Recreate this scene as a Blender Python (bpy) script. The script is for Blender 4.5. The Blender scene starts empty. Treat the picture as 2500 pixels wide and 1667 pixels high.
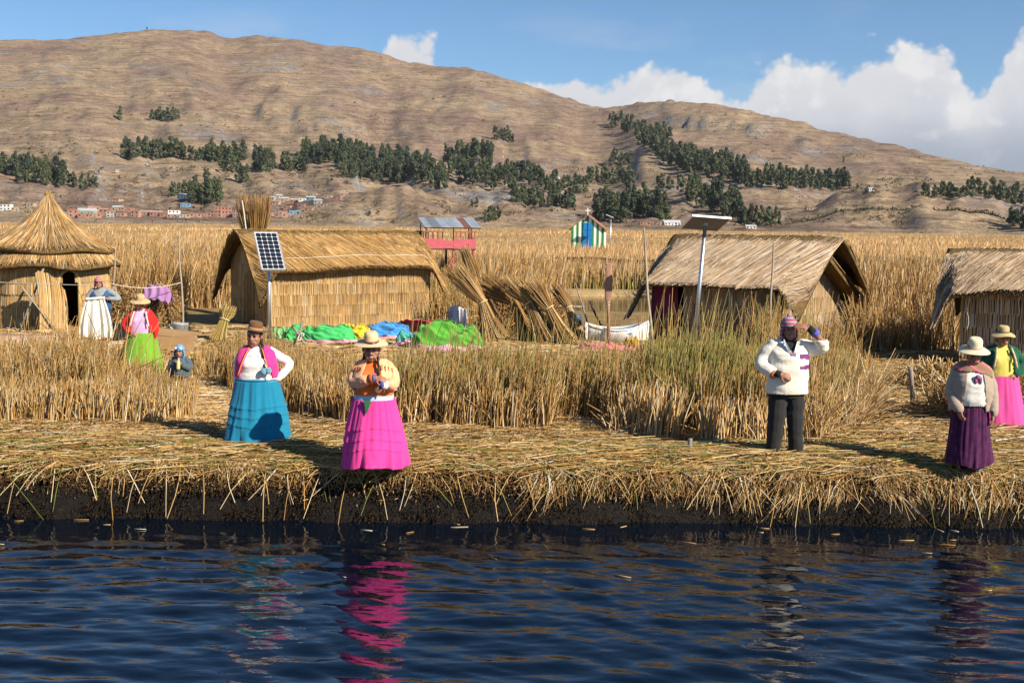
import bpy, math, random
import numpy as np
from mathutils import Vector, Matrix, Quaternion

rng = np.random.default_rng(11)
random.seed(11)
S = bpy.context.scene
COL = S.collection
R = math.radians

# ------------------------------------------------------------------ camera
F, CX, CY = 3000.0, 1250.0, 833.5          # focal length and centre of a 2500 px wide frame
HC = 3.45                                  # camera height above the lake
GZ = 0.62                                  # top of the reed island
PITCH, ROLL = math.atan((CY - 552.0) / F), R(0.72)
_fw = np.array([0, math.cos(PITCH), -math.sin(PITCH)])
_r0 = np.array([1.0, 0, 0])
_u0 = np.array([0, math.sin(PITCH), math.cos(PITCH)])
_rt = _r0 * math.cos(ROLL) + _u0 * math.sin(ROLL)
_up = _u0 * math.cos(ROLL) - _r0 * math.sin(ROLL)
cam_d = bpy.data.cameras.new('camera')
cam = bpy.data.objects.new('camera', cam_d)
COL.objects.link(cam)
m = Matrix.Identity(4)
for i in range(3):
    m[i][0], m[i][1], m[i][2] = _rt[i], _up[i], -_fw[i]
m[2][3] = HC
cam.matrix_world = m
cam_d.sensor_width = 36.0
cam_d.lens = 36.0 * F / 2500.0
cam_d.clip_start, cam_d.clip_end = 0.1, 30000
S.camera = cam

# ------------------------------------------------------------------ sun, sky, exposure
SUN = Vector((1.42, -1.12, 1.16)).normalized()
sun_el, sun_az = math.asin(SUN.z), math.atan2(SUN.x, SUN.y)
sd = bpy.data.lights.new('sun', 'SUN')
sd.energy, sd.angle, sd.color = 5.0, R(0.53), (1.0, 0.89, 0.72)
so = bpy.data.objects.new('sun', sd)
COL.objects.link(so)
so.rotation_euler = (-SUN).to_track_quat('-Z', 'Y').to_euler()
so.location = SUN * 50

W = bpy.data.worlds.new('World')
S.world = W
W.use_nodes = True
S.view_settings.view_transform = 'Standard'
S.view_settings.look = 'None'
S.view_settings.exposure = 0.72
W.cycles.sampling_method = 'MANUAL'
W.cycles.sample_map_resolution = 512
S.view_settings.gamma = 1.0
S.cycles.use_denoising = True
S.cycles.max_bounces = 5
S.cycles.diffuse_bounces = 2
S.cycles.glossy_bounces = 3
S.cycles.transparent_max_bounces = 8
S.cycles.sample_clamp_indirect = 6


def build_sky():
    nt = W.node_tree
    N, L = nt.nodes, nt.links
    N.clear()
    def math_(op, a, b=None, c=None, clamp=False):
        n = N.new('ShaderNodeMath'); n.operation = op; n.use_clamp = clamp
        for i, v in enumerate((a, b, c)):
            if v is None: continue
            if isinstance(v, (int, float)): n.inputs[i].default_value = v
            else: L.new(v, n.inputs[i])
        return n.outputs[0]
    def rngmap(v, a, b, c=0.0, d=1.0, smooth=True):
        n = N.new('ShaderNodeMapRange'); n.interpolation_type = 'SMOOTHSTEP' if smooth else 'LINEAR'
        L.new(v, n.inputs[0])
        for i, q in enumerate((a, b, c, d)): n.inputs[i + 1].default_value = q
        return n.outputs[0]
    def mixc(f, a, b):
        n = N.new('ShaderNodeMix'); n.data_type = 'RGBA'
        if isinstance(f, (int, float)): n.inputs[0].default_value = f
        else: L.new(f, n.inputs[0])
        for i, v in ((6, a), (7, b)):
            if isinstance(v, tuple): n.inputs[i].default_value = (*v, 1)
            else: L.new(v, n.inputs[i])
        return n.outputs[2]
    tc = N.new('ShaderNodeTexCoord')
    sky = N.new('ShaderNodeTexSky')
    sky.sky_type = 'NISHITA'
    sky.sun_disc = False
    sky.sun_elevation, sky.sun_rotation = sun_el, sun_az
    sky.altitude, sky.air_density, sky.dust_density, sky.ozone_density = 3800, 1.35, 0.0, 4.0
    sep = N.new('ShaderNodeSeparateXYZ'); L.new(tc.outputs['Generated'], sep.inputs[0])
    az = math_('ARCTAN2', sep.outputs[0], sep.outputs[1])
    el = math_('ARCSINE', sep.outputs[2])
    # cumulus bank: a cauliflower edge around a skyline of cloud tops
    def bill(scale, seed):
        n = N.new('ShaderNodeTexVoronoi'); n.feature = 'SMOOTH_F1'; n.voronoi_dimensions = '2D'
        n.inputs['Scale'].default_value = scale
        n.inputs['Smoothness'].default_value = 0.55
        mp = N.new('ShaderNodeMapping'); mp.inputs['Location'].default_value = (seed, seed * 0.7, seed * 1.3)
        L.new(wv, mp.inputs[0]); L.new(mp.outputs[0], n.inputs['Vector'])
        return n.outputs['Distance']
    ns = N.new('ShaderNodeTexNoise'); ns.inputs['Scale'].default_value = 14; ns.inputs['Detail'].default_value = 4
    L.new(tc.outputs['Generated'], ns.inputs['Vector'])
    wm = N.new('ShaderNodeVectorMath'); wm.operation = 'SCALE'; wm.inputs['Scale'].default_value = 0.022
    L.new(ns.outputs['Color'], wm.inputs[0])
    cmb = N.new('ShaderNodeCombineXYZ'); L.new(az, cmb.inputs[0]); L.new(math_('MULTIPLY', el, 1.15), cmb.inputs[1])
    wa2 = N.new('ShaderNodeVectorMath'); wa2.operation = 'ADD'
    L.new(cmb.outputs[0], wa2.inputs[0]); L.new(wm.outputs[0], wa2.inputs[1])
    wv = wa2.outputs[0]
    b1, b2, b3, b4 = bill(16, 0.3), bill(38, 2.1), bill(85, 4.7), bill(190, 7.7)
    lump = math_('ADD', math_('MULTIPLY', b1, 0.34), math_('ADD', math_('MULTIPLY', b2, 0.34),
                 math_('ADD', math_('MULTIPLY', b3, 0.15), math_('MULTIPLY', b4, 0.09))))
    fc = N.new('ShaderNodeFloatCurve')
    tops = [(-2200, .06), (-1200, .09), (-500, .07), (300, .05), (850, .08), (925, .136), (962, .158), (1000, .164), (1050, .160), (1092, .128),
            (1150, .124), (1250, .122), (1330, .122), (1410, .133), (1480, .130), (1560, .134), (1650, .132), (1700, .117), (1750, .115),
            (1790, .122), (1860, .130), (1900, .137), (1950, .134), (2010, .138), (2070, .143), (2110, .138), (2150, .141), (2210, .144),
            (2265, .144), (2300, .132), (2335, .116), (2370, .110), (2410, .134), (2450, .146), (2520, .150), (2650, .130), (2800, .155),
            (3100, .12), (3600, .15), (4300, .10)]
    A0, A1 = -0.95, 0.95
    cm = fc.mapping; cv = cm.curves[0]
    pts = [((math.atan((p - CX) / F) - A0) / (A1 - A0), e * 4) for p, e in tops]
    while len(cv.points) < len(pts): cv.points.new(0.5, 0.5)
    for q, (x, y) in zip(cv.points, pts): q.location = (x, y); q.handle_type = 'AUTO'
    cm.update()
    L.new(rngmap(az, A0, A1, 0, 1, False), fc.inputs['Value'])
    top = math_('MULTIPLY', fc.outputs[0], 0.25)
    edge = math_('ADD', math_('SUBTRACT', top, el), math_('MULTIPLY', math_('SUBTRACT', 0.26, lump), 0.068))
    dens = rngmap(edge, -0.004, 0.009)
    # soft thin veil at the sides of the bank
    nz = N.new('ShaderNodeTexNoise'); nz.inputs['Scale'].default_value = 9; nz.inputs['Detail'].default_value = 6
    mp = N.new('ShaderNodeMapping'); mp.inputs['Scale'].default_value = (1, 1, 3)
    L.new(tc.outputs['Generated'], mp.inputs[0]); L.new(mp.outputs[0], nz.inputs['Vector'])
    veil = math_('MULTIPLY', rngmap(nz.outputs[0], 0.50, 0.74), rngmap(math_('ABSOLUTE', math_('SUBTRACT', el, 0.115)), 0.075, 0.0, 0, 0.35))
    dens2 = math_('MAXIMUM', dens, veil)
    # cloud shading put into the colour: bright lumps, cooler hollows, grey base
    nz2 = N.new('ShaderNodeTexNoise'); nz2.inputs['Scale'].default_value = 22; nz2.inputs['Detail'].default_value = 5
    L.new(wv, nz2.inputs['Vector'])
    hollow = rngmap(math_('ADD', lump, math_('MULTIPLY', math_('SUBTRACT', nz2.outputs[0], 0.5), 0.42)), 0.13, 0.38)
    depth = rngmap(edge, 0.008, 0.085)
    shade = math_('MULTIPLY', hollow, math_('ADD', 0.35, math_('MULTIPLY', depth, 0.55)))
    cl = mixc(shade, (7.4, 7.3, 7.3), (4.4, 4.7, 5.4))
    base = rngmap(el, 0.095, 0.045)
    cl = mixc(math_('MULTIPLY', base, 0.85), cl, (3.0, 3.4, 4.2))
    # the deep blue of thin high-altitude air
    skyc = N.new('ShaderNodeHueSaturation'); skyc.inputs['Saturation'].default_value = 1.12
    skyc.inputs['Value'].default_value = 1.0
    L.new(sky.outputs[0], skyc.inputs['Color'])
    out = mixc(dens2, skyc.outputs[0], cl)
    bg = N.new('ShaderNodeBackground'); bg.inputs['Strength'].default_value = 0.072
    L.new(out, bg.inputs[0])
    wo = N.new('ShaderNodeOutputWorld'); L.new(bg.outputs[0], wo.inputs[0])


build_sky()

# ------------------------------------------------------------------ geometry of the view (places measured in the frame, set out in metres)
def ray(px, py):
    d = _fw * F + _rt * (px - CX) - _up * (py - CY)
    return d / np.linalg.norm(d)

def at(px, py, depth):                     # the point on that sight line at distance y = depth
    d = ray(px, py)
    t = depth / d[1]
    return np.array([0, 0, HC]) + d * t

def gp(px, py, z=GZ):                      # where that sight line meets the level z
    d = ray(px, py)
    t = (z - HC) / d[2]
    return np.array([0, 0, HC]) + d * t

# ------------------------------------------------------------------ noise
def _hash(i, j, k, seed):
    h = (i.astype(np.int64) * 374761393 + j.astype(np.int64) * 668265263 + k.astype(np.int64) * 2147483647 + seed * 1274126177) & 0xffffffff
    h = ((h ^ (h >> 13)) * 1274126177) & 0xffffffff
    h = (h ^ (h >> 16)) & 0xffffff
    return h / float(0xffffff)

def vnoise(x, y, z=None, seed=0):
    x = np.asarray(x, float); y = np.asarray(y, float)
    z = np.zeros_like(x) if z is None else np.asarray(z, float)
    xi, yi, zi = np.floor(x), np.floor(y), np.floor(z)
    fx, fy, fz = x - xi, y - yi, z - zi
    fx, fy, fz = [f * f * (3 - 2 * f) for f in (fx, fy, fz)]
    v = 0
    for a in (0, 1):
        for b in (0, 1):
            for c in (0, 1):
                w = (fx if a else 1 - fx) * (fy if b else 1 - fy) * (fz if c else 1 - fz)
                v = v + w * _hash(xi + a, yi + b, zi + c, seed)
    return v * 2 - 1

def fbm(x, y, z=None, oct=4, seed=0, gain=0.5):
    s, a, f = 0, 1.0, 1.0
    for o in range(oct):
        s = s + a * vnoise(np.asarray(x) * f, np.asarray(y) * f, None if z is None else np.asarray(z) * f, seed + o * 17)
        a *= gain; f *= 2.03
    return s

def sstep(a, b, x):
    t = np.clip((np.asarray(x, float) - a) / (b - a), 0, 1)
    return t * t * (3 - 2 * t)

# ------------------------------------------------------------------ materials
def nodes(name):
    mt = bpy.data.materials.new(name)
    mt.use_nodes = True
    nt = mt.node_tree
    b = nt.nodes['Principled BSDF']
    return mt, nt, b

def pmat(name, col, rough=0.8, var=0.18, scale=6.0, bump=0.0, bscale=40.0, spec=0.3, stretch=(1, 1, 1), attr=False, metal=0.0,
         col2=None, sheen=0.0, bdist=0.01, detail=4, coords='Object'):
    mt, nt, b = nodes(name)
    N, L = nt.nodes, nt.links
    tc = N.new('ShaderNodeTexCoord')
    mp = N.new('ShaderNodeMapping'); mp.inputs['Scale'].default_value = stretch
    L.new(tc.outputs[coords], mp.inputs[0])
    nz = N.new('ShaderNodeTexNoise'); nz.inputs['Scale'].default_value = scale; nz.inputs['Detail'].default_value = detail
    L.new(mp.outputs[0], nz.inputs['Vector'])
    rp = N.new('ShaderNodeValToRGB')
    c = np.array(col)
    lo, hi = (c * (1 - var), np.minimum(c * (1 + var), 0.95)) if col2 is None else (c, np.array(col2))
    rp.color_ramp.elements[0].position, rp.color_ramp.elements[1].position = 0.3, 0.7
    rp.color_ramp.elements[0].color = (*lo, 1); rp.color_ramp.elements[1].color = (*hi, 1)
    L.new(nz.outputs[0], rp.inputs[0])
    out = rp.outputs[0]
    if attr:
        at_ = N.new('ShaderNodeAttribute'); at_.attribute_name = 'Col'
        mx = N.new('ShaderNodeMix'); mx.data_type = 'RGBA'; mx.blend_type = 'MULTIPLY'; mx.inputs[0].default_value = 1
        L.new(at_.outputs['Color'], mx.inputs[6]); L.new(out, mx.inputs[7])
        out = mx.outputs[2]
    L.new(out, b.inputs['Base Color'])
    b.inputs['Roughness'].default_value = rough
    b.inputs['Specular IOR Level'].default_value = spec
    b.inputs['Metallic'].default_value = metal
    if sheen: b.inputs['Sheen Weight'].default_value = sheen
    if bump:
        n2 = N.new('ShaderNodeTexNoise'); n2.inputs['Scale'].default_value = bscale; n2.inputs['Detail'].default_value = 5
        L.new(mp.outputs[0], n2.inputs['Vector'])
        bp = N.new('ShaderNodeBump'); bp.inputs['Strength'].default_value = bump; bp.inputs['Distance'].default_value = bdist
        L.new(n2.outputs[0], bp.inputs['Height']); L.new(bp.outputs[0], b.inputs['Normal'])
    return mt

# ------------------------------------------------------------------ mesh helpers
def link(o, parent=None):
    COL.objects.link(o)
    if parent is not None: o.parent = parent
    return o

def tag(o, label=None, cat=None, group=None, kind=None):
    if label: o['label'] = label
    if cat: o['category'] = cat
    if group: o['group'] = group
    if kind: o['kind'] = kind
    return o

def empty(name, loc=(0, 0, 0), rz=0.0, label=None, cat=None, group=None):
    o = bpy.data.objects.new(name, None)
    o.location = tuple(loc); o.rotation_euler = (0, 0, rz); o.empty_display_size = 0.2
    COL.objects.link(o)
    return tag(o, label, cat, group)

def mesh_np(name, V, Fc, mat=None, parent=None, smooth=False, col=None, loc=None):
    """V (n,3), Fc (m,k) with one k, or a list of such arrays"""
    if not isinstance(Fc, list): Fc = [Fc]
    me = bpy.data.meshes.new(name)
    V = np.ascontiguousarray(V, dtype=np.float32)
    me.vertices.add(len(V)); me.vertices.foreach_set('co', V.ravel())
    idx = np.concatenate([f.ravel() for f in Fc]).astype(np.int32)
    tot = np.concatenate([np.full(len(f), f.shape[1]) for f in Fc]).astype(np.int32)
    st = np.concatenate([[0], np.cumsum(tot)[:-1]]).astype(np.int32)
    me.loops.add(len(idx)); me.loops.foreach_set('vertex_index', idx)
    me.polygons.add(len(tot)); me.polygons.foreach_set('loop_start', st)
    try: me.polygons.foreach_set('loop_total', tot)
    except Exception: pass
    if smooth: me.polygons.foreach_set('use_smooth', np.ones(len(tot), dtype=bool))
    if col is not None:
        c = np.ones((len(V), 4), dtype=np.float32); c[:, :3] = col
        me.color_attributes.new('Col', 'FLOAT_COLOR', 'POINT').data.foreach_set('color', c.ravel())
    me.update(calc_edges=True)
    if mat is not None: me.materials.append(mat)
    o = bpy.data.objects.new(name, me)
    if loc is not None: o.location = tuple(loc)
    return link(o, parent)

class MB:
    """a small mesh collected from solids"""
    def __init__(s): s.v, s.f, s.n = [], [], 0
    def add(s, V, Fs):
        V = np.asarray(V, float).reshape(-1, 3)
        s.v.append(V); s.f += [tuple(int(i) + s.n for i in f) for f in Fs]; s.n += len(V)
        return s
    def box(s, c, size, rot=None, bev=0.0):
        hx, hy, hz = [q / 2 for q in size]
        V = np.array([(x * hx, y * hy, z * hz) for x in (-1, 1) for y in (-1, 1) for z in (-1, 1)], float)
        if rot is not None: V = V @ np.array(rot).T
        return s.add(V + np.array(c, float), [(0, 1, 3, 2), (4, 6, 7, 5), (0, 4, 5, 1), (2, 3, 7, 6), (0, 2, 6, 4), (1, 5, 7, 3)])
    def rings(s, rg, cap=True, closed=True):
        k, n = len(rg), len(rg[0])
        Fs = []
        for i in range(k - 1):
            for j in range(n if closed else n - 1):
                a, b = i * n + j, i * n + (j + 1) % n
                Fs.append((a, b, b + n, a + n))
        if cap: Fs.append(tuple(range(n))[::-1]); Fs.append(tuple((k - 1) * n + j for j in range(n)))
        return s.add(np.concatenate(rg), Fs)
    def tube(s, pts, rad, n=8, cap=True, sub=1, flat=1.0):
        P = np.asarray(pts, float)
        rad = np.full(len(P), rad) if np.isscalar(rad) else np.asarray(rad, float)
        if sub > 1: P, rad = smooth_path(P, rad, sub)
        T = np.gradient(P, axis=0); T /= np.linalg.norm(T, axis=1)[:, None] + 1e-9
        ref = np.array([0, 0, 1.0]) if abs(T[0][2]) < 0.9 else np.array([0, 1.0, 0])
        rg = []
        u = np.cross(T[0], ref); u /= np.linalg.norm(u)
        for p, t, r in zip(P, T, rad):
            u = u - t * (u @ t); u /= np.linalg.norm(u) + 1e-9
            w = np.cross(t, u)
            a = np.arange(n) * 2 * np.pi / n
            rg.append(p + r * (np.cos(a)[:, None] * u + flat * np.sin(a)[:, None] * w))
        return s.rings(rg, cap)
    def lathe(s, prof, n=32, c=(0, 0, 0), fn=None, cap=True):
        a = np.arange(n) * 2 * np.pi / n
        rg = []
        for r, z in prof:
            q = np.stack([np.cos(a) * r, np.sin(a) * r, np.full(n, z)], 1)
            if fn: q = fn(q, r, z)
            rg.append(q + np.array(c))
        return s.rings(rg, cap)
    def ellip(s, c, r, rot=None, n=16, k=10):
        rg = []
        for i in range(1, k):
            t = math.pi * i / k
            a = np.arange(n) * 2 * np.pi / n
            q = np.stack([np.cos(a) * math.sin(t) * r[0], np.sin(a) * math.sin(t) * r[1], np.full(n, -math.cos(t) * r[2])], 1)
            rg.append(q)
        V = np.concatenate([[(0, 0, -r[2])]] + rg + [[(0, 0, r[2])]])
        if rot is not None: V = V @ np.array(rot).T
        Fs = [(0, 1 + (j + 1) % n, 1 + j) for j in range(n)]
        for i in range(k - 2):
            for j in range(n):
                a, b = 1 + i * n + j, 1 + i * n + (j + 1) % n
                Fs.append((a, b, b + n, a + n))
        e = len(V) - 1; q0 = 1 + (k - 2) * n
        Fs += [(q0 + j, q0 + (j + 1) % n, e) for j in range(n)]
        return s.add(V + np.array(c, float), Fs)
    def xform(s, M):
        M = np.array(M)
        s.v = [v @ M[:3, :3].T + M[:3, 3] for v in s.v]
        return s
    def arr(s): return np.concatenate(s.v)
    def build(s, name, mat=None, parent=None, smooth=True, col=None):
        me = bpy.data.meshes.new(name)
        V = s.arr()
        me.from_pydata(V.tolist(), [], s.f)
        if smooth: me.polygons.foreach_set('use_smooth', np.ones(len(me.polygons), dtype=bool))
        if col is not None:
            c = np.ones((len(V), 4), dtype=np.float32); c[:, :3] = col
            me.color_attributes.new('Col', 'FLOAT_COLOR', 'POINT').data.foreach_set('color', c.ravel())
        me.update()
        if mat is not None: me.materials.append(mat)
        return link(bpy.data.objects.new(name, me), parent)

def smooth_path(P, rad, sub):
    n = len(P); out, ro = [], []
    for i in range(n - 1):
        p0, p1, p2, p3 = P[max(i - 1, 0)], P[i], P[i + 1], P[min(i + 2, n - 1)]
        for t in np.arange(sub) / sub:
            out.append(0.5 * ((2 * p1) + (-p0 + p2) * t + (2 * p0 - 5 * p1 + 4 * p2 - p3) * t * t + (-p0 + 3 * p1 - 3 * p2 + p3) * t ** 3))
            ro.append(rad[i] + (rad[i + 1] - rad[i]) * t)
    out.append(P[-1]); ro.append(rad[-1])
    return np.array(out), np.array(ro)

def stems(base, tip, r0, r1, ctrl=None, c0=None, c1=None, sides=3, segs=2, cap=False):
    """many thin stalks at once: quadratic arcs base-ctrl-tip. returns V, F, C"""
    N = len(base)
    r0 = np.broadcast_to(r0, N); r1 = np.broadcast_to(r1, N)
    if ctrl is None: ctrl = (base + tip) / 2
    d = tip - base
    ln = np.linalg.norm(d, axis=1)[:, None] + 1e-9
    dn = d / ln
    ref = np.where(np.abs(dn[:, 2:3]) < 0.9, np.array([[0, 0, 1.0]]), np.array([[0, 1.0, 0]]))
    u = np.cross(dn, ref); u /= np.linalg.norm(u, axis=1)[:, None] + 1e-9
    w = np.cross(dn, u)
    ph = rng.random(N) * 2 * np.pi
    K = segs + 1
    V = np.empty((N, K, sides, 3)); C = np.empty((N, K, sides, 3))
    for k in range(K):
        t = k / segs
        p = base * (1 - t) ** 2 + ctrl * (2 * t * (1 - t)) + tip * t * t
        r = (r0 * (1 - t) + r1 * t)[:, None]
        for s_ in range(sides):
            a = (ph + s_ * 2 * np.pi / sides)[:, None]
            V[:, k, s_] = p + r * (np.cos(a) * u + np.sin(a) * w)
            if c0 is not None: C[:, k, s_] = c0 * (1 - t) + (c0 if c1 is None else c1) * t
    idx = np.arange(N * K * sides).reshape(N, K, sides)
    q = []
    for s_ in range(sides if sides > 2 else 1):        # two sides make a flat leaf blade
        s2 = (s_ + 1) % sides
        q.append(np.stack([idx[:, :-1, s_], idx[:, :-1, s2], idx[:, 1:, s2], idx[:, 1:, s_]], -1).reshape(-1, 4))
    Fs = [np.concatenate(q)]
    if cap: Fs.append(np.concatenate([idx[:, 0, ::-1], idx[:, -1, :]]))
    return V.reshape(-1, 3), Fs, (C.reshape(-1, 3) if c0 is not None else None)

def merge(parts):
    V, C, fs, off = [], [], {}, 0
    for v, f, c in parts:
        for q in f: fs.setdefault(q.shape[1], []).append(q + off)
        V.append(v); C.append(c); off += len(v)
    return np.concatenate(V), [np.concatenate(q) for q in fs.values()], np.concatenate(C)

STRAW = np.array([(.53, .345, .135), (.59, .40, .175), (.47, .285, .10), (.61, .44, .22), (.42, .235, .075), (.63, .49, .29)])
DRY = np.array([(.46, .275, .10), (.40, .225, .075), (.51, .325, .13), (.34, .18, .055), (.28, .145, .045)])
GREEN = np.array([(.19, .20, .045), (.26, .25, .065), (.12, .15, .03), (.33, .29, .09)])
BROWN = np.array([(.20, .115, .05), (.15, .085, .04), (.26, .16, .07), (.11, .065, .032)])
PALE = np.array([(.66, .58, .44), (.60, .50, .33), (.70, .64, .52)])

def pick(pal, n, jit=0.12):
    c = pal[rng.integers(0, len(pal), n)]
    return c * (1 + jit * rng.standard_normal((n, 1)))
def mixpick(n, **w):
    pals = dict(straw=STRAW, dry=DRY, green=GREEN, brown=BROWN, pale=PALE)
    k = list(w); pr = np.array([w[q] for q in k], float); pr /= pr.sum()
    ch = rng.choice(len(k), n, p=pr)
    out = np.empty((n, 3))
    for i, q in enumerate(k):
        mk = ch == i
        out[mk] = pick(pals[q], mk.sum())
    return np.clip(out, 0.01, 0.9)

def inpoly(P, poly):
    x, y = P[:, 0], P[:, 1]
    r = np.zeros(len(P), bool)
    n = len(poly)
    for i in range(n):
        x1, y1 = poly[i][:2]; x2, y2 = poly[(i + 1) % n][:2]
        c = ((y1 > y) != (y2 > y)) & (x < (x2 - x1) * (y - y1) / (y2 - y1 + 1e-12) + x1)
        r ^= c
    return r
def scatter(poly, n):
    poly = np.array(poly)[:, :2]
    lo, hi = poly.min(0), poly.max(0)
    out = []
    have = 0
    while have < n:
        q = lo + (hi - lo) * rng.random((n * 2, 2))
        q = q[inpoly(q, poly)]
        out.append(q); have += len(q)
    return np.concatenate(out)[:n]

M_STALK = pmat('reed_stalk', (1, 1, 1), rough=0.62, var=0.0, attr=True, spec=0.25)
def _stalkfix():
    nt = M_STALK.node_tree
    r = [n for n in nt.nodes if n.type == 'VALTORGB'][0]
    nzn = [n for n in nt.nodes if n.type == 'TEX_NOISE'][0]
    nzn.inputs['Scale'].default_value = 3.0
    r.color_ramp.elements[0].color = (.80, .79, .76, 1); r.color_ramp.elements[1].color = (1.12, 1.1, 1.06, 1)
_stalkfix()
# ================================================================== hills
def px_az(px): return np.arctan((np.asarray(px, float) - CX) / F)
_sil = [(-900, 200), (-600, 150), (-300, 112), (0, 98), (150, 96), (250, 86), (330, 76), (400, 72), (455, 72), (500, 77), (545, 90), (580, 91),
        (625, 86), (690, 92), (740, 100), (800, 110), (880, 117), (930, 130), (1000, 152), (1090, 164), (1150, 166), (1200, 180), (1260, 196),
        (1350, 226), (1420, 256), (1470, 264), (1510, 262), (1560, 251), (1640, 247), (1740, 255), (1810, 266), (1890, 283), (2000, 313),
        (2100, 338), (2200, 361), (2300, 387), (2400, 408), (2500, 420), (2700, 430), (3000, 400), (3400, 380)]
_saz, _stan, = [], []
for _px, _py in _sil:
    _d = ray(_px, _py)
    _saz.append(math.atan2(_d[0], _d[1])); _stan.append(_d[2] / math.hypot(_d[0], _d[1]))
_drp = [(-900, 3200), (0, 3000), (500, 3100), (900, 3000), (1300, 2800), (1480, 2650), (1700, 2400), (2100, 2150), (2500, 1950), (3400, 1900)]
_spurs = [  # crest line in the frame and its distance: low rocky hills in front of the main slope
    ([(1890, 548), (1960, 520), (2050, 486), (2150, 466), (2250, 468), (2340, 478), (2430, 497), (2520, 512), (2700, 520), (3000, 530)], 1230, 260),
    ([(640, 545), (720, 505), (820, 478), (900, 466), (980, 468), (1060, 482), (1150, 505), (1260, 530), (1330, 548)], 1150, 220),
    ([(1010, 548), (1100, 528), (1200, 522), (1300, 526), (1390, 538), (1450, 552)], 1010, 110),
]
def terr(x, y):
    x = np.asarray(x, float); y = np.asarray(y, float)
    az, d = np.arctan2(x, y), np.hypot(x, y)
    tan = np.interp(az, _saz, _stan)
    dr = np.interp(az, px_az([p for p, _ in _drp]), [q for _, q in _drp])
    d0 = 905 + 25 * vnoise(az * 30, az * 0, seed=5)
    H = tan * dr + HC
    u = (d - d0) / (dr - d0)
    uc = np.clip(u, 0, 1)
    h = H * (0.16 * uc + 0.84 * uc ** 1.55)
    bow = 4 * uc * (1 - uc)
    g = fbm(az * 26 + 0.8 * vnoise(x / 420, y / 420, seed=3), d / 900, oct=4, seed=21)
    h = h + bow * H * (0.030 * g - 0.030 * np.abs(fbm(az * 13 + 3, d / 1500, oct=2, seed=8)))
    h = h + bow * 4.0 * fbm(x / 90, y / 90, oct=5, seed=33, gain=.6) + sstep(0, .08, uc) * 1.6 * fbm(x / 22, y / 22, oct=3, seed=39)
    # old field terraces on the lower half of the slope
    tz = h / 5.0
    fr = tz - np.floor(tz)
    h = h + 0.45 * 5.0 * (sstep(.35, .65, fr) - fr) * sstep(0.02, 0.1, uc) * (1 - sstep(0.5, 0.75, uc))
    # crags along the crest
    h = h + sstep(0.75, 0.95, uc) * H * (.005 + .008 * sstep(px_az(1000), px_az(1500), az)) * fbm(x / 45, y / 45, oct=4, seed=44, gain=.6)
    cl_ = sstep(px_az(1530), px_az(1640), az) * (1 - sstep(px_az(1960), px_az(2150), az))
    h = h + cl_ * H * .075 * (sstep(.80, .825, uc + .02 * fbm(x / 70, y / 70, oct=3, seed=47)) - sstep(.55, 1.0, uc))
    over = np.clip(u - 1, 0, None)
    h = h * (1 - sstep(0, 0.6, over))
    for cr, dc, wd in _spurs:
        aa, tt = [], []
        for px_, py_ in cr:
            q = ray(px_, py_); aa.append(math.atan2(q[0], q[1])); tt.append(q[2] / math.hypot(q[0], q[1]))
        aa = [aa[0] - .03] + aa + [aa[-1] + .03]; tt = [-HC / dc - .004] + tt + [-HC / dc - .004]
        ht = (np.interp(az, aa, tt) * dc + HC)
        ht = ht * (1 + 0.10 * fbm(az * 60, az * 0 + dc, oct=3, seed=int(dc)))
        e = np.exp(-((d - dc) / wd) ** 2) * (d < dc) + np.exp(-((d - dc) / (wd * 1.6)) ** 2) * (d >= dc)
        s_ = ht * e * (1 + 0.10 * fbm(x / 40, y / 40, oct=4, seed=61) + 0.06 * np.abs(fbm(x / 14, y / 14, oct=2, seed=71)))
        s_ = s_ * sstep(0, 70, d - d0)
        dif = np.clip((s_ - h) / 8 + .5, 0, 1) * (d > d0)
        h = h + (s_ - h) * dif + 8 * .5 * dif * (1 - dif)
    return np.where(d < d0, -0.5 - 0 * h, h + 0.6)

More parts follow.
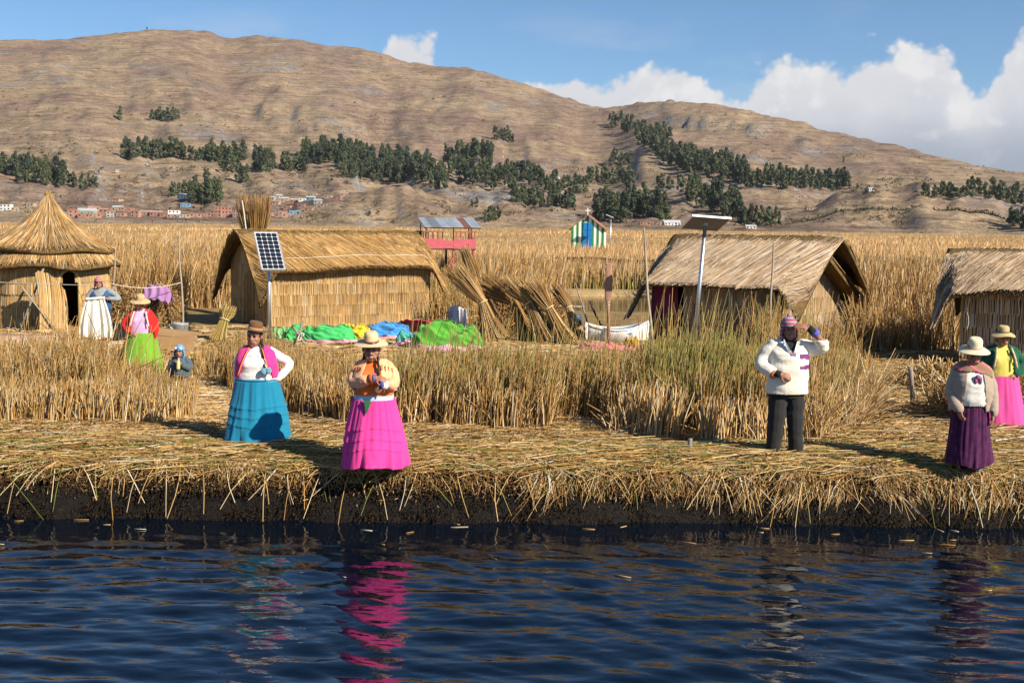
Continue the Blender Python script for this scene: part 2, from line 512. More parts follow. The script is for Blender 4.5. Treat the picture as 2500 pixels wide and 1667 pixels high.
def hills():
    na, nd = 520, 190
    azs = np.linspace(px_az(-850), px_az(3350), na)
    ds = np.concatenate([np.linspace(870, 1500, 88), np.linspace(1510, 4600, nd - 88)])
    A, D = np.meshgrid(azs, ds, indexing='ij')
    X, Y = np.sin(A) * D, np.cos(A) * D
    Z = terr(X, Y)
    V = np.stack([X, Y, Z], -1).reshape(-1, 3)
    i = np.arange(na * nd).reshape(na, nd)
    Fq = np.stack([i[:-1, :-1], i[1:, :-1], i[1:, 1:], i[:-1, 1:]], -1).reshape(-1, 4)
    mt, nt, b = nodes('hill_ground')
    N, L = nt.nodes, nt.links
    tc = N.new('ShaderNodeTexCoord')
    def noise(sc, det=5, st=(1, 1, 1), rough=.55):
        mp = N.new('ShaderNodeMapping'); mp.inputs['Scale'].default_value = st
        L.new(tc.outputs['Object'], mp.inputs[0])
        n = N.new('ShaderNodeTexNoise'); n.inputs['Scale'].default_value = sc; n.inputs['Detail'].default_value = det
        n.inputs['Roughness'].default_value = rough
        L.new(mp.outputs[0], n.inputs['Vector']); return n.outputs[0]
    def ramp(v, els):
        r = N.new('ShaderNodeValToRGB'); e = r.color_ramp.elements
        while len(e) < len(els): e.new(0.5)
        for q, (p, c) in zip(e, els): q.position = p; q.color = (*c, 1) if not np.isscalar(c) else (c, c, c, 1)
        L.new(v, r.inputs[0]); return r.outputs[0]
    def mix(f, a, bb, mode='MIX'):
        n = N.new('ShaderNodeMix'); n.data_type = 'RGBA'; n.blend_type = mode
        if np.isscalar(f): n.inputs[0].default_value = f
        else: L.new(f, n.inputs[0])
        L.new(a, n.inputs[6]); L.new(bb, n.inputs[7]); return n.outputs[2]
    big = ramp(noise(0.0042, 7, rough=.62), [(.28, (.190, .120, .085)), (.44, (.265, .170, .105)), (.56, (.350, .235, .130)), (.70, (.240, .160, .110))])
    strk = ramp(noise(1.0, 6, (.012, .012, .16), .65), [(.32, .60), (.50, 1.0), (.68, 1.25)])
    c = mix(.60, big, strk, 'MULTIPLY')
    fine = ramp(noise(.06, 8, rough=.75), [(.34, .45), (.5, 1.0), (.68, 1.35)])
    c = mix(.75, c, fine, 'MULTIPLY')
    rk = ramp(noise(.0075, 8, (1, 1, 2.2), .70), [(.55, 0.0), (.64, .8)])
    rcol = ramp(noise(.10, 6, (1, 1, .4), .75), [(.3, (.11, .095, .085)), (.52, (.25, .22, .195)), (.75, (.42, .375, .32))])
    geo = N.new('ShaderNodeNewGeometry'); sn = N.new('ShaderNodeSeparateXYZ'); L.new(geo.outputs['True Normal'], sn.inputs[0])
    stp = ramp(sn.outputs[2], [(.70, 1.0), (.84, 0.0)])
    mxr = N.new('ShaderNodeMath'); mxr.operation = 'MAXIMUM'; L.new(rk, mxr.inputs[0]); L.new(stp, mxr.inputs[1])
    c = mix(mxr.outputs[0], c, rcol)
    spz = N.new('ShaderNodeSeparateXYZ'); L.new(tc.outputs['Object'], spz.inputs[0])
    wz = N.new('ShaderNodeMath'); wz.operation = 'MULTIPLY_ADD'; wz.inputs[1].default_value = 2.6
    L.new(noise(.006, 4), wz.inputs[0]); zz = N.new('ShaderNodeMath'); zz.operation = 'MULTIPLY'; zz.inputs[1].default_value = .125
    L.new(spz.outputs[2], zz.inputs[0]); L.new(zz.outputs[0], wz.inputs[2])
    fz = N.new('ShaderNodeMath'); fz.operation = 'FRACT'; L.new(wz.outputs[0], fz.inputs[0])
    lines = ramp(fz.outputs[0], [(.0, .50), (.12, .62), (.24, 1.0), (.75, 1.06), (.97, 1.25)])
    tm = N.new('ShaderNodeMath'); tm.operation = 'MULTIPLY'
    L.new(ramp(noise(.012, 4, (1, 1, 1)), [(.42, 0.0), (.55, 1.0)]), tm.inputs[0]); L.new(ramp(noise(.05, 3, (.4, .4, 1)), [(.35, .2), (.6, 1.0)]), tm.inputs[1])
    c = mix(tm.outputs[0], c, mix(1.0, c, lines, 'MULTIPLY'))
    red = ramp(noise(.0055, 5), [(.54, 0.0), (.64, .32)])
    rc = N.new('ShaderNodeRGB'); rc.outputs[0].default_value = (.27, .15, .115, 1)
    c = mix(red, c, rc.outputs[0])
    c = mix(.7, c, ramp(noise(.30, 5, (1, 1, .6), .7), [(.36, .50), (.5, 1.0), (.64, 1.4)]), 'MULTIPLY')
    c = mix(.5, c, ramp(noise(.025, 8, rough=.7), [(.36, .55), (.5, 1.0), (.66, 1.2)]), 'MULTIPLY')
    gr = N.new('ShaderNodeRGB'); gr.outputs[0].default_value = (.86, .95, 1.08, 1)
    c = mix(1.0, c, gr.outputs[0], 'MULTIPLY')
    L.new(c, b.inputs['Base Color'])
    b.inputs['Roughness'].default_value = 0.95; b.inputs['Specular IOR Level'].default_value = 0.1
    bp = N.new('ShaderNodeBump'); bp.inputs['Strength'].default_value = 0.9; bp.inputs['Distance'].default_value = 3.0
    L.new(noise(.08, 8, (1, 1, 1.5), .7), bp.inputs['Height']); L.new(bp.outputs[0], b.inputs['Normal'])
    global _hgrid
    _hgrid = (azs, ds, Z)
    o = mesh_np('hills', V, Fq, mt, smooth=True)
    tag(o, 'dry brown terraced hills rising behind the lake shore', 'hills', kind='structure')
hills()

def hill_hit(px, py):
    q = ray(px, py); az = math.atan2(q[0], q[1]); tan = q[2] / math.hypot(q[0], q[1])
    azs, ds, Z = _hgrid
    f = (az - azs[0]) / (azs[1] - azs[0]); i = int(f); f -= i
    zz = Z[i] * (1 - f) + Z[i + 1] * f
    w = np.nonzero(((zz - HC) / ds >= tan) & (ds > 905))[0]
    if len(w) and w[0] > 0:
        j = w[0]; e0, e1 = (zz[j - 1] - HC) / ds[j - 1], (zz[j] - HC) / ds[j]
        t = min(1, max(0, (tan - e0) / (e1 - e0 + 1e-9)))
        d, z = ds[j - 1] + (ds[j] - ds[j - 1]) * t, zz[j - 1] + (zz[j] - zz[j - 1]) * t
    else: d, z = 1000.0, float(np.interp(1000.0, ds, zz))
    return np.array([math.sin(az) * d, math.cos(az) * d, z]), d

# ================================================================== lake
def water():
    xs = np.linspace(-7.6, 7.6, 380); ys = np.linspace(7.6, 15.2, 215)
    X, Y = np.meshgrid(xs, ys, indexing='ij')
    Z = np.zeros_like(X)
    for k in range(60):
        lam = 0.075 * (9 ** rng.random())
        th = rng.normal(0.25, 0.5)
        amp = 0.0020 * (lam / 0.45) ** 1.12 * (0.5 + rng.random())
        kx, ky = math.sin(th) * 2 * math.pi / lam, math.cos(th) * 2 * math.pi / lam
        ph = rng.random() * 6.28 + 1.3 * vnoise(X / 1.7 + k, Y / 1.7, seed=k)
        md = 0.65 + 0.6 * vnoise(X / 1.9 + 9 * k, Y / 1.3, seed=100 + k)
        Z += amp * np.clip(md, 0, 2) * np.sin(kx * X + ky * Y + ph)
    fade = sstep(-7.6, -7.2, X) * (1 - sstep(7.2, 7.6, X)) * sstep(7.6, 8.0, Y) * (1 - sstep(14.4, 15.2, Y) * .0)
    calm = 0.35 + 0.65 * (1 - sstep(12.2, 14.2, Y))
    Z *= fade * calm
    Z[:, -1] = 0
    V = np.stack([X, Y, Z], -1).reshape(-1, 3)
    i = np.arange(X.size).reshape(X.shape)
    Fq = np.stack([i[:-1, :-1], i[1:, :-1], i[1:, 1:], i[:-1, 1:]], -1).reshape(-1, 4)
    n = len(V)
    B = 1400
    ov = np.array([(-B, -300, 0), (B, -300, 0), (B, 7.6, 0), (-B, 7.6, 0), (-B, 15.2, 0), (-7.6, 7.6, 0), (-7.6, 15.2, 0),
                   (7.6, 7.6, 0), (B, 15.2, 0), (7.6, 15.2, 0), (-B, 960, 0), (B, 960, 0)], float)
    of = np.array([(0, 1, 2, 3), (3, 5, 6, 4), (7, 2, 8, 9), (4, 8, 11, 10)]) + n
    mt, nt, b = nodes('lake_water')
    N, L = nt.nodes, nt.links
    b.inputs['Base Color'].default_value = (.0012, .0045, .011, 1)
    b.inputs['Roughness'].default_value = 0.008
    b.inputs['IOR'].default_value = 1.39
    b.inputs['Specular IOR Level'].default_value = 0.5
    tc = N.new('ShaderNodeTexCoord')
    mp = N.new('ShaderNodeMapping'); mp.inputs['Scale'].default_value = (.55, 1, 1); mp.inputs['Rotation'].default_value = (0, 0, .2)
    L.new(tc.outputs['Object'], mp.inputs[0])
    a = N.new('ShaderNodeTexNoise'); a.inputs['Scale'].default_value = 17; a.inputs['Detail'].default_value = 3
    L.new(mp.outputs[0], a.inputs['Vector'])
    bp = N.new('ShaderNodeBump'); bp.inputs['Strength'].default_value = 0.12; bp.inputs['Distance'].default_value = 0.02
    L.new(a.outputs[0], bp.inputs['Height']); L.new(bp.outputs[0], b.inputs['Normal'])
    o = mesh_np('water', np.concatenate([V, ov]), np.concatenate([Fq, of]), mt, smooth=True)
    tag(o, 'dark blue rippled lake water', 'water', kind='structure')
water()

def floating_straws():
    n = 26
    x = rng.uniform(-6, 6, n); y = 14.0 - 2.6 * rng.random(n) ** 2.5
    a = rng.normal(0, .5, n); ln = rng.uniform(.04, .22, n)
    d = np.stack([np.cos(a) * ln, np.sin(a) * ln, 0 * a], 1)
    c = np.stack([x, y, np.full(n, .006)], 1)
    V, Fs, C = stems(c - d / 2, c + d / 2, .005, .004, None, mixpick(n, straw=.6, pale=.2, dry=.2), sides=4, segs=1, cap=True)
    tag(mesh_np('floating_straw', V, Fs, M_STALK, col=C), 'bits of straw floating on the dark water', 'straw', kind='stuff')
floating_straws()

# ================================================================== floating island
def edge_y(x):                     # where the top of the bank breaks towards the water
    return 14.62 + 0.10 * vnoise(np.asarray(x) / 1.9, 0 * np.asarray(x), seed=77) + 0.05 * vnoise(np.asarray(x) / .5, 0 * np.asarray(x), seed=78)
def top_z(x, y):
    return GZ + 0.035 * fbm(np.asarray(x) / 1.3, np.asarray(y) / 1.1, oct=3, seed=91) - 0.06 * (1 - sstep(0, .5, np.asarray(y) - edge_y(x)))
def island():
    xs = np.linspace(-24, 24, 361)
    rows = []
    ey = edge_y(xs)
    n1 = lambda s, sc: vnoise(xs / sc, 0 * xs + s * 3.3, seed=int(s * 10) + 5)
    for f, z, am in ((-.52, -.35, .05), (-.50, -.02, .05), (-.46, .06, .06), (-.40, .16, .06), (-.33, .26, .05), (-.25, .36, .05), (-.16, .44, .04), (-.07, .50, .03), (0, .545, .02)):
        rows.append(np.stack([xs, ey + f + am * n1(z, .35) + .03 * n1(z + 9, .12), 0 * xs + z + .02 * n1(z + 4, .3)], 1))
    for t in np.concatenate([np.linspace(.1, 4, 26), np.linspace(4.6, 27.0, 45)]):
        y = ey + t
        rows.append(np.stack([xs, y, top_z(xs, y)], 1))
    yb = rows[-1][:, 1]
    rows.append(np.stack([xs, yb + .2, 0 * xs - .3], 1))
    V = np.concatenate(rows)
    k, n = len(rows), len(xs)
    i = np.arange(k * n).reshape(k, n)
    Fq = np.stack([i[:-1, :-1], i[:-1, 1:], i[1:, 1:], i[1:, :-1]], -1).reshape(-1, 4)
    mt, nt, b = nodes('reed_peat')
    N, L = nt.nodes, nt.links
    tc = N.new('ShaderNodeTexCoord')
    def noise(sc, st=(1, 1, 1), det=5):
        mp = N.new('ShaderNodeMapping'); mp.inputs['Scale'].default_value = st
        L.new(tc.outputs['Object'], mp.inputs[0])
        q = N.new('ShaderNodeTexNoise'); q.inputs['Scale'].default_value = sc; q.inputs['Detail'].default_value = det
        L.new(mp.outputs[0], q.inputs['Vector']); return q.outputs[0]
    def ramp(v, els):
        r = N.new('ShaderNodeValToRGB'); e = r.color_ramp.elements
        while len(e) < len(els): e.new(.5)
        for q, (p, c) in zip(e, els): q.position = p; q.color = (*c, 1)
        L.new(v, r.inputs[0]); return r.outputs[0]
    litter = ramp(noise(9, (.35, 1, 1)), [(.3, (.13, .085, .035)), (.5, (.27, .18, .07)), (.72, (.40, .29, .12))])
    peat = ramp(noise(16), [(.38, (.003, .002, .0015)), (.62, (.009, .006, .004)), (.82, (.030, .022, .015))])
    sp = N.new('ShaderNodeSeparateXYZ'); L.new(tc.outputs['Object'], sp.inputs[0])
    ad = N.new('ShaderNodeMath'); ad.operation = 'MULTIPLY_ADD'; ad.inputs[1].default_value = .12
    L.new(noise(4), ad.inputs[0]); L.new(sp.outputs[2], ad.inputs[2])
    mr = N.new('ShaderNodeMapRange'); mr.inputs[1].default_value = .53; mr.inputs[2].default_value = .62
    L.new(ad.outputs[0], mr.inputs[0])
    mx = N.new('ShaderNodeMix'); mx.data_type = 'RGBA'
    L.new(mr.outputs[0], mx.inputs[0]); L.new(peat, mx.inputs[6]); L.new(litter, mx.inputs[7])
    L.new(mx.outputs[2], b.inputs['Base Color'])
    b.inputs['Roughness'].default_value = .85; b.inputs['Specular IOR Level'].default_value = .25
    bp = N.new('ShaderNodeBump'); bp.inputs['Strength'].default_value = 1.0; bp.inputs['Distance'].default_value = .03
    L.new(noise(38), bp.inputs['Height']); L.new(bp.outputs[0], b.inputs['Normal'])
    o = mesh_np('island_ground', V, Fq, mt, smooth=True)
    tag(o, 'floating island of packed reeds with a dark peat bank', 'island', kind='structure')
island()

# ---- loose straw lying on the island
def litter():
    parts = []
    def lay(P, lmin, lmax, rad, pal, along, spread, lift=.03, curl=.05, segs=1):
        n = len(P)
        z = top_z(P[:, 0], P[:, 1]) + rng.random(n) * lift + .004
        ln = lmin + (lmax - lmin) * rng.random(n) ** 1.5
        a = along + spread * rng.standard_normal(n)
        tl = rng.normal(0, .04, n)
        dv = np.stack([np.cos(a), np.sin(a), tl], 1) * (ln / 2)[:, None]
        c = np.concatenate([P, z[:, None]], 1)
        side = np.stack([-np.sin(a), np.cos(a), 0 * a], 1) * (rng.normal(0, curl, n) * ln)[:, None]
        side[:, 2] += rng.random(n) * .02
        b, t = c - dv, c + dv
        for q in (b, t):
            ov = q[:, 1] < edge_y(q[:, 0])
            q[ov, 2] -= (edge_y(q[ov, 0]) - q[ov, 1]) * .35
            q[:, 2] = np.maximum(q[:, 2], np.where(ov, .2, top_z(q[:, 0], q[:, 1]) - .01))
        r = rad * (.7 + .7 * rng.random(n))
        parts.append(stems(b, t, r, r * .75, (b + t) / 2 + side, pal(n), sides=3, segs=segs))
    def strip(n, x0, x1, y0, y1):
        x = rng.uniform(x0, x1, n)
        return np.stack([x, edge_y(x) + y0 + (y1 - y0) * rng.random(n)], 1)
    lay(strip(15500, -9, 10, -.25, 3.2), .10, .52, .0047, lambda n: mixpick(n, straw=.50, dry=.28, green=.05, pale=.04, brown=.13), 0.0, 1.0, .09, .12)
    lay(strip(6500, -9, 10, -.2, 1.2), .22, .85, .0052, lambda n: mixpick(n, straw=.44, green=.32, pale=.04, dry=.20), 0.03, .42, .10, .12, segs=2)
    lay(strip(9500, -9, 10, -.1, 3.2), .05, .18, .0056, lambda n: mixpick(n, straw=.58, pale=.12, dry=.18, brown=.12), 0.0, 1.4, .10)
    lay(scatter([gp(1960, 1090), gp(2900, 1110), gp(2900, 880), gp(2120, 880)], 8500), .2, .8, .006, lambda n: mixpick(n, straw=.6, dry=.25, pale=.1, green=.05), .2, .9, .14)
    lay(scatter([gp(440, 1040), gp(600, 1030), gp(580, 915), gp(490, 900)], 2000), .15, .6, .0055, lambda n: mixpick(n, straw=.6, dry=.25, pale=.15), .6, .7, .05)
    lay(scatter([gp(900, 880), gp(1600, 880), gp(1600, 825), gp(900, 825)], 3000), .3, .9, .010, lambda n: mixpick(n, straw=.65, pale=.2, dry=.15), .1, .5, .05)
    lay(scatter([gp(-60, 900), gp(500, 900), gp(500, 800), gp(-60, 800)], 2500), .3, .9, .010, lambda n: mixpick(n, straw=.6, pale=.1, dry=.3), .1, .6, .06)
    lay(scatter([gp(-100, 905), gp(2600, 930), gp(2600, 820), gp(-100, 795)], 6000), .3, 1.0, .010, lambda n: mixpick(n, straw=.55, pale=.08, dry=.30, brown=.07), .1, .9, .07)
    V, Fs, C = merge(parts)
    o = mesh_np('straw_litter', V, Fs, M_STALK, col=C)
    tag(o, 'loose cut straw and reeds strewn over the island', 'straw', kind='stuff')
litter()

# ---- the ragged bank: cut stem ends and reeds hanging to the water
def bank():
    parts = []
    rt = lambda x: sstep(-1.2, 2.0, x)               # the right half is the shaggier
    nz = lambda x, sc, sd: vnoise(x / sc, 0 * x, seed=sd)
    def face(f, x):                                  # a point on the bank, f = 0 at the brink, 1 at the water
        return np.stack([x, edge_y(x) - .08 - .46 * f, .60 - .10 * f - .50 * f ** 1.4 + .02 * nz(x, .2, 9)], 1)
    # cut ends pointing out of the bank
    n = 32000
    x = rng.uniform(-8.5, 9, n)
    f = rng.random(n) ** .75
    low = .50 + .16 * nz(x, .8, 310) + .12 * rt(x)
    keep = (f < low) | (rng.random(n) < .30)
    x, f = x[keep], f[keep]; n = len(x)
    b = face(f, x) + np.array([0, .05, 0])
    ln = .05 + .05 * rng.random(n)
    dv = np.stack([rng.normal(0, .6, n), -np.ones(n), rng.normal(-.35, .5, n)], 1)
    dv /= np.linalg.norm(dv, axis=1)[:, None]
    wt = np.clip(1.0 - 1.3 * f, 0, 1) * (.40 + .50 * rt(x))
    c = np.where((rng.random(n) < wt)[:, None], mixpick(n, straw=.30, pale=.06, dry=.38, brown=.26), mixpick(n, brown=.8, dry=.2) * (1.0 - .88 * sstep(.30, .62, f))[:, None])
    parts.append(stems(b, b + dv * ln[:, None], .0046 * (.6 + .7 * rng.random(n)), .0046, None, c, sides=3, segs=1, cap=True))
    # hanging reeds in uneven tufts
    n = 20000
    x = rng.uniform(-8.5, 9, n)
    den = np.clip(.06 + .62 * rt(x) + .75 * np.clip(nz(x, .26, 300) + .5 * nz(x, 1.1, 333), -1, 1), .03, 1)
    x = x[rng.random(n) < den]; n = len(x)
    f = .62 * rng.random(n) ** 1.2 * (1 - .35 * (1 - rt(x)))
    b = face(f, x) + np.array([0, .04, .01])
    ln = (.06 + .34 * rng.random(n) ** 2.4) * (.75 + .6 * rt(x)) * (.8 + .7 * np.clip(nz(x, .5, 301), -.7, 1))
    sl = rng.normal(0, .34, n) + .40 * nz(x, .35, 302)
    out = -(.05 + .16 * rng.random(n))
    t = b + np.stack([sl * ln, out * (.5 + ln), -ln * (.75 + .3 * rng.random(n))], 1)
    t[:, 2] = np.maximum(t[:, 2], -.02 + .05 * rng.random(n))
    ct = b + np.stack([sl * ln * .3, out * .9, .01 * np.ones(n)], 1)
    c = mixpick(n, straw=.34, dry=.36, pale=.08, green=.06, brown=.16)
    parts.append(stems(b, t, .0044 * (.5 + .95 * rng.random(n) ** 1.5), .0030, ct, c, sides=3, segs=2))
    # single long broken stalks trailing towards the water
    n = 130
    x = rng.uniform(-8, 8.5, n)
    b = face(.15 * rng.random(n), x)
    dn = rng.uniform(.35, 1.0, n)
    t = np.stack([x + rng.normal(0, .20, n), edge_y(x) - .5 * dn - .12, .55 * (1 - dn) - .02], 1)
    ct = (b + t) / 2 + np.stack([rng.normal(0, .06, n), -.08 + 0 * x, .10 + 0 * x], 1)
    parts.append(stems(b, t, .0045 + .0025 * rng.random(n), .004, ct, mixpick(n, straw=.6, pale=.2, dry=.1, green=.1), sides=4, segs=3))
    V, Fs, C = merge(parts)
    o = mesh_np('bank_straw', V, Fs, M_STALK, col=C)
    tag(o, 'ragged cut reed ends and stalks hanging down the island bank', 'reeds', kind='stuff')
bank()

# ================================================================== reeds
_hollows = [[gp(*q)[:2] for q in pl] for pl in (((1345, 1075), (1480, 1080), (1490, 1048), (1440, 1030), (1350, 1034)), ((1672, 1100), (1712, 1100), (1700, 1058), (1668, 1060)),
            ((560, 1000), (660, 1010), (640, 975), (560, 960)))]
def in_hollow(P):
    r = np.zeros(len(P), bool)
    for pl in _hollows: r |= inpoly(P, pl)
    return r

def reed_patch(P, h, w, pal0, pal1=None, lean=.10, droop=.08, wind=(.05, 0), z0=None, segs=2, sides=3, clump=.7, broken=.04):
    n = len(P)
    sd_ = int(abs(P[0, 0] * 97)) % 1000
    hol = fbm(P[:, 0] / .42, P[:, 1] / .6, oct=2, seed=sd_ + 3)
    kp = ((hol > -.42) | (rng.random(n) < .18)) & ~in_hollow(P)
    P = P[kp]; n = len(P)
    cl = .8 * fbm(P[:, 0] / clump, P[:, 1] / clump, oct=2, seed=sd_) + .75 * vnoise(P[:, 0] / 2.1, P[:, 1] / 1.6, seed=sd_ + 1)
    ht = h[0] + (h[1] - h[0]) * np.clip(.45 + .48 * cl + .26 * rng.standard_normal(n), -.25, 1.4)
    lx, ly = rng.normal(wind[0], lean, n) + .08 * cl, rng.normal(wind[1], lean, n)
    br = rng.random(n) < broken
    lx[br] += rng.normal(0, .8, br.sum()); ly[br] += rng.normal(0, .4, br.sum())
    zb = top_z(P[:, 0], P[:, 1]) - .02 if z0 is None else np.full(n, z0)
    b = np.concatenate([P, zb[:, None]], 1)
    nrm = np.sqrt(1 + lx ** 2 + ly ** 2)
    t = b + np.stack([lx, ly, np.ones(n)], 1) * (ht / nrm)[:, None]
    ct = (b + t) / 2 + np.stack([-lx * ht * .25 + rng.normal(0, droop * .3, n), -ly * ht * .25, droop * ht * .5 * rng.random(n)], 1)
    r = w * 1.25 * (.55 + .8 * rng.random(n))
    c0 = pal0(n); c1 = None if pal1 is None else np.where((rng.random(n) < .8)[:, None], .35 * c0 + .65 * pal1(n), c0)
    return stems(b, t, r, r * .45, ct, c0, c1, sides=sides, segs=segs)

def reed_stand(name, label, parts):
    V, Fs, C = merge(parts)
    return tag(mesh_np(name, V, Fs, M_STALK, col=C), label, 'reeds', kind='stuff')

dryp = lambda n: mixpick(n, straw=.36, dry=.44, brown=.17, pale=.03)
grnp = lambda n: mixpick(n, green=.62, straw=.22, dry=.16)
midp = lambda n: mixpick(n, green=.28, straw=.34, dry=.38)
strawp = lambda n: mixpick(n, straw=.62, pale=.10, dry=.20, brown=.08)

def tower_gap(P):
    px = CX + F * P[:, 0] / P[:, 1]
    return P[~((px > 1000) & (px < 1185) & (P[:, 1] < 60.5))]

def near_reeds():
    g = lambda *a: [gp(*q)[:2] for q in a]
    reed_stand('cut_reeds', 'dry cut reed stubble at the left in front of the round hut', [
        reed_patch(scatter(g((-160, 1044), (200, 1042), (330, 1044), (480, 1032), (470, 1005), (200, 1010), (-160, 1010)), 1300), (.30, .58), .0095, strawp, None, lean=.10, clump=.4),
        reed_patch(scatter(g((-160, 1042), (200, 1040), (330, 1042), (478, 1030), (470, 985), (200, 985), (-160, 985)), 2600), (.30, .55), .0068, strawp, midp, lean=.11, clump=.5),
        reed_patch(scatter(g((-200, 990), (270, 990), (262, 945), (255, 915), (-200, 915)), 5200), (.45, .88), .0066, dryp, midp, lean=.13, broken=.09),
        reed_patch(scatter(g((250, 990), (405, 990), (395, 940), (250, 925)), 1500), (.28, .52), .0066, dryp, midp, lean=.14, broken=.10),
        reed_patch(scatter(g((250, 985), (410, 985), (395, 940), (250, 935)), 45), (.6, 1.0), .006, strawp, None, lean=.15),
        reed_patch(scatter(g((395, 990), (460, 990), (440, 962), (395, 955)), 260), (.08, .26), .0066, dryp, midp, lean=.16),
        reed_patch(scatter(g((-150, 985), (330, 985), (300, 930), (-150, 930)), 150), (1.1, 1.65), .007, strawp, None, lean=.22, broken=.1),
        reed_patch(scatter(g((-200, 930), (410, 912), (380, 880), (-200, 872)), 2600), (.15, .42), .009, dryp, midp, lean=.2, broken=.1, sides=2)])
    reed_stand('cut_reeds', 'reed stand with dry stems behind the pink and turquoise skirts', [
        reed_patch(scatter(g((700, 1018), (850, 1042), (1200, 1052), (1425, 1058), (1425, 1036), (1200, 1030), (850, 1018), (700, 1000)), 2300), (.38, .66), .0092, lambda n: mixpick(n, straw=.42, dry=.34, brown=.20, pale=.04), None, lean=.12, clump=.4, broken=.06),
        reed_patch(scatter(g((540, 945), (620, 985), (730, 1022), (850, 1036), (960, 1040), (960, 975), (740, 930), (600, 905), (530, 905)), 4200), (.45, .82), .0068, dryp, midp, lean=.08, broken=.04),
        reed_patch(scatter(g((475, 930), (590, 915), (960, 955), (960, 905), (760, 878), (520, 868), (470, 885)), 4200), (.18, .42), .0075, dryp, midp, lean=.10, sides=2),
        reed_patch(scatter(g((950, 1040), (1200, 1047), (1420, 1052), (1425, 1000), (950, 985)), 4200), (.60, .98), .0066, dryp, grnp, lean=.09, broken=.05),
        reed_patch(scatter(g((950, 990), (1560, 1000), (1560, 950), (950, 935)), 3600), (.55, .90), .0068, dryp, grnp, lean=.10),
        reed_patch(scatter(g((960, 1030), (1500, 1040), (1500, 960), (960, 950)), 260), (1.1, 1.55), .006, midp, grnp, lean=.12)])
    reed_stand('green_reeds', 'tall reed stand with green tops beside the man in white', [
        reed_patch(scatter(g((1500, 1052), (1560, 1078), (1650, 1092), (1665, 1060), (1520, 1025)), 520), (.48, .74), .0105, strawp, None, lean=.08, broken=.03, clump=.3),
        reed_patch(scatter(g((1700, 1086), (1860, 1088), (1850, 1050), (1690, 1055)), 620), (.42, .68), .0105, strawp, None, lean=.09, clump=.3),
        reed_patch(scatter(g((1425, 1062), (1540, 1076), (1540, 1045), (1425, 1036)), 160), (.25, .5), .009, strawp, None, lean=.3, clump=.3, broken=.3),
        reed_patch(scatter(g((1850, 1090), (2010, 1085), (2000, 1050), (1850, 1052)), 600), (.38, .70), .0098, strawp, None, lean=.16, clump=.3, broken=.1),
        reed_patch(scatter(g((1420, 1040), (1540, 1050), (1680, 1062), (1880, 1066), (2010, 1060), (2080, 1030), (2060, 960), (1560, 950), (1440, 990)), 7000), (.66, 1.06), .0068, dryp, grnp, lean=.10, broken=.06),
        reed_patch(scatter(g((1560, 1050), (2040, 1040), (2040, 980), (1560, 970)), 200), (1.2, 1.75), .006, midp, grnp, lean=.09),
        reed_patch(scatter(g((1570, 1050), (1870, 1055), (1870, 985), (1570, 985)), 2600), (.75, 1.20), .0066, lambda n: mixpick(n, green=.5, straw=.3, dry=.2), lambda n: mixpick(n, green=1.), lean=.08),
        reed_patch(scatter(g((1980, 1085), (2110, 1055), (2140, 985), (2060, 985), (2000, 1030)), 1800), (.35, 1.0), .0062, strawp, None, lean=.45, broken=.25)])
    reed_stand('tall_reeds', 'dry feathery reeds around the grey thatched hut', [
        reed_patch(scatter(g((1545, 930), (2130, 935), (2120, 885), (1820, 870), (1800, 850), (1560, 860)), 3600), (.18, .45), .008, dryp, midp, lean=.14, sides=2),
        reed_patch(scatter(g((1545, 930), (2130, 935), (2120, 885), (1560, 860)), 90), (1.0, 1.6), .008, midp, midp, lean=.12),
        reed_patch(scatter(g((1900, 885), (2080, 895), (2080, 850), (1940, 850)), 1500), (.3, .75), .009, dryp, dryp, lean=.20, broken=.12),
        reed_patch(scatter(g((2070, 856), (2335, 862), (2335, 835), (2120, 812)), 3600), (.9, 1.6), .010, dryp, dryp, lean=.20, broken=.12, sides=2),
        reed_patch(scatter(g((2080, 835), (2340, 840), (2380, 780), (2080, 760)), 6500), (1.5, 2.0), .010, dryp, dryp, lean=.17, broken=.08, sides=2),
        reed_patch(scatter(g((1830, 868), (1905, 872), (1900, 852), (1845, 850)), 260), (.9, 1.5), .008, midp, midp, lean=.16)])
    reed_stand('tall_reeds', 'dry reeds growing between the round hut and the straw hut with arched door', [
        reed_patch(scatter([at(215, 700, 37)[:2], at(600, 700, 41.5)[:2], at(680, 700, 55)[:2], at(215, 700, 62)[:2]], 19000), (1.5, 2.2), .011, dryp, dryp, lean=.14, z0=.4, broken=.06, sides=2),
        reed_patch(scatter([at(-300, 700, 38)[:2], at(260, 700, 37)[:2], at(215, 700, 64)[:2], at(-300, 700, 64)[:2]], 11000), (1.5, 2.1), .012, dryp, dryp, lean=.14, z0=.4, sides=2)])
    reed_stand('tall_reeds', 'dry reeds growing behind the straw hut and the tied bundles', [
        reed_patch(tower_gap(scatter([at(560, 700, 46)[:2], at(1330, 700, 42)[:2], at(1385, 700, 64)[:2], at(560, 700, 64)[:2]], 17000)), (1.35, 1.95), .012, dryp, dryp, lean=.13, z0=.3, sides=2),
        reed_patch(scatter([at(1045, 700, 35)[:2], at(1150, 700, 35)[:2], at(1330, 700, 42)[:2], at(1040, 700, 45)[:2]], 3500), (.8, 1.5), .012, dryp, midp, lean=.16, z0=.5)])
    reed_stand('tall_reeds', 'dry reeds growing behind the grey thatched hut', [
        reed_patch(scatter([at(1640, 700, 45)[:2], at(2900, 700, 36)[:2], at(2900, 700, 68)[:2], at(1600, 700, 64)[:2]], 22000), (1.5, 2.1), .012, dryp, dryp, lean=.14, z0=.3, sides=2)])
near_reeds()

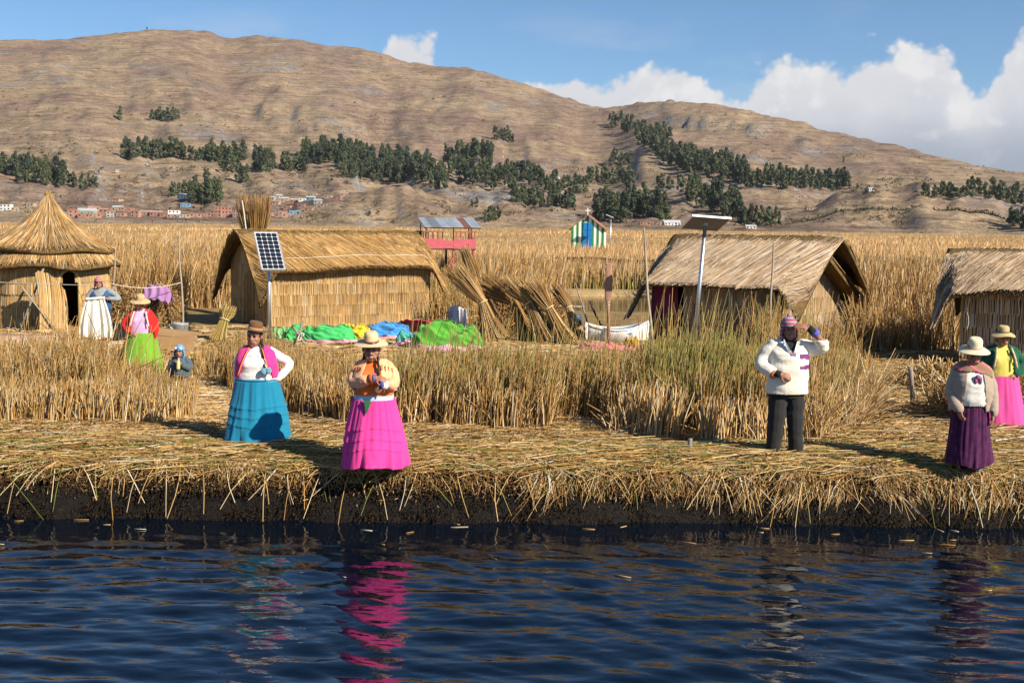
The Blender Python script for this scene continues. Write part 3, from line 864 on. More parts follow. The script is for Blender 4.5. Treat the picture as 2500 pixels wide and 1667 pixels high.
def far_reeds():
    # canopy of the reed bed that fills the bay
    ds = np.concatenate([np.linspace(72, 200, 45), np.linspace(206, 935, 60)])
    azs = np.linspace(px_az(-700), px_az(3200), 220)
    A, D = np.meshgrid(azs, ds, indexing='ij')
    X, Y = np.sin(A) * D, np.cos(A) * D
    Z = 1.50 + .18 * sstep(100, 220, D) + .22 * fbm(X / 9, Y / 9, oct=3, seed=401) * (1 + sstep(200, 500, D))
    V = np.stack([X, Y, Z], -1).reshape(-1, 3)
    i = np.arange(X.size).reshape(X.shape)
    Fq = np.stack([i[:-1, :-1], i[1:, :-1], i[1:, 1:], i[:-1, 1:]], -1).reshape(-1, 4)
    mt = pmat('reed_canopy', (.30, .19, .085), rough=.95, scale=.12, stretch=(1, .35, 1), col2=(.46, .32, .15), bump=1.0, bscale=1.4, bdist=.6, spec=.05, detail=8)
    n = 102000
    d = 64 * np.exp(np.log(900 / 64) * rng.random(n) ** 1.45)
    az = rng.uniform(px_az(-150), px_az(2650), n)
    P = np.stack([np.sin(az) * d, np.cos(az) * d], 1)
    gap = ((P[:, 0] - 22.5) / 4.0) ** 2 + ((d - 79) / 8) ** 2 < 1
    lone = (np.abs(P[:, 0] - 5.4) < 0.001)
    P, d = P[~(gap | lone)], d[~(gap | lone)]; n = len(d)
    pat = fbm(P[:, 0] / 14, P[:, 1] / 30, oct=3, seed=410)
    ht = np.clip(1.95 + .28 * pat + .20 * rng.standard_normal(n), 1.2, 2.75)
    wd = np.maximum(.013, d * .00038) * (.7 + .7 * rng.random(n))
    lean = np.stack([rng.normal(.05, .14, n), rng.normal(0, .14, n)], 1) * ht[:, None]
    ya = rng.normal(0, .7, n)
    wx, wy = np.cos(ya) * wd, np.sin(ya) * wd
    b0 = np.stack([P[:, 0] - wx, P[:, 1] - wy, 0 * d], 1); b1 = np.stack([P[:, 0] + wx, P[:, 1] + wy, 0 * d], 1)
    mz = ht * .62
    m0 = np.stack([P[:, 0] + lean[:, 0] * .35 - wx * .8, P[:, 1] + lean[:, 1] * .35 - wy * .8, mz], 1)
    m1 = m0 + np.stack([1.6 * wx, 1.6 * wy, 0 * d], 1)
    tp = np.stack([P[:, 0] + lean[:, 0], P[:, 1] + lean[:, 1], ht], 1)
    V2 = np.stack([b0, b1, m1, m0, tp], 1).reshape(-1, 3)
    k = np.arange(n) * 5
    q = np.stack([k, k + 1, k + 2, k + 3], 1); t = np.stack([k + 3, k + 2, k + 4], 1)
    ct = mixpick(n, straw=.75, dry=.25) * np.array([1.02, 1.0, 1.12]) * (1 + .12 * pat)[:, None]
    near = 1 - sstep(66, 110, d)
    cb = np.where((rng.random(n) < .75 * near)[:, None], pick(GREEN, n) * 1.05, ct * .9)
    gm = (rng.random(n) < .30 * near)
    cm = np.where(gm[:, None], .5 * ct + .5 * pick(GREEN, n), ct)
    C = np.stack([cb, cb, cm, cm, ct], 1).reshape(-1, 3)
    o1 = mesh_np('reed_bed', V2, [q, t], M_STALK, col=np.clip(C, .01, .9))
    tag(o1, 'vast golden reed bed stretching across the bay to the shore', 'reeds', kind='stuff')
    cn = mesh_np('reed_canopy', V, Fq, mt, parent=o1, smooth=True); cn['kind'] = 'stuff'
    # floating straw mat at the far side of the channel
    m_ = MB(); xs = np.linspace(1.2, 9.5, 60)
    sec = lambda x: np.array([(x, 61.4 + .5 * vnoise(x, 0., seed=3), -.1), (x, 61.6 + .5 * vnoise(x, 0., seed=3), .20 + .05 * vnoise(x * 2, 1., seed=4)), (x, 63.2, .28), (x, 65, .1)])
    m_.rings([sec(x) for x in xs], cap=False, closed=False)
    o = m_.build('straw_mat', pmat('mat_straw', (.30, .20, .09), rough=.9, scale=5, stretch=(.3, 2, 2), col2=(.50, .37, .18), bump=.8, bscale=14, bdist=.1))
    tag(o, 'floating straw mat along the far side of the channel', 'straw mat', kind='structure')
far_reeds()
# ================================================================== trees on the slopes
M_LEAF = pmat('eucalyptus_leaf', (1, 1, 1), rough=.7, var=.0, attr=True, spec=.2)
M_BARK = pmat('eucalyptus_bark', (.16, .12, .09), rough=.9, var=.3, scale=3)
def _leafvar():
    nt = M_LEAF.node_tree; N, L = nt.nodes, nt.links
    oi = N.new('ShaderNodeObjectInfo')
    rp = N.new('ShaderNodeValToRGB'); e = rp.color_ramp.elements
    e[0].color = (.62, .72, .85, 1); e[1].color = (1.45, 1.35, 1.0, 1); q = e.new(.5); q.color = (.95, 1.0, .95, 1)
    L.new(oi.outputs['Random'], rp.inputs[0])
    b = N['Principled BSDF'] if 'Principled BSDF' in N else [n for n in N if n.type == 'BSDF_PRINCIPLED'][0]
    src = b.inputs['Base Color'].links[0].from_socket
    mx = N.new('ShaderNodeMix'); mx.data_type = 'RGBA'; mx.blend_type = 'MULTIPLY'; mx.inputs[0].default_value = 1
    L.new(src, mx.inputs[6]); L.new(rp.outputs[0], mx.inputs[7]); L.new(mx.outputs[2], b.inputs['Base Color'])
_leafvar()
def tree_meshes(k, h=20.0):
    r_ = np.random.default_rng(500 + k)
    # crown: uneven clumps stacked along the upper trunk, leaves as small faces
    Vs, Fs, Cs, off = [], [], [], 0
    nc = r_.integers(9, 14)
    wide = r_.uniform(.75, 1.15)
    for c in range(nc):
        t = r_.uniform(.14, .94)
        rad = (2.1 + 2.6 * math.sin(math.pi * min(1, t * 1.02) ** .8)) * wide * r_.uniform(.55, 1.0) * .62
        off_r = (3.4 * math.sin(math.pi * min(1, .12 + .88 * t) ** .75)) * wide * r_.uniform(.2, .9)
        th = r_.uniform(0, 6.28)
        cen = np.array([math.cos(th) * off_r, math.sin(th) * off_r, t * h])
        nl = 62
        d = r_.standard_normal((nl, 3)); d /= np.linalg.norm(d, axis=1)[:, None]
        p = cen + d * (rad * r_.uniform(.45, 1.08, nl))[:, None] * np.array([1, 1, 1.35])
        p[:, 2] = np.clip(p[:, 2], .8, h)
        e1 = r_.standard_normal((nl, 3)); e1 /= np.linalg.norm(e1, axis=1)[:, None]
        e2 = np.cross(d, e1); e2 /= np.linalg.norm(e2, axis=1)[:, None] + 1e-9
        s = r_.uniform(.45, 1.0, nl)[:, None]
        tri = np.stack([p - e1 * s, p + e1 * s * .6 + e2 * s * .9, p + e1 * s * .3 - e2 * s], 1).reshape(-1, 3)
        Vs.append(tri); Fs.append(np.arange(nl * 3).reshape(-1, 3) + off); off += nl * 3
        tone = r_.uniform(.75, 1.3)
        col = np.array([.060, .076, .046]) * tone * r_.uniform(.7, 1.35, (nl, 1)) + np.array([.006, .003, 0]) * r_.random((nl, 1))
        Cs.append(np.repeat(col, 3, 0))
    V, Fc, C = np.concatenate(Vs), np.concatenate(Fs), np.concatenate(Cs)
    me = mesh_np('crown', V, Fc, M_LEAF, col=C)
    b = MB().tube([(0, 0, -1.5), (.15, 0, h * .3), (-.1, .15, h * .6), (.1, 0, h * .9)], [.42, .34, .24, .07], n=5)
    for _ in range(3):
        z = h * r_.uniform(.25, .6); a = r_.uniform(0, 6.28)
        b.tube([(0, 0, z), (math.cos(a) * 1.6, math.sin(a) * 1.6, z + 2.6)], [.17, .05], n=4)
    tr = b.build('trunk', M_BARK)
    out = (me.data, tr.data, V, Fc, C, b)
    for o in (me, tr): bpy.data.objects.remove(o)
    return out

def trees():
    protos = [tree_meshes(k) for k in range(7)]
    gv = [  # cx0, cx1, base y at left, base y at right, band of base heights, number, tree height in the frame, label
        (366, 436, 297, 297, 5, 12, 25, 'dark tree in the small square grove high on the slope'),
        (303, 452, 391, 390, 8, 19, 42, 'tall dark tree in the row across the slope above the round hut'),
        (452, 506, 395, 394, 6, 7, 30, 'tall dark tree in the row across the slope above the round hut'),
        (506, 600, 396, 398, 10, 18, 36, 'tall dark tree in the row across the slope above the round hut'),
        (540, 585, 422, 428, 10, 7, 36, 'dark tree trailing downhill below the row across the slope'),
        (622, 668, 420, 424, 12, 9, 48, 'dark tree in the clump right of the row across the slope'),
        (576, 606, 448, 452, 5, 4, 52, 'large dark tree standing in the terraced fields over the village'),
        (500, 512, 436, 440, 3, 2, 25, 'small dark tree in the terraced fields over the village'),
        (462, 540, 502, 500, 10, 14, 54, 'tall dark tree in the thick clump just over the village houses'),
        (418, 454, 482, 480, 5, 5, 32, 'dark tree left of the thick clump over the village houses'),
        (688, 750, 420, 424, 8, 9, 38, 'dark tree in the clump left of the big hillside wood'),
        (740, 905, 402, 420, 24, 36, 46, 'dark tree at the upper end of the big hillside wood'),
        (829, 985, 438, 452, 34, 44, 44, 'dark tree in the middle of the big hillside wood'),
        (930, 1090, 432, 470, 36, 48, 44, 'dark tree at the lower end of the big hillside wood'),
        (-30, 40, 430, 442, 14, 11, 44, 'dark tree in the wood beyond the round hut'),
        (38, 160, 446, 462, 24, 26, 44, 'dark tree in the wood beyond the round hut'),
        (160, 236, 460, 466, 8, 8, 30, 'dark tree in the loose row beside the wood beyond the round hut'),
        (1084, 1206, 402, 408, 10, 15, 46, 'dark tree in the clump above the tin roofed tower'),
        (1095, 1262, 440, 482, 30, 34, 42, 'dark tree in the wood running down over the tin roofed tower'),
        (1184, 1218, 545, 541, 3, 4, 44, 'dark tree at the lake shore behind the tin roofed tower'),
        (1150, 1165, 508, 510, 2, 2, 22, 'small dark tree on the dry spur behind the tower'),
        (896, 906, 530, 531, 2, 1, 18, 'lone small tree low on the dry spur'),
        (1486, 1640, 316, 354, 12, 26, 30, 'dark tree in the diagonal wood climbing to the rocky crest'),
        (1552, 1640, 356, 392, 14, 16, 36, 'dark tree in the diagonal wood climbing to the rocky crest'),
        (1600, 1702, 394, 430, 22, 28, 38, 'dark tree in the wood below the rocky crest'),
        (1650, 1830, 420, 462, 34, 50, 42, 'dark tree in the wood below the rocky crest'),
        (1826, 2070, 458, 474, 18, 46, 38, 'dark tree in the long tongue of wood reaching right along the slope'),
        (1486, 1540, 408, 414, 12, 7, 30, 'dark tree in the little clump on the bare reddish slope'),
        (1205, 1255, 346, 350, 6, 8, 30, 'dark tree in the lone thicket on the bare middle slope'),
        (1250, 1328, 452, 458, 16, 15, 40, 'dark tree in the scattered wood left of the striped chapel'),
        (1250, 1328, 500, 516, 14, 13, 40, 'dark tree in the scattered wood left of the striped chapel'),
        (1330, 1436, 470, 478, 12, 15, 38, 'dark tree in the scattered wood above the striped chapel'),
        (1336, 1404, 508, 516, 8, 9, 40, 'dark tree in the scattered wood above the striped chapel'),
        (1430, 1550, 450, 458, 12, 14, 36, 'dark tree in the scattered wood above the striped chapel'),
        (1452, 1532, 540, 548, 10, 14, 62, 'big dark tree right behind the striped chapel'),
        (1530, 1628, 530, 542, 14, 17, 60, 'big dark tree on the shore between chapel and solar panel'),
        (1600, 1700, 474, 478, 8, 8, 34, 'dark tree in the loose row over the shore wood'),
        (1676, 1812, 505, 548, 30, 30, 54, 'big dark tree in the shore wood behind the upper solar panel'),
        (1808, 1905, 550, 556, 4, 10, 44, 'dark tree at the right end of the shore wood'),
        (2250, 2375, 486, 494, 10, 13, 32, 'dark tree scattered on the right hand ridge'),
        (2362, 2424, 476, 496, 14, 8, 34, 'dark tree scattered on the right hand ridge'),
        (2420, 2520, 492, 512, 14, 16, 36, 'dark tree scattered on the right hand ridge'),
        (2462, 2530, 552, 566, 6, 8, 40, 'dark tree at the shore beyond the right hand hut'),
        (2056, 2064, 400, 400, 1, 1, 18, 'single tree on the bare right hand slope'),
        (2088, 2096, 466, 466, 1, 1, 18, 'single tree by the small white house on the right hand slope'),
        (286, 298, 294, 294, 2, 2, 26, 'lone dark tree left of the small square grove'),
    ]
    items = []
    for x0, x1, y0, y1, band, n, hp, lab in gv:
        n = int(n * 1.35) if n > 3 else n
        for i in range(n):
            t = (i + rng.random()) / n
            px, py = x0 + (x1 - x0) * t, y0 + (y1 - y0) * t - band * 1.25 * rng.random()
            p, d = hill_hit(px, py)
            h = hp * d / F * rng.uniform(.80, 1.30)
            items.append((hp, p, d, h, lab))
    items.sort(key=lambda q: -q[3] / q[2])
    rest = []
    for i, (hp, p, d, h, lab) in enumerate(items):
        k = int(rng.integers(0, 7)); s = h / 20.0; wz = s * rng.uniform(.82, 1.22); a = rng.random() * 6.28
        if i < 300:
            o = empty('eucalyptus_tree', p - np.array([0, 0, .4]), a, lab, 'tree', 'trees ' + lab.split(' tree ')[1])
            o.scale = (wz, wz, s)
            for nm, me in (('crown', protos[k][0]), ('trunk', protos[k][1])):
                c = bpy.data.objects.new(nm, me); link(c, o)
        else: rest.append((k, p, s, wz, a))
    parts = []
    for k, p, s, wz, a in rest:
        V = protos[k][2] * np.array([wz, wz, s]); ca, sa = math.cos(a), math.sin(a)
        V = np.stack([V[:, 0] * ca - V[:, 1] * sa, V[:, 0] * sa + V[:, 1] * ca, V[:, 2]], 1) + p
        tri = V.reshape(-1, 3, 3)[::4]; cen = tri.mean(1, keepdims=True)
        tri = cen + (tri - cen) * 1.9
        parts.append((tri.reshape(-1, 3), [np.arange(len(tri) * 3).reshape(-1, 3)], protos[k][4].reshape(-1, 3, 3)[::4].reshape(-1, 3)))
    if parts:
        V, Fs, C = merge(parts)
        tag(mesh_np('distant_wood', V, Fs, M_LEAF, col=C), 'dark far off woods spread over the hillside', 'wood', kind='stuff')
    # the single tree on the crest
    p, d = hill_hit(359, 77)
    o = empty('eucalyptus_tree', p, 0, 'tiny lone tree standing on the bare hill crest', 'tree'); o.scale = (.75, .75, .5)
    for nm, me in (('crown', protos[2][0]), ('trunk', protos[2][1])): link(bpy.data.objects.new(nm, me), o)
    # scrub, boulders of bush along walls and gullies
    n = 5600
    px = rng.uniform(-40, 2540, n); py = 130 + 415 * rng.random(n) ** .62
    keep = fbm(px / 110, py / 26, oct=3, seed=77) > rng.uniform(-.15, .75, n)
    px, py = px[keep], py[keep]
    Vs, Fs, Cs, off = [], [], [], 0
    for a, b in zip(px, py):
        p, d = hill_hit(a, b)
        if b < 560 and d > 3050: continue
        nl = 14
        r_ = rng.uniform(.6, 2.2) * d / 1400 * (1.0 if d < 1700 else .6)
        c = p + rng.standard_normal((nl, 3)) * np.array([r_ * 1.3, r_, r_ * .5]) + np.array([0, 0, r_ * .4])
        e = rng.standard_normal((nl, 2, 3)) * r_ * .7
        Vs.append(np.stack([c, c + e[:, 0], c + e[:, 1]], 1).reshape(-1, 3))
        Fs.append(np.arange(nl * 3).reshape(-1, 3) + off); off += nl * 3
        tone = np.array([.085, .075, .04]) if rng.random() < .6 else np.array([.12, .085, .05])
        Cs.append(np.repeat(tone * rng.uniform(.6, 1.3, (nl, 1)), 3, 0))
    tag(mesh_np('hillside_scrub', np.concatenate(Vs), np.concatenate(Fs), M_LEAF, col=np.concatenate(Cs)),
        'scrub and bushes dotted over the terraced slope', 'scrub', kind='stuff')
trees()

# ================================================================== village on the shore
HM = {k: pmat('house_' + k, c, rough=.9, var=.12, scale=.5) for k, c in dict(
    pink=(.40, .22, .165), brick=(.34, .165, .115), tan=(.42, .30, .21), white=(.72, .70, .66), blue=(.16, .30, .42), grey=(.36, .34, .32), green=(.30, .36, .26)).items()}
RM = {k: pmat('roof_' + k, c, rough=.6, var=.2, scale=.8) for k, c in dict(tin=(.45, .46, .47), rust=(.30, .14, .085), slab=(.38, .26, .20), teal=(.18, .36, .36)).items()}
M_VOID = pmat('window_dark', (.03, .03, .035), rough=.25, var=.1)
M_DOORF = pmat('far_door', (.10, .16, .24), rough=.6, var=.1)
_hm = {}
def house(px, py, wpx, hpx, wall, roof, label, group, floors=1, pitched=False, on=None):
    p, d = hill_hit(px, py) if on is None else (at(px, py, on), on)
    w, h = wpx * d / F, hpx * d / F
    o = empty('village_house', (p[0], p[1], p[2] - .3), rng.uniform(-.25, .25), label, 'house', group)
    dp = rng.uniform(.6, .9) * max(w, 5) * .8
    key = (wall, roof, floors, pitched)
    k = MB().box((0, dp / 2, h / 2 + .15), (w, dp, h + .3)); k.build('wall', HM[wall], o, smooth=False)
    r_ = MB()
    if pitched:
        e = .35
        V = [(-w / 2 - e, -e, h + .25), (w / 2 + e, -e, h + .25), (w / 2 + e, dp + e, h + .25), (-w / 2 - e, dp + e, h + .25), (-w / 2 - e, dp / 2, h + .3 + w * .16), (w / 2 + e, dp / 2, h + .3 + w * .16)]
        r_.add(V, [(0, 1, 5, 4), (2, 3, 4, 5), (0, 4, 3), (1, 2, 5), (0, 3, 2, 1)])
    else:
        r_.box((0, dp / 2, h + .38), (w + .5, dp + .5, .18))
    r_.build('roof', RM[roof], o, smooth=False)
    nx = max(2, int(w / 2.6)); fh = h / floors
    wm = _hm.get('win')
    for f in range(floors):
        for i in range(nx):
            x = -w / 2 + w * (i + .5) / nx
            if f == 0 and i == nx // 2:
                q = MB().box((0, 0, 0), (1.0, .12, min(2.0, fh * .75))).build('door', M_DOORF, o, smooth=False)
                q.location = (x, -.03, .3 + min(2.0, fh * .75) / 2)
                continue
            if wm is None:
                q = MB().box((0, 0, 0), (1.15, .12, 1.1)).build('window', M_VOID, o, smooth=False); wm = _hm['win'] = q.data
            else:
                q = link(bpy.data.objects.new('window', wm), o)
            q.location = (x, -.03, .3 + fh * (f + .55))
    return o

def village():
    walls = ['pink', 'brick', 'pink', 'tan', 'pink', 'brick', 'grey']
    G = 'houses of the lakeside village'
    x = 168.0
    while x < 700:
        w = rng.uniform(15, 30)
        wl = walls[rng.integers(0, len(walls))]
        fl = 2 if rng.random() < .45 else 1
        lab = {'pink': 'pink plastered house in the front row of the lakeside village', 'brick': 'bare brick house in the front row of the lakeside village',
               'tan': 'tan house in the front row of the lakeside village', 'grey': 'grey house in the front row of the lakeside village'}[wl]
        house(x + w / 2, 529 + rng.uniform(-2, 3), w, (8.5 if fl == 1 else 15) * rng.uniform(.9, 1.1), wl, ['slab', 'rust', 'tin', 'slab'][rng.integers(0, 4)], lab, lab.replace(' house in', ' houses in'), fl, rng.random() < .3)
        x += w * rng.uniform(.86, 1.08)
    x = 165.0
    while x < 330:
        w = rng.uniform(14, 26)
        house(x + w / 2, 517 + rng.uniform(-3, 2), w, 9 * rng.uniform(.9, 1.2), walls[rng.integers(0, 4)], ['tin', 'slab', 'rust'][rng.integers(0, 3)],
              'house in the second row of the lakeside village beside the round hut roof', 'second row village houses', 1, rng.random() < .4)
        x += w * rng.uniform(.95, 1.5)
    house(424, 531, 26, 17, 'white', 'slab', 'white two storey house with dark windows in the village front row', None, 2)
    house(545, 532, 40, 26, 'brick', 'slab', 'tall unfinished brick block in the village front row', None, 3)
    house(208, 528, 40, 12, 'green', 'tin', 'long pale green house in the village front row', None, 1, True)
    for (a, b, w, h, wl, rf) in [(12, 514, 26, 14, 'white', 'slab'), (-12, 512, 20, 12, 'pink', 'slab'), (36, 516, 16, 9, 'tan', 'tin'), (70, 504, 22, 7, 'tan', 'tin')]:
        house(a, b, w, h, wl, rf, 'house of the village edge left of the round hut', 'village houses left of the round hut', 2 if h > 12 else 1)
    for (a, b, w, h, wl, rf) in [(672, 500, 18, 8, 'tan', 'slab'), (694, 494, 18, 9, 'tan', 'tin'), (716, 497, 16, 9, 'brick', 'tin'), (738, 492, 18, 8, 'white', 'tin'), (757, 489, 20, 7, 'blue', 'tin'),
                                 (775, 498, 18, 9, 'grey', 'tin'), (735, 507, 16, 9, 'brick', 'slab'), (700, 512, 18, 10, 'pink', 'slab'), (720, 524, 26, 9, 'blue', 'tin'), (690, 527, 20, 12, 'pink', 'slab'),
                                 (752, 516, 20, 8, 'pink', 'slab'), (800, 484, 18, 7, 'tan', 'tin'), (822, 488, 20, 8, 'brick', 'tin'), (840, 480, 18, 7, 'tan', 'slab'), (650, 516, 20, 12, 'brick', 'rust'),
                                 (790, 505, 16, 7, 'tan', 'slab'), (662, 488, 14, 6, 'tan', 'tin'), (682, 484, 14, 7, 'grey', 'tin'), (765, 478, 16, 6, 'tan', 'tin')]:
        house(a, b, w, h, wl, rf, 'small house stepping up the slope at the right end of the village', 'small houses up the slope', 1, rng.random() < .5)
    for (a, b, w, h, wl, rf, lab) in [(265, 421, 34, 6, 'tan', 'tin', 'low tan farmhouse above the terraces over the round hut'), (150, 425, 26, 8, 'white', 'tin', 'pale farmhouse among the trees beyond the round hut'),
                                      (268, 492, 44, 6, 'tan', 'rust', 'long low tan building on the terrace over the village'), (447, 486, 30, 8, 'white', 'tin', 'white house left of the thick tree clump over the village'),
                                      (452, 505, 22, 8, 'blue', 'tin', 'pale blue house at the foot of the thick tree clump'), (966, 424, 16, 8, 'blue', 'teal', 'bright blue house inside the big hillside wood'),
                                      (1357, 516, 14, 10, 'tan', 'tin', 'little tan hut on the slope left of the striped chapel'), (2128, 467, 13, 7, 'white', 'tin', 'little white house standing on the right hand slope'),
                                      (1945, 487, 20, 10, 'tan', 'tin', 'stone house at the end of the tongue of wood'), (1642, 551, 40, 7, 'white', 'tin', 'long white building at the shore beside the upper solar panel'),
                                      (1834, 558, 24, 5, 'white', 'tin', 'small white shed at the shore right of the upper solar panel'), (1575, 550, 26, 8, 'brick', 'rust', 'red roofed shed at the shore behind the pole'),
                                      (1604, 549, 20, 8, 'tan', 'rust', 'brown shed beside the long white shore building'), (1360, 440, 10, 7, 'white', 'tin', 'tiny white hut among the scattered wood'),
                                      (1985, 512, 30, 5, 'tan', 'slab', 'low stone pen on the right hand slope'), (1125, 476, 22, 5, 'tan', 'tin', 'low tan barn below the big hillside wood')]:
        house(a, b, w, h, wl, rf, lab, None, 1, wl == 'white')
    # red and white radio mast on the slope
    p, d = hill_hit(1228, 392)
    h = 30 * d / F
    o = empty('radio_mast', p, 0, 'thin red and white radio mast on the hillside', 'mast')
    mr, mw = pmat('mast_red', (.45, .08, .05)), pmat('mast_white', (.7, .7, .68))
    for i in range(5):
        MB().tube([(0, 0, h * i / 5), (0, 0, h * (i + 1) / 5)], [.55 - .07 * i, .5 - .07 * i], n=5).build('mast_section', mr if i % 2 == 0 else mw, o, smooth=False)
village()
# ================================================================== huts of totora reed
M_THATCH = pmat('thatch_under', (.16, .105, .045), rough=.95, var=.35, scale=9, stretch=(1, .3, 1), bump=.8, bscale=60, bdist=.02, spec=.05)
M_WALLIN = pmat('wall_dark_reed', (.11, .07, .03), rough=.95, var=.3, scale=12, spec=.05)
M_ROPE = pmat('rope_pale', (.62, .56, .45), rough=.9, var=.15, scale=40, bump=.5, bscale=120)
M_STICK = pmat('stick_bark', (.34, .28, .21), rough=.85, var=.3, scale=9, stretch=(1, 1, .25), bump=.4, bscale=60)
M_GREYW = pmat('weathered_wood', (.27, .235, .20), rough=.9, var=.35, scale=7, stretch=(3, 3, .4), bump=.6, bscale=40)
M_STEEL = pmat('galvanised_steel', (.55, .57, .60), rough=.38, var=.10, scale=12, metal=.85, spec=.5)
M_ALU = pmat('aluminium_frame', (.72, .73, .75), rough=.35, var=.06, metal=.7)

def mat_band(name, parent, p0, p1, z0, z1, pal, r=.012, gap=.95, lift=.008, zfun=None, skip=None, nrm=None, bundle=1):
    """one course of upright reed stems between two points of the wall foot"""
    p0, p1 = np.array(p0, float), np.array(p1, float)
    L = np.linalg.norm(p1 - p0); n = int(L / (r * 2 * gap))
    t = (np.arange(n) + rng.uniform(-.3, .3, n)) / n
    b = p0 + (p1 - p0) * t[:, None]
    nv = np.array([(p1 - p0)[1], -(p1 - p0)[0]]) / L if nrm is None else np.array(nrm)
    zt = np.full(n, z1) if zfun is None else np.minimum(z1, zfun(t * L))
    ok = zt > z0 + .03
    if skip is not None: ok &= ~skip(t * L)
    b, zt, t = b[ok], zt[ok], t[ok]; n = len(b)
    wob = .010 * vnoise(t * L * 3, 0 * t, seed=int(z0 * 100) + 7)
    jt = rng.normal(0, .012, n)
    base = np.concatenate([b + nv * (lift + .012 + wob[:, None] + .004 * rng.random((n, 1))), (z0 - .015 + jt)[:, None]], 1)
    tip = np.concatenate([b + nv * (.012 + .004 * rng.random((n, 1))), (zt + .02)[:, None]], 1)
    tip[:, :2] += rng.normal(0, .004, (n, 2))
    lg = vnoise(t * L / .35, 0 * t + z0, seed=31)
    c0_ = pal(n); c = (.55 * c0_ + .45 * c0_.mean(0)) * (1 + .16 * lg[:, None])
    c2 = c * rng.uniform(.88, 1.06, (n, 1))
    V, Fs, C = stems(base, tip, r * (.8 + .4 * rng.random(n)), r * .85, None, c2, c, sides=4, segs=1)
    o = mesh_np(name, V, Fs, M_STALK, parent, smooth=False, col=np.clip(C, .01, .9)); o['kind'] = 'stuff'
    return o

class Roof:
    def __init__(s, L, W, ridge, eave, ox0, ox1, oy, curl0=0, curl1=0, wave=.05, sag=.04, bulge=.07, cw=.45, seed=0, back=None, cp=2.2):
        s.__dict__.update(locals())
    def pt(s, u, v, off=0.0):
        u, v = np.asarray(u, float), np.asarray(v, float)
        t = np.abs(v)
        y = s.W / 2 + v * (s.W / 2 + s.oy)
        rd = s.ridge - s.sag * np.sin(np.pi * np.clip((u + s.ox0) / (s.L + s.ox0 + s.ox1), 0, 1))
        z = rd - (rd - s.eave) * np.sqrt(t ** 2 + .0036) + .06 * .35 + s.bulge * np.sin(np.pi * np.minimum(t, 1))
        z = z + s.wave * t ** 2 * (vnoise(u / .9, 0 * u + 3, seed=s.seed) + .6 * np.sin(u * 1.4 + s.seed))
        e0, e1 = 1 - sstep(0, s.cw, u + s.ox0), 1 - sstep(0, s.cw, s.L + s.ox1 - u)
        z = z - (s.curl0 * e0 ** 1.5 + s.curl1 * e1 ** 1.5) * np.clip(t, 0, 1.05) ** s.cp - .02 * (e0 + e1)
        z = z + .012 * vnoise(u * 3, v * 6, seed=s.seed + 2)
        return np.stack([u, y, z + off], -1)
    def build(s, parent, pal, n=2600, slant=0.0, r=.0085, vback=True, th=.11, groups=3):
        us = np.linspace(-s.ox0, s.L + s.ox1, 46); vs = np.linspace(-1, 1, 41)
        U, Vv = np.meshgrid(us, vs, indexing='ij')
        T, B = s.pt(U, Vv), s.pt(U, Vv, -th)
        nu, nv = U.shape
        V = np.concatenate([T.reshape(-1, 3), B.reshape(-1, 3)])
        i = np.arange(nu * nv).reshape(nu, nv); j = i + nu * nv
        f = [np.stack([i[:-1, :-1], i[1:, :-1], i[1:, 1:], i[:-1, 1:]], -1).reshape(-1, 4),
             np.stack([j[:-1, :-1], j[:-1, 1:], j[1:, 1:], j[1:, :-1]], -1).reshape(-1, 4)]
        for a, b in ((i[0], j[0]), (i[-1][::-1], j[-1][::-1]), (i[::-1, 0], j[::-1, 0]), (i[:, -1], j[:, -1])):
            f.append(np.stack([a[:-1], a[1:], b[1:], b[:-1]], -1))
        rf = mesh_np('roof', V, np.concatenate(f), M_THATCH, parent, smooth=True)
        parts = []
        for side, m in ((-1, n), (1, n // 6 if vback else 0)):
            if not m: continue
            u = rng.uniform(-s.ox0 - .02, s.L + s.ox1 + .02, m)
            row = rng.integers(0, groups, m)
            t0 = np.clip(row / groups - .10 + rng.normal(0, .05, m), -.04, 1)
            t1 = np.minimum(t0 + (1 / groups + .32) * rng.uniform(.8, 1.2, m), 1.03 + .02 * rng.standard_normal(m))
            tm = (t0 + t1) / 2
            du = slant * (t1 - t0) * (s.W / 2 + s.oy) + rng.normal(0, .025, m)
            lift = .006 + .018 * rng.random(m)
            lo, hi = -s.ox0 - .03, s.L + s.ox1 + .03
            uu = lambda x: np.clip(x, lo, hi)
            a = s.pt(uu(u - du / 2), side * t0); b = s.pt(uu(u + du / 2), side * t1); c = s.pt(uu(u), side * tm)
            for q in (a, b, c): q[:, 2] += lift
            b[:, 2] += .008
            ctrl = 2 * c - (a + b) / 2
            lg = vnoise(u / .25, tm * 2, seed=5)
            col = pal(m) * (1 + .20 * lg)[:, None]
            parts.append(stems(a, b, r * (.7 + .6 * rng.random(m)), r * .8, ctrl, col, sides=3, segs=2))
        V, Fs, C = merge(parts)
        o = mesh_np('thatch', V, Fs, M_STALK, rf, col=np.clip(C, .01, .9)); o['kind'] = 'stuff'
        # trimmed edge of stalk ends along the eave
        m = int((s.L + s.ox0 + s.ox1) * 200)
        u = rng.uniform(-s.ox0, s.L + s.ox1, m)
        a = s.pt(u, np.full(m, -.97), -th * rng.random(m)); b = s.pt(u + rng.normal(0, .01, m), np.full(m, -1.03) - .02 * rng.random(m)); b[:, 2] = a[:, 2] - .03
        V, Fs, C = stems(a, b, r * .9, r * .8, None, pal(m) * rng.uniform(.5, .95, (m, 1)), sides=3, segs=1, cap=True)
        o = mesh_np('eave_edge', V, Fs, M_STALK, rf, col=C); o['kind'] = 'stuff'
        return rf

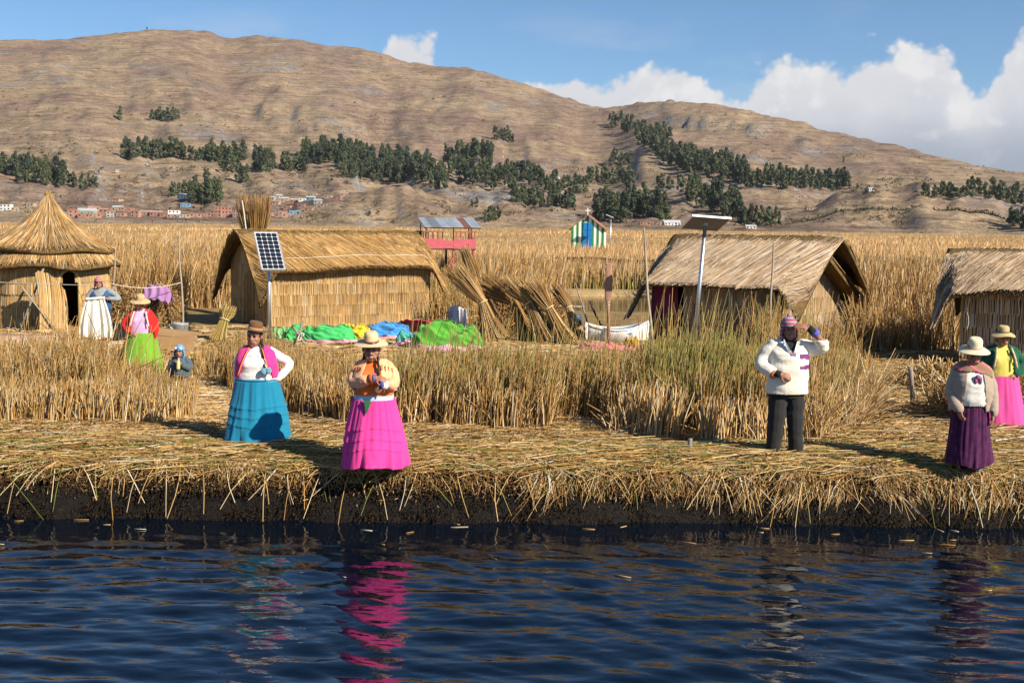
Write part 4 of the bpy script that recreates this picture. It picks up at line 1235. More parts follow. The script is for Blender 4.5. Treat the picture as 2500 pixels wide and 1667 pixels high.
goldp = lambda n: mixpick(n, straw=.40, dry=.46, brown=.14)
greyp = lambda n: np.clip((lambda c: (.68 * c + .32 * c.mean(1, keepdims=True)))(mixpick(n, straw=.42, pale=.26, dry=.18, brown=.14)) * np.array([.90, .86, .86]), 0, .9)
wallp = lambda n: mixpick(n, straw=.62, dry=.26, pale=.08, brown=.04)
wallg = lambda n: np.clip(mixpick(n, straw=.45, dry=.20, pale=.25, brown=.10) * np.array([.88, .88, .98]), 0, .9)

def slab_wall(o, p0, p1, z0, zf, th=.08, name='wall', mat=None, n=24, inset=.0):
    """inner wall sheet whose top follows zf(distance)"""
    p0, p1 = np.array(p0, float), np.array(p1, float)
    L = np.linalg.norm(p1 - p0); d = (p1 - p0) / L; nv = np.array([d[1], -d[0]])
    rg = []
    for t in np.linspace(0, L, n):
        p = p0 + d * t
        a, b = p - nv * .004, p - nv * (.004 + th)
        z = zf(t)
        rg.append(np.array([(*a, z0), (*a, z), (*b, z), (*b, z0)]))
    return MB().rings(rg).build(name, mat or M_WALLIN, o, smooth=False)

def gable_hut(name, label, loc, a, L, W, wall, roof, pal_wall, pal_roof, courses=6, r=.012, slant=0., door=None, rails=True, nthatch=2600, gable_pal=None, thick=.11, rr=.0085, skipx=None):
    o = empty(name, loc, a, label, 'hut')
    gp_ = gable_pal or pal_wall
    rz = lambda y: float(roof.pt(np.array(L / 2), np.array((y - W / 2) / (W / 2 + roof.oy)))[2]) - .10
    flat = lambda t: rz(0.05)
    slab_wall(o, (0, 0), (L, 0), -.1, lambda t: rz(.02)) if skipx is None else slab_wall(o, (skipx, 0), (L, 0), -.1, lambda t: rz(.02))
    slab_wall(o, (L, W), (0, W), -.1, lambda t: rz(.02))
    slab_wall(o, (L, 0.002), (L, W - .002), -.1, lambda t: rz(t), name='gable_wall')
    slab_wall(o, (0, W - .002), (0, 0.002), -.1, lambda t: rz(W - t), name='gable_wall')
    hs = np.linspace(0, wall + .06, courses + 1)
    for k in range(courses):
        mat_band('reed_mat', o, (0 if skipx is None else skipx, 0), (L, 0), hs[k], hs[k + 1], pal_wall, r)
    hs = np.linspace(0, roof.ridge, courses + 3)
    for k in range(courses + 2):
        mat_band('gable_reed_mat', o, (L, 0), (L, W), hs[k], hs[k + 1], gp_, r * 1.1, zfun=lambda t: np.array([rz(q) for q in t]) - .02)
    sk = (lambda t: np.abs(W - t - door[0]) < door[1] / 2) if door else None
    for k in range(courses + 2):
        mat_band('gable_reed_mat', o, (0, W), (0, 0), hs[k], hs[k + 1], gp_, r * 1.1, zfun=lambda t: np.array([rz(W - q) for q in t]) - .02,
                 skip=(sk if door and hs[k] < door[2] - .15 else None))
    if door:
        yc, w, h = door
        th = np.linspace(0, math.pi, 14)
        pts = [(-.05, yc - w / 2, 0), (-.05, yc - w / 2, h - w / 2)] + [(-.05, yc - math.cos(q) * w / 2, h - w / 2 + math.sin(q) * w / 2) for q in th[1:-1]] + [(-.05, yc + w / 2, h - w / 2), (-.05, yc + w / 2, 0)]
        MB().tube(pts, .045, n=8).build('door_arch', pmat('door_arch_reed', (.34, .24, .10), var=.3, scale=30, bump=.6, bscale=90), o)
        dd = [(q[1], q[2]) for q in pts]
        dm = MB(); dm.add([(-.02, y, z) for y, z in dd] + [(-.045, y, z) for y, z in dd], [tuple(range(len(dd))), tuple(range(2 * len(dd) - 1, len(dd) - 1, -1))])
        dr = dm.build('door', pmat('door_reed', (.12, .075, .032), var=.35, scale=20, stretch=(1, 6, .6)), o, smooth=False)
        V, Fs, C = stems(np.array([(-.055, y, .03) for y in np.linspace(yc - w / 2 + .05, yc + w / 2 - .05, 20)]),
                         np.array([(-.055, y, h - w / 2 + math.sqrt(max(.0, (w / 2) ** 2 - (y - yc) ** 2)) - .05) for y in np.linspace(yc - w / 2 + .05, yc + w / 2 - .05, 20)]), .014, .012, None, goldp(20) * .6, sides=4, segs=1)
        q = mesh_np('door_reeds', V, Fs, M_STALK, dr, col=C); q['kind'] = 'stuff'
    roof.build(o, pal_roof, nthatch, slant, r=rr, th=thick)
    return o

# ---- the golden hut with the arched door
B_A = R(33); B_LOC = gp(662, 800)
roofB = Roof(4.9, 3.0, 2.70, 1.62, .46, .34, .34, curl0=.95, curl1=.60, wave=.06, seed=3, cw=.62)
hutB = gable_hut('reed_hut', 'golden straw hut with an arched door in its shaded gable end', B_LOC, B_A, 4.9, 3.0, 1.72, roofB, wallp, goldp, courses=6, r=.0095, slant=.55, door=(1.5, .62, 1.45), nthatch=6000, rr=.0066)
# white cord across the roof
_u = np.linspace(.4, 4.9, 30)
_c = roofB.pt(_u, np.full(30, -.80)); _c[:, 2] += .035
MB().tube(_c, .008, n=5).build('roof_cord', M_ROPE, hutB)

# ---- the grey hut
C_A = R(-40); C_LOC = at(1590, 800, 31.0); C_LOC[2] = GZ
roofC = Roof(3.5, 3.3, 2.74, 1.50, .42, .80, .45, curl0=.85, curl1=.62, wave=.03, seed=11, cw=.58, bulge=.02, sag=.0, cp=1.25)
hutC = gable_hut('reed_hut', 'grey weathered thatched hut with a dark open doorway under its eave', C_LOC, C_A, 3.5, 3.3, 1.62, roofC, wallg, greyp, courses=5, r=.010, slant=-.45, nthatch=5400, rr=.0068, skipx=.95)
# lower second layer of thatch on the gable
def gable_hood():
    rf = [c for c in hutC.children if c.name.startswith('roof')][0]
    m = MB()
    for (y0, z0, y1, z1) in ((1.68, 2.25, 3.75, 1.05), (1.62, 2.25, -.35, 1.15)):
        d = np.array([0, y1 - y0, z1 - z0]); 
        V = []
        for x in (3.42, 3.98):
            for t in (0, 1): V += [(x, y0 + d[1] * t, z0 + d[2] * t - (x - 3.42) * .12), (x, y0 + d[1] * t, z0 + d[2] * t - .09 - (x - 3.42) * .12)]
        m.add(V, [(0, 2, 6, 4), (1, 5, 7, 3), (0, 4, 5, 1), (2, 3, 7, 6), (4, 6, 7, 5), (0, 1, 3, 2)])
    h = m.build('gable_hood', M_THATCH, hutC, smooth=False)
    parts = []
    for (y0, z0, y1, z1) in ((1.68, 2.28, 3.8, 1.07), (1.62, 2.28, -.40, 1.17)):
        n = 420
        x = rng.uniform(3.40, 4.02, n); t0 = rng.random(n) * .6 - .02; t1 = np.minimum(t0 + .55, 1.02)
        a = np.stack([x, y0 + (y1 - y0) * t0, z0 + (z1 - z0) * t0 + .015 - (x - 3.42) * .12], 1); b = np.stack([x + rng.normal(0, .02, n), y0 + (y1 - y0) * t1, z0 + (z1 - z0) * t1 + .02 - (x - 3.42) * .12], 1)
        parts.append(stems(a, b, .010, .008, None, greyp(n) * np.array([.95, .85, .7]), sides=3, segs=1))
    V, Fs, C = merge(parts)
    q = mesh_np('hood_thatch', V, Fs, M_STALK, h, col=C); q['kind'] = 'stuff'
gable_hood()
def grid_cloth(name, fn, nu, nv, mat, parent=None, th=.006, loc=None):
    """a cloth sheet fn(s,t)->point with real thickness"""
    s_, t_ = np.meshgrid(np.linspace(0, 1, nu), np.linspace(0, 1, nv), indexing='ij')
    P = fn(s_, t_)
    i = np.arange(nu * nv).reshape(nu, nv)
    Fq = np.stack([i[:-1, :-1], i[1:, :-1], i[1:, 1:], i[:-1, 1:]], -1).reshape(-1, 4)
    o = mesh_np(name, P.reshape(-1, 3), Fq, mat, parent, smooth=True, loc=loc)
    md = o.modifiers.new('thickness', 'SOLIDIFY'); md.thickness = th; md.offset = 0
    return o
M_DKRED = pmat('dark_red_cloth', (.20, .012, .055), rough=.85, var=.25, scale=3, sheen=.2)
q0 = C_LOC + np.array([.42 * math.cos(C_A), .42 * math.sin(C_A), 0])
tag(grid_cloth('hanging_cloth', lambda s, t: np.stack([q0[0] - .02 + (s - .5) * (.55 + .12 * t) + .0 * t, q0[1] - .05 + .05 * np.sin(s * 16) * (.3 + t) - (s - .5) * .3, q0[2] + 1.42 - 1.25 * t + .05 * np.sin(s * 5)], -1), 30, 20, M_DKRED),
    'dark red blanket hanging in the open doorway of the grey hut', 'blanket')

# ---- the hut at the right edge
D_A = R(-27); D_LOC = at(2342, 900, 25.2); D_LOC[2] = GZ
roofD = Roof(5.2, 3.0, 2.52, 1.62, .52, .4, .30, curl0=.62, curl1=.3, wave=.05, seed=19, cw=.42, bulge=.05, sag=.01)
hutD = gable_hut('reed_hut', 'thatched hut with thick reed walls behind the woman in the green jacket', D_LOC, D_A, 5.2, 3.0, 1.72, roofD, wallg, greyp, courses=6, r=.016, slant=-.5, nthatch=5200, rr=.007)
for i, (u, ln) in enumerate(((.15, .75), (1.1, .5))):
    p = roofD.pt(np.array(u), np.array(-.98))
    pts = [(p[0] + .02 * math.sin(k * 1.7), p[1] + .01, p[2] - .05 - ln * k / 6) for k in range(7)]
    MB().tube(pts, .007, n=5, sub=3).build('eave_string', M_ROPE, hutD)
MB().tube([roofD.pt(np.array(-.50), np.array(-1.0)) + np.array([0, .1, -.02]), roofD.pt(np.array(-.50), np.array(-.55)) + np.array([.0, 0, -.45])], [.035, .03], n=8).build('end_pole', M_STICK, hutD)

# ---- the round hut
def round_hut():
    c = at(122, 700, 33.0); c[2] = GZ
    o = empty('round_reed_hut', c, 0, 'round reed hut with tall pointed thatch roof and open dark doorway', 'hut')
    Rw = 1.50
    dc = math.radians(-90 + 38); dw = .27 / Rw                      # doorway direction and half angle
    top = 1.85
    lo, hi = dc + dw, dc - dw + 2 * math.pi
    ang = np.linspace(lo, hi, 70)
    rg = [np.array([(math.cos(a) * r_, math.sin(a) * r_, z) for r_, z in ((Rw, -.1), (Rw, top), (Rw - .08, top), (Rw - .08, -.1))]) for a in ang]
    MB().rings(rg).build('wall', M_WALLIN, o, smooth=False)
    a2 = np.linspace(dc - dw - .01, dc + dw + .01, 8)
    MB().rings([np.array([(math.cos(a) * r_, math.sin(a) * r_, z) for r_, z in ((Rw, 1.52), (Rw, top), (Rw - .08, top), (Rw - .08, 1.52))]) for a in a2]).build('lintel', M_WALLIN, o, smooth=False)
    hs = np.linspace(0, 1.86, 7)
    for k in range(6):
        n = int(2 * math.pi * Rw / .016)
        a = np.linspace(0, 2 * math.pi, n, endpoint=False) + rng.normal(0, .003, n)
        da = (a - dc + math.pi) % (2 * math.pi) - math.pi
        zm = (hs[k] + hs[k + 1]) / 2
        lim = dw * (1.0 if zm < 1.2 else max(.0, (1.62 - zm) / .42))
        a = a[np.abs(da) > lim]; n = len(a)
        off = .014 + .02 + .006 * rng.random(n) + .012 * vnoise(a * 6, 0 * a + k, seed=4)
        b = np.stack([np.cos(a) * (Rw + off), np.sin(a) * (Rw + off), hs[k] - .015 + rng.normal(0, .012, n)], 1)
        t = np.stack([np.cos(a) * (Rw + .012), np.sin(a) * (Rw + .012), np.full(n, hs[k + 1] + .02)], 1)
        c0_ = wallp(n); cc = (.55 * c0_ + .45 * c0_.mean(0)) * (1 + .15 * vnoise(a * 9, 0 * a + k * 3, seed=6))[:, None]
        V, Fs, C = stems(b, t, (.0095) * (.8 + .4 * rng.random(n)), .0085, None, cc * rng.uniform(.88, 1.05, (n, 1)), cc, sides=4, segs=1)
        q = mesh_np('reed_mat', V, Fs, M_STALK, o, col=C); q['kind'] = 'stuff'
    # rolled edge round the doorway
    pts = []
    for s_, zz in [(-1, 0), (-1, .5), (-1.1, .9), (-.95, 1.25), (-.6, 1.47), (0, 1.56), (.6, 1.50), (.98, 1.3), (1, .9), (1, .5), (1, 0)]:
        a = dc + s_ * dw
        pts.append((math.cos(a) * (Rw + .03), math.sin(a) * (Rw + .03), zz))
    MB().tube(pts, .040, n=8, sub=3).build('door_edge', pmat('edge_reed', (.48, .35, .15), var=.3, scale=30, bump=.5, bscale=80), o)
    # two skirts of thatch
    def skirt_(prof, n, name, rr, th, seed):
        pr = np.array(prof)
        s_ = np.concatenate([[0], np.cumsum(np.linalg.norm(np.diff(pr, axis=0), axis=1))]); s_ /= s_[-1]
        ev = lambda t: (np.interp(t, s_, pr[:, 0]), np.interp(t, s_, pr[:, 1]))
        m = MB()
        ts = np.linspace(0, 1, 26)
        rg = []
        wv = lambda q, r_, z: q
        A = np.arange(64) * 2 * np.pi / 64
        for t in ts:
            r_, z = ev(t); w = .035 * t ** 3 * np.sin(A * 5 + seed) + .03 * t ** 3 * vnoise(A * 4, 0 * A, seed=seed)
            rg.append(np.stack([np.cos(A) * r_, np.sin(A) * r_, z + w], 1))
        for t in ts[::-1]:
            r_, z = ev(t); w = .035 * t ** 3 * np.sin(A * 5 + seed) + .03 * t ** 3 * vnoise(A * 4, 0 * A, seed=seed)
            rg.append(np.stack([np.cos(A) * max(r_ - .02, .01), np.sin(A) * max(r_ - .02, .01), z - th + w], 1))
        body = m.rings(rg).build(name, M_THATCH, o)
        parts = []
        for k in range(2):
            a = rng.uniform(0, 2 * np.pi, n)
            t0 = np.where(rng.random(n) < .65, rng.random(n) * .25, rng.random(n) * .6); t1 = np.minimum(t0 + .7, 1.0 + .06 * rng.standard_normal(n).clip(-1, 1.6))
            tm = (t0 + t1) / 2
            def P(t, a_):
                r_, z = ev(np.minimum(t, 1)); ex = np.maximum(t - 1, 0)
                w = .035 * t ** 3 * np.sin(a_ * 5 + seed) + .03 * t ** 3 * vnoise(a_ * 4, 0 * a_, seed=seed)
                return np.stack([np.cos(a_) * (r_ + ex * .6), np.sin(a_) * (r_ + ex * .6), z + w - ex * .6 + .015], 1)
            a_, b_ = P(t0, a), P(t1, a + rng.normal(0, .025, n) * t1); c_ = P(tm, a)
            lift = (.01 + .02 * rng.random(n))
            for q in (a_, b_, c_): q[:, 2] += lift
            cc = mixpick(n, straw=.26, dry=.36, brown=.30, pale=.08) * (1 + .18 * vnoise(a * 14, 0 * a, seed=8))[:, None]
            parts.append(stems(a_, b_, rr * (.7 + .6 * rng.random(n)), rr * .9, 2 * c_ - (a_ + b_) / 2, np.clip(cc, .02, .9), sides=3, segs=2))
        V, Fs, C = merge(parts)
        q = mesh_np('thatch', V, Fs, M_STALK, body, col=C); q['kind'] = 'stuff'
        return body
    skirt_([(1.20, 2.30), (1.55, 1.98), (1.83, 1.66)], 1800, 'lower_roof', .0082, .08, 2)
    up = skirt_([(.035, 3.50), (.13, 3.33), (.34, 3.02), (.66, 2.70), (1.05, 2.42), (1.42, 2.20), (1.68, 2.06)], 4000, 'upper_roof', .0064, .09, 5)
    # tied tuft at the peak, binding cords
    n = 70; a = rng.uniform(0, 6.28, n)
    b = np.stack([np.cos(a) * .04, np.sin(a) * .04, 3.42 + 0 * a], 1); t = np.stack([np.cos(a) * rng.uniform(.02, .14, n), np.sin(a) * .1, 3.52 + .10 * rng.random(n)], 1)
    V, Fs, C = stems(b, t, .009, .006, None, strawp(n), sides=3, segs=1)
    q = mesh_np('peak_tuft', V, Fs, M_STALK, up, col=C); q['kind'] = 'stuff'
    for z, r_ in ((3.02, .365), (2.82, .565)):
        A = np.linspace(math.radians(200), math.radians(330), 24)
        MB().tube([(math.cos(q) * r_, math.sin(q) * r_, z) for q in A], .010, n=5).build('binding_cord', M_ROPE, up)
    return o
round_hut()

# ---- reed mat and frame leaning by the doorway of the round hut
def leaning_mat():
    p = at(86, 780, 30.6); p[2] = GZ
    o = empty('leaning_reed_mat', p, 0, 'curved reed mat leaning on poles left of the round hut doorway', 'reed mat')
    MB().tube([(-.42, .0, 0), (.14, .25, 1.62)], [.03, .025], n=7).build('pole', M_GREYW, o)
    MB().tube([(-.30, -.1, 1.2), (.55, .05, 0)], [.022, .02], n=7).build('pole', M_STICK, o)
    n = 240
    t = rng.random(n)
    f = rng.random(n)
    b = np.stack([-.02 + .55 * f ** 1.0 + .1 * t, .05 + .3 * f + 0 * t, 1.5 - .5 * f ** 2 + .08 * t], 1)
    tt = np.stack([.10 + .62 * f, .0 + .2 * f, 0 * t + .0], 1)
    ct = (b + tt) / 2 + np.array([.12, -.06, .12])
    V, Fs, C = stems(b, tt, .012, .010, ct, wallp(n), sides=4, segs=4)
    q = mesh_np('reeds', V, Fs, M_STALK, o, col=C); q['kind'] = 'stuff'
leaning_mat()

# pinkish earth step at the foot of the round hut
p = gp(40, 855)
m_ = MB(); 
rg = [np.array([(x, -.35 + .03 * math.sin(x * 5), -.05), (x, -.32 + .03 * math.sin(x * 4), .30 + .03 * math.sin(x * 3)), (x, .3, .33), (x, .5, -.05)]) for x in np.linspace(-1.6, .95, 18)]
o_ = m_.rings(rg).build('clay_bench', pmat('pink_clay', (.46, .30, .21), rough=.9, var=.2, scale=5, bump=.5, bscale=20), None); o_.location = tuple(p)
tag(o_, 'low pinkish clay bench half hidden in stubble before the round hut', 'bench')

# ================================================================== solar panels
M_CELL = pmat('solar_cell', (.012, .016, .030), rough=.22, var=.2, scale=20, spec=.5)
M_BACK = pmat('panel_backsheet', (.60, .62, .64), rough=.5, var=.05)
def solar_panel(loc, label, ox, down, cols, rows, cell, pole, back=None):
    """ox = width axis, down = slope axis (unit), panel centre at loc; pole reaches the ground"""
    ox, down = np.array(ox, float), np.array(down, float)
    ox /= np.linalg.norm(ox); down -= ox * (down @ ox); down /= np.linalg.norm(down)
    nr = np.cross(down, ox); 
    if nr[2] < 0: nr = -nr
    o = empty('solar_panel', (loc[0] + pole[0], loc[1], GZ), 0, label, 'solar panel')
    c0 = np.array([-pole[0], 0, loc[2] - GZ])
    Mx = np.column_stack([ox, -down if np.linalg.det(np.column_stack([ox, -down, nr])) > 0 else down, nr])
    w, h = cols * cell, rows * cell
    pan = MB().box((0, 0, 0), (w + .02, h + .02, .025)); pan.v = [v @ Mx.T + c0 for v in pan.v]
    P = pan.build('backing', back or M_BACK, o, smooth=False)
    fr = MB()
    for sx in (-1, 1): fr.box((sx * (w / 2 + .022), 0, 0), (.024, h + .07, .042)); fr.box((0, sx * (h / 2 + .0225), 0), (w + .018, .025, .040))
    fr.v = [v @ Mx.T + c0 for v in fr.v]; fr.build('frame', M_ALU, o, smooth=False)
    g = cell / 2 * .93; k = g * .70
    oc = [(g, k), (k, g), (-k, g), (-g, k), (-g, -k), (-k, -g), (k, -g), (g, -k)]
    V = np.array([(x, y, z) for z in (.0135, .0165) for x, y in oc]) @ Mx.T
    cm = MB().add(V, [tuple(range(8, 16)), tuple(range(7, -1, -1))] + [(i, (i + 1) % 8, 8 + (i + 1) % 8, 8 + i) for i in range(8)])
    first = None
    for i in range(cols):
        for j in range(rows):
            q = Mx @ np.array([(i - (cols - 1) / 2) * cell, (j - (rows - 1) / 2) * cell, 0]) + c0
            if first is None: e = cm.build('solar_cell', M_CELL, P, smooth=False); first = e.data
            else: e = link(bpy.data.objects.new('solar_cell', first), P)
            e.location = tuple(q)
    tp = c0 - nr * .02
    MB().tube([(0, 0, -.1), tuple(tp - np.array([0, 0, .02]))], [pole[1], pole[1]], n=12).build('pole', M_STEEL, o)
    br = MB().box((0, 0, 0), (.09, .12, .05), Mx); br.v = [v + c0 - nr * .035 for v in br.v]; br.build('bracket', M_ALU, o, smooth=False)
    if len(pole) > 2: MB().tube([(pole[1] + .035, .02, -.1), (pole[1] + .03, .02, pole[2])], .022, n=7).build('stay', M_STICK, o)
    return o
a_ = R(24)
solar_panel(at(658, 613, 29.3), 'small blue black solar panel on a white pole before the golden hut', (math.cos(a_), math.sin(a_), 0), (math.sin(a_) * .70, -math.cos(a_) * .70, -.72), 4, 9, .128, (-.04, .035, 1.5))
solar_panel(at(1722, 545, 28.0), 'solar panel seen from below on a tall steel pole before the grey hut', (.86, .10, -.05), (.40, .86, -.25), 5, 6, .165, (-.20, .045), back=pmat('panel_grey_back', (.16, .155, .15), rough=.5, var=.1))

# ================================================================== poles, oar, ropes
def stick(name, label, pts, r0, r1, mat=None, cat='pole', group=None):
    P = np.array(pts)
    n = len(P)
    o = MB().tube(P - P[0], np.linspace(r0, r1, n), n=8, sub=5).build(name, mat or M_STICK, None)
    o.location = tuple(P[0])
    return tag(o, label, cat, group)
def upright(px0, py0, px1, py1, d, wob=.03):
    a = at(px0, py0, d); a[2] = max(GZ - .1, min(a[2], GZ - .05)); b = at(px1, py1, d)
    return [a] + [a + (b - a) * t + np.array([wob * math.sin(t * 5 + px0), 0, 0]) for t in (.25, .5, .75)] + [b]
P1 = upright(262, 830, 282, 603, 29.5); P2 = upright(446, 830, 437, 565, 30.5)
stick('wooden_pole', 'bent grey pole beside the round hut holding the clothes line', P1, .030, .016)
stick('wooden_pole', 'tall thin bare pole at the far end of the clothes line', P2, .032, .016)
stick('wooden_pole', 'pale slender pole standing left of the grey hut doorway', upright(1598, 870, 1572, 556, 26.0), .040, .018, M_STICK)
stick('wooden_pole', 'slender pole standing before the right corner of the grey hut', upright(1881, 850, 1889, 588, 27.5), .036, .018, M_STICK)
stick('antenna_pole', 'thin white pole rising over the left end of the golden roof', [at(607, 640, 35.5), at(600, 555, 35.5), at(591, 490, 35.5)], .022, .014, pmat('white_pole', (.62, .62, .6)))
stick('mooring_post', 'short grey mooring post on the open straw by the purple skirt', [gp(2228, 1000) - np.array([0, 0, .1]), at(2227, 950, gp(2228, 1000)[1]), at(2222, 895, gp(2228, 1000)[1])], .036, .040, M_GREYW, 'post')
MB().tube([(0, 0, 0), (.045, -.03, -.05), (.05, -.04, -.15), (.03, -.045, -.22)], .010, n=6, sub=3).build('rope_loop', M_ROPE, bpy.data.objects['mooring_post']).location = (0, -.03, .42)
stick('mooring_stake', 'small wooden stake by the bank left of the man in white', [gp(1683, 1110) - np.array([0, 0, .1]), at(1684, 1095, gp(1683, 1110)[1]), at(1685, 1070, gp(1683, 1110)[1])], .030, .028, M_GREYW, 'stake')
# rowing oar stood upright
def oar():
    d = 29.2; b = at(1483, 835, d); b[2] = GZ - .1
    o = empty('wooden_oar', b, 0, 'wooden oar stood upright with its broad blade on top', 'oar')
    h = at(1483, 643, d)[2] - b[2]
    w = pmat('oar_wood', (.33, .185, .125), rough=.8, var=.25, scale=6, stretch=(4, 4, .5), bump=.3, bscale=40)
    MB().tube([(.03, 0, 0), (.01, 0, h * .4), (0, 0, h * .55)], [.038, .036, .034], n=10).build('shaft', w, o)
    rg = []
    for t, ww, tt in ((.50, .034, .034), (.56, .05, .03), (.60, .085, .022), (.70, .09, .018), (.85, .085, .016), (.985, .075, .014), (1, .06, .012)):
        rg.append(np.array([(math.cos(q) * ww, math.sin(q) * tt, h * t) for q in np.arange(12) * math.pi / 6]))
    MB().rings(rg).build('blade', w, o)
    MB().tube([(.042 * math.cos(q), .042 * math.sin(q), h * .49 + .012 * q) for q in np.linspace(0, 12, 40)], .009, n=5).build('binding', M_ROPE, o)
oar()
def rope(name, label, pts, r=.008, mat=None, sag=.1):
    a, b = np.array(pts[0]), np.array(pts[-1])
    P = [a + (b - a) * t - np.array([0, 0, sag * 4 * t * (1 - t)]) for t in np.linspace(0, 1, 16)] if len(pts) == 2 else pts
    o = MB().tube(np.array(P) - P[0], r, n=5).build(name, mat or M_ROPE, None); o.location = tuple(P[0])
    return tag(o, label, 'rope')
la, lb = P1[2] + (P1[3] - P1[2]) * .1, P2[2] + (P2[3] - P2[2]) * .15
la = at(270, 692, 29.4); lb = at(441, 690, 30.4)
rope('clothes_line', 'white clothes line strung between the two poles', [la, lb], .010, None, .12)
rope('clothes_line', 'white line running along the front of the round hut', [at(-60, 686, 30.2), at(268, 697, 29.4)], .008, None, .02)
rope('guy_rope', 'thin twisted cord slanting through the reeds by the pink skirt', [at(745, 815, 20.5), at(832, 888, 18.2)], .007, None, .03)
# lilac cloth thrown over the line and the haystack
def lilac():
    c = at(385, 720, 30.7)
    m = pmat('lilac_cloth', (.33, .16, .36), rough=.9, var=.15, scale=4, sheen=.3)
    def fn(s, t):
        u = (s - .5) * .68; v = (t - .5) * 2
        z = .26 - .36 * np.abs(v) ** 1.3 - .95 * np.abs(u) ** 2.0 + .03 * np.sin(s * 23 + 3 * t)
        y = v * .26 + .02 * np.sin(s * 17)
        return np.stack([c[0] + u + .04 * np.sin(t * 7), c[1] + y, c[2] + z], -1)
    tag(grid_cloth('lilac_cloth', fn, 36, 24, m), 'lilac cloth draped over the hay heap by the clothes line', 'cloth')
lilac()
# hay heap under it
def heap(px, py, w, h, d, n, label, pal, dep=None, name='hay_heap', r=.011, up=0.5):
    c = at(px, py, d); c[2] = GZ - .03
    dep = dep or w * .7
    m = MB()
    A = np.arange(40) * 2 * np.pi / 40
    rg = []
    for t in np.linspace(0, .98, 10):
        rr = math.sqrt(1 - t ** 1.6)
        q = 1 + .10 * vnoise(A * 2, 0 * A + t * 3, seed=int(px))
        rg.append(np.stack([np.cos(A) * w * .47 * rr * q, np.sin(A) * dep * .47 * rr * q, np.full(40, t * h * .93)], 1))
    o = empty(name, c, 0, label, 'hay heap')
    m.rings(rg).build('core', M_THATCH, o)
    th = rng.uniform(0, 2 * np.pi, n); t = rng.random(n) ** .8
    rr = np.sqrt(1 - np.clip(t, 0, .99) ** 1.6)
    p = np.stack([np.cos(th) * w / 2 * rr, np.sin(th) * dep / 2 * rr, t * h], 1)
    dv = rng.standard_normal((n, 3)) * np.array([.8, .6, up]); dv += np.stack([np.cos(th) * .7, np.sin(th) * .6, -.7 * np.ones(n)], 1) * .8
    dv /= np.linalg.norm(dv, axis=1)[:, None]
    ln = rng.uniform(.15, .5, n)[:, None] * max(w, .6)
    V, Fs, C = stems(p - dv * ln * .5, p + dv * ln * .5 , r, r * .6, p + rng.normal(0, .03, (n, 3)), pal(n), sides=3, segs=2)
    V[:, 2] = np.maximum(V[:, 2], 0)
    q = mesh_np('straw', V, Fs, M_STALK, o, col=C); q['kind'] = 'stuff'
    return o
heap(405, 830, 1.1, 1.15, 31.2, 900, 'rounded hay heap under the lilac cloth', dryp)
heap(320, 830, 1.2, 1.05, 32.2, 800, 'loose hay heap between the round hut and the clothes line', dryp)
heap(2290, 940, 1.5, .40, 21.8, 900, 'heap of cut reeds lying beside the woman in the purple skirt', strawp, dep=1.2, up=.15)
heap(1275, 800, 2.3, 1.05, 31.6, 1600, 'big loose heap of cut reeds behind the tied bundles', lambda n: mixpick(n, dry=.6, brown=.25, straw=.15), dep=1.2, up=.6)
heap(1085, 700, .8, .95, 42, 350, 'small orange brown hay heap at the foot of the tower', lambda n: mixpick(n, dry=1.) * np.array([1.05, .8, .5]))
heap(2440, 1050, 2.2, .55, 18.6, 1500, 'tangle of broken reeds around the woman in the green jacket', dryp, dep=1.3, up=.5, r=.008)

# ================================================================== tied reed bundles
def bundle(name, label, top, waist, base, d, n, spread, group=None, pal=dryp, wr=.11, r=.009):
    T, Wp, Bp = at(*top, d + .1), at(*waist, d), at(*base, d - .15)
    Bp[2] = GZ - .02
    o = empty(name, Bp, 0, label, 'reed bundle', group)
    T, Wp = T - Bp, Wp - Bp; Bp = Bp * 0
    ax = (T - Bp) / np.linalg.norm(T - Bp); sx = np.cross(ax, [0, 1, 0]); sx /= np.linalg.norm(sx); sy = np.cross(ax, sx)
    a = rng.uniform(0, 2 * np.pi, n); q = np.sqrt(rng.random(n))
    off = (np.cos(a) * q)[:, None] * sx + (np.sin(a) * q)[:, None] * sy * .8
    ex = rng.uniform(.55, 1.15, n)[:, None]
    w = Wp + off * wr
    t = Wp + (T - Wp) * ex + off * spread[0]
    b = Wp + (Bp - Wp) * rng.uniform(.9, 1.02, (n, 1)) + off * spread[1]
    b[:, 2] = np.maximum(b[:, 2], 0)
    V1 = stems(w, t, r, r * .5, (w + t) / 2 + off * wr * .8 - (off * spread[0]) * .22, pal(n), sides=3, segs=2)
    V2 = stems(w, b, r, r * .9, (w + b) / 2 - (off * spread[1]) * .22, pal(n), sides=3, segs=2)
    V, Fs, C = merge([V1, V2])
    e = mesh_np('stems', V, Fs, M_STALK, o, col=C); e['kind'] = 'stuff'
    ring = [Wp + (math.cos(k) * sx + math.sin(k) * sy * .85) * (wr + .012) for k in np.linspace(0, 2 * math.pi, 20)]
    MB().tube(ring, .018, n=6).build('tie', pmat('tie_reed', (.58, .46, .24), var=.2, scale=30) if 'tie_reed' not in bpy.data.materials else bpy.data.materials['tie_reed'], o)
    return o
bl = 'tied reed bundle leaning in the stack beside the green laid out skirt'
bundle('reed_bundle', 'tallest reed bundle standing at the left end of the stack', (1108, 655), (1178, 738), (1208, 828), 29.8, 420, (.30, .42))
bundle('reed_bundle', 'reed bundle leaning tall behind the leftmost one of the stack', (1137, 612), (1172, 705), (1225, 828), 30.8, 360, (.16, .35))
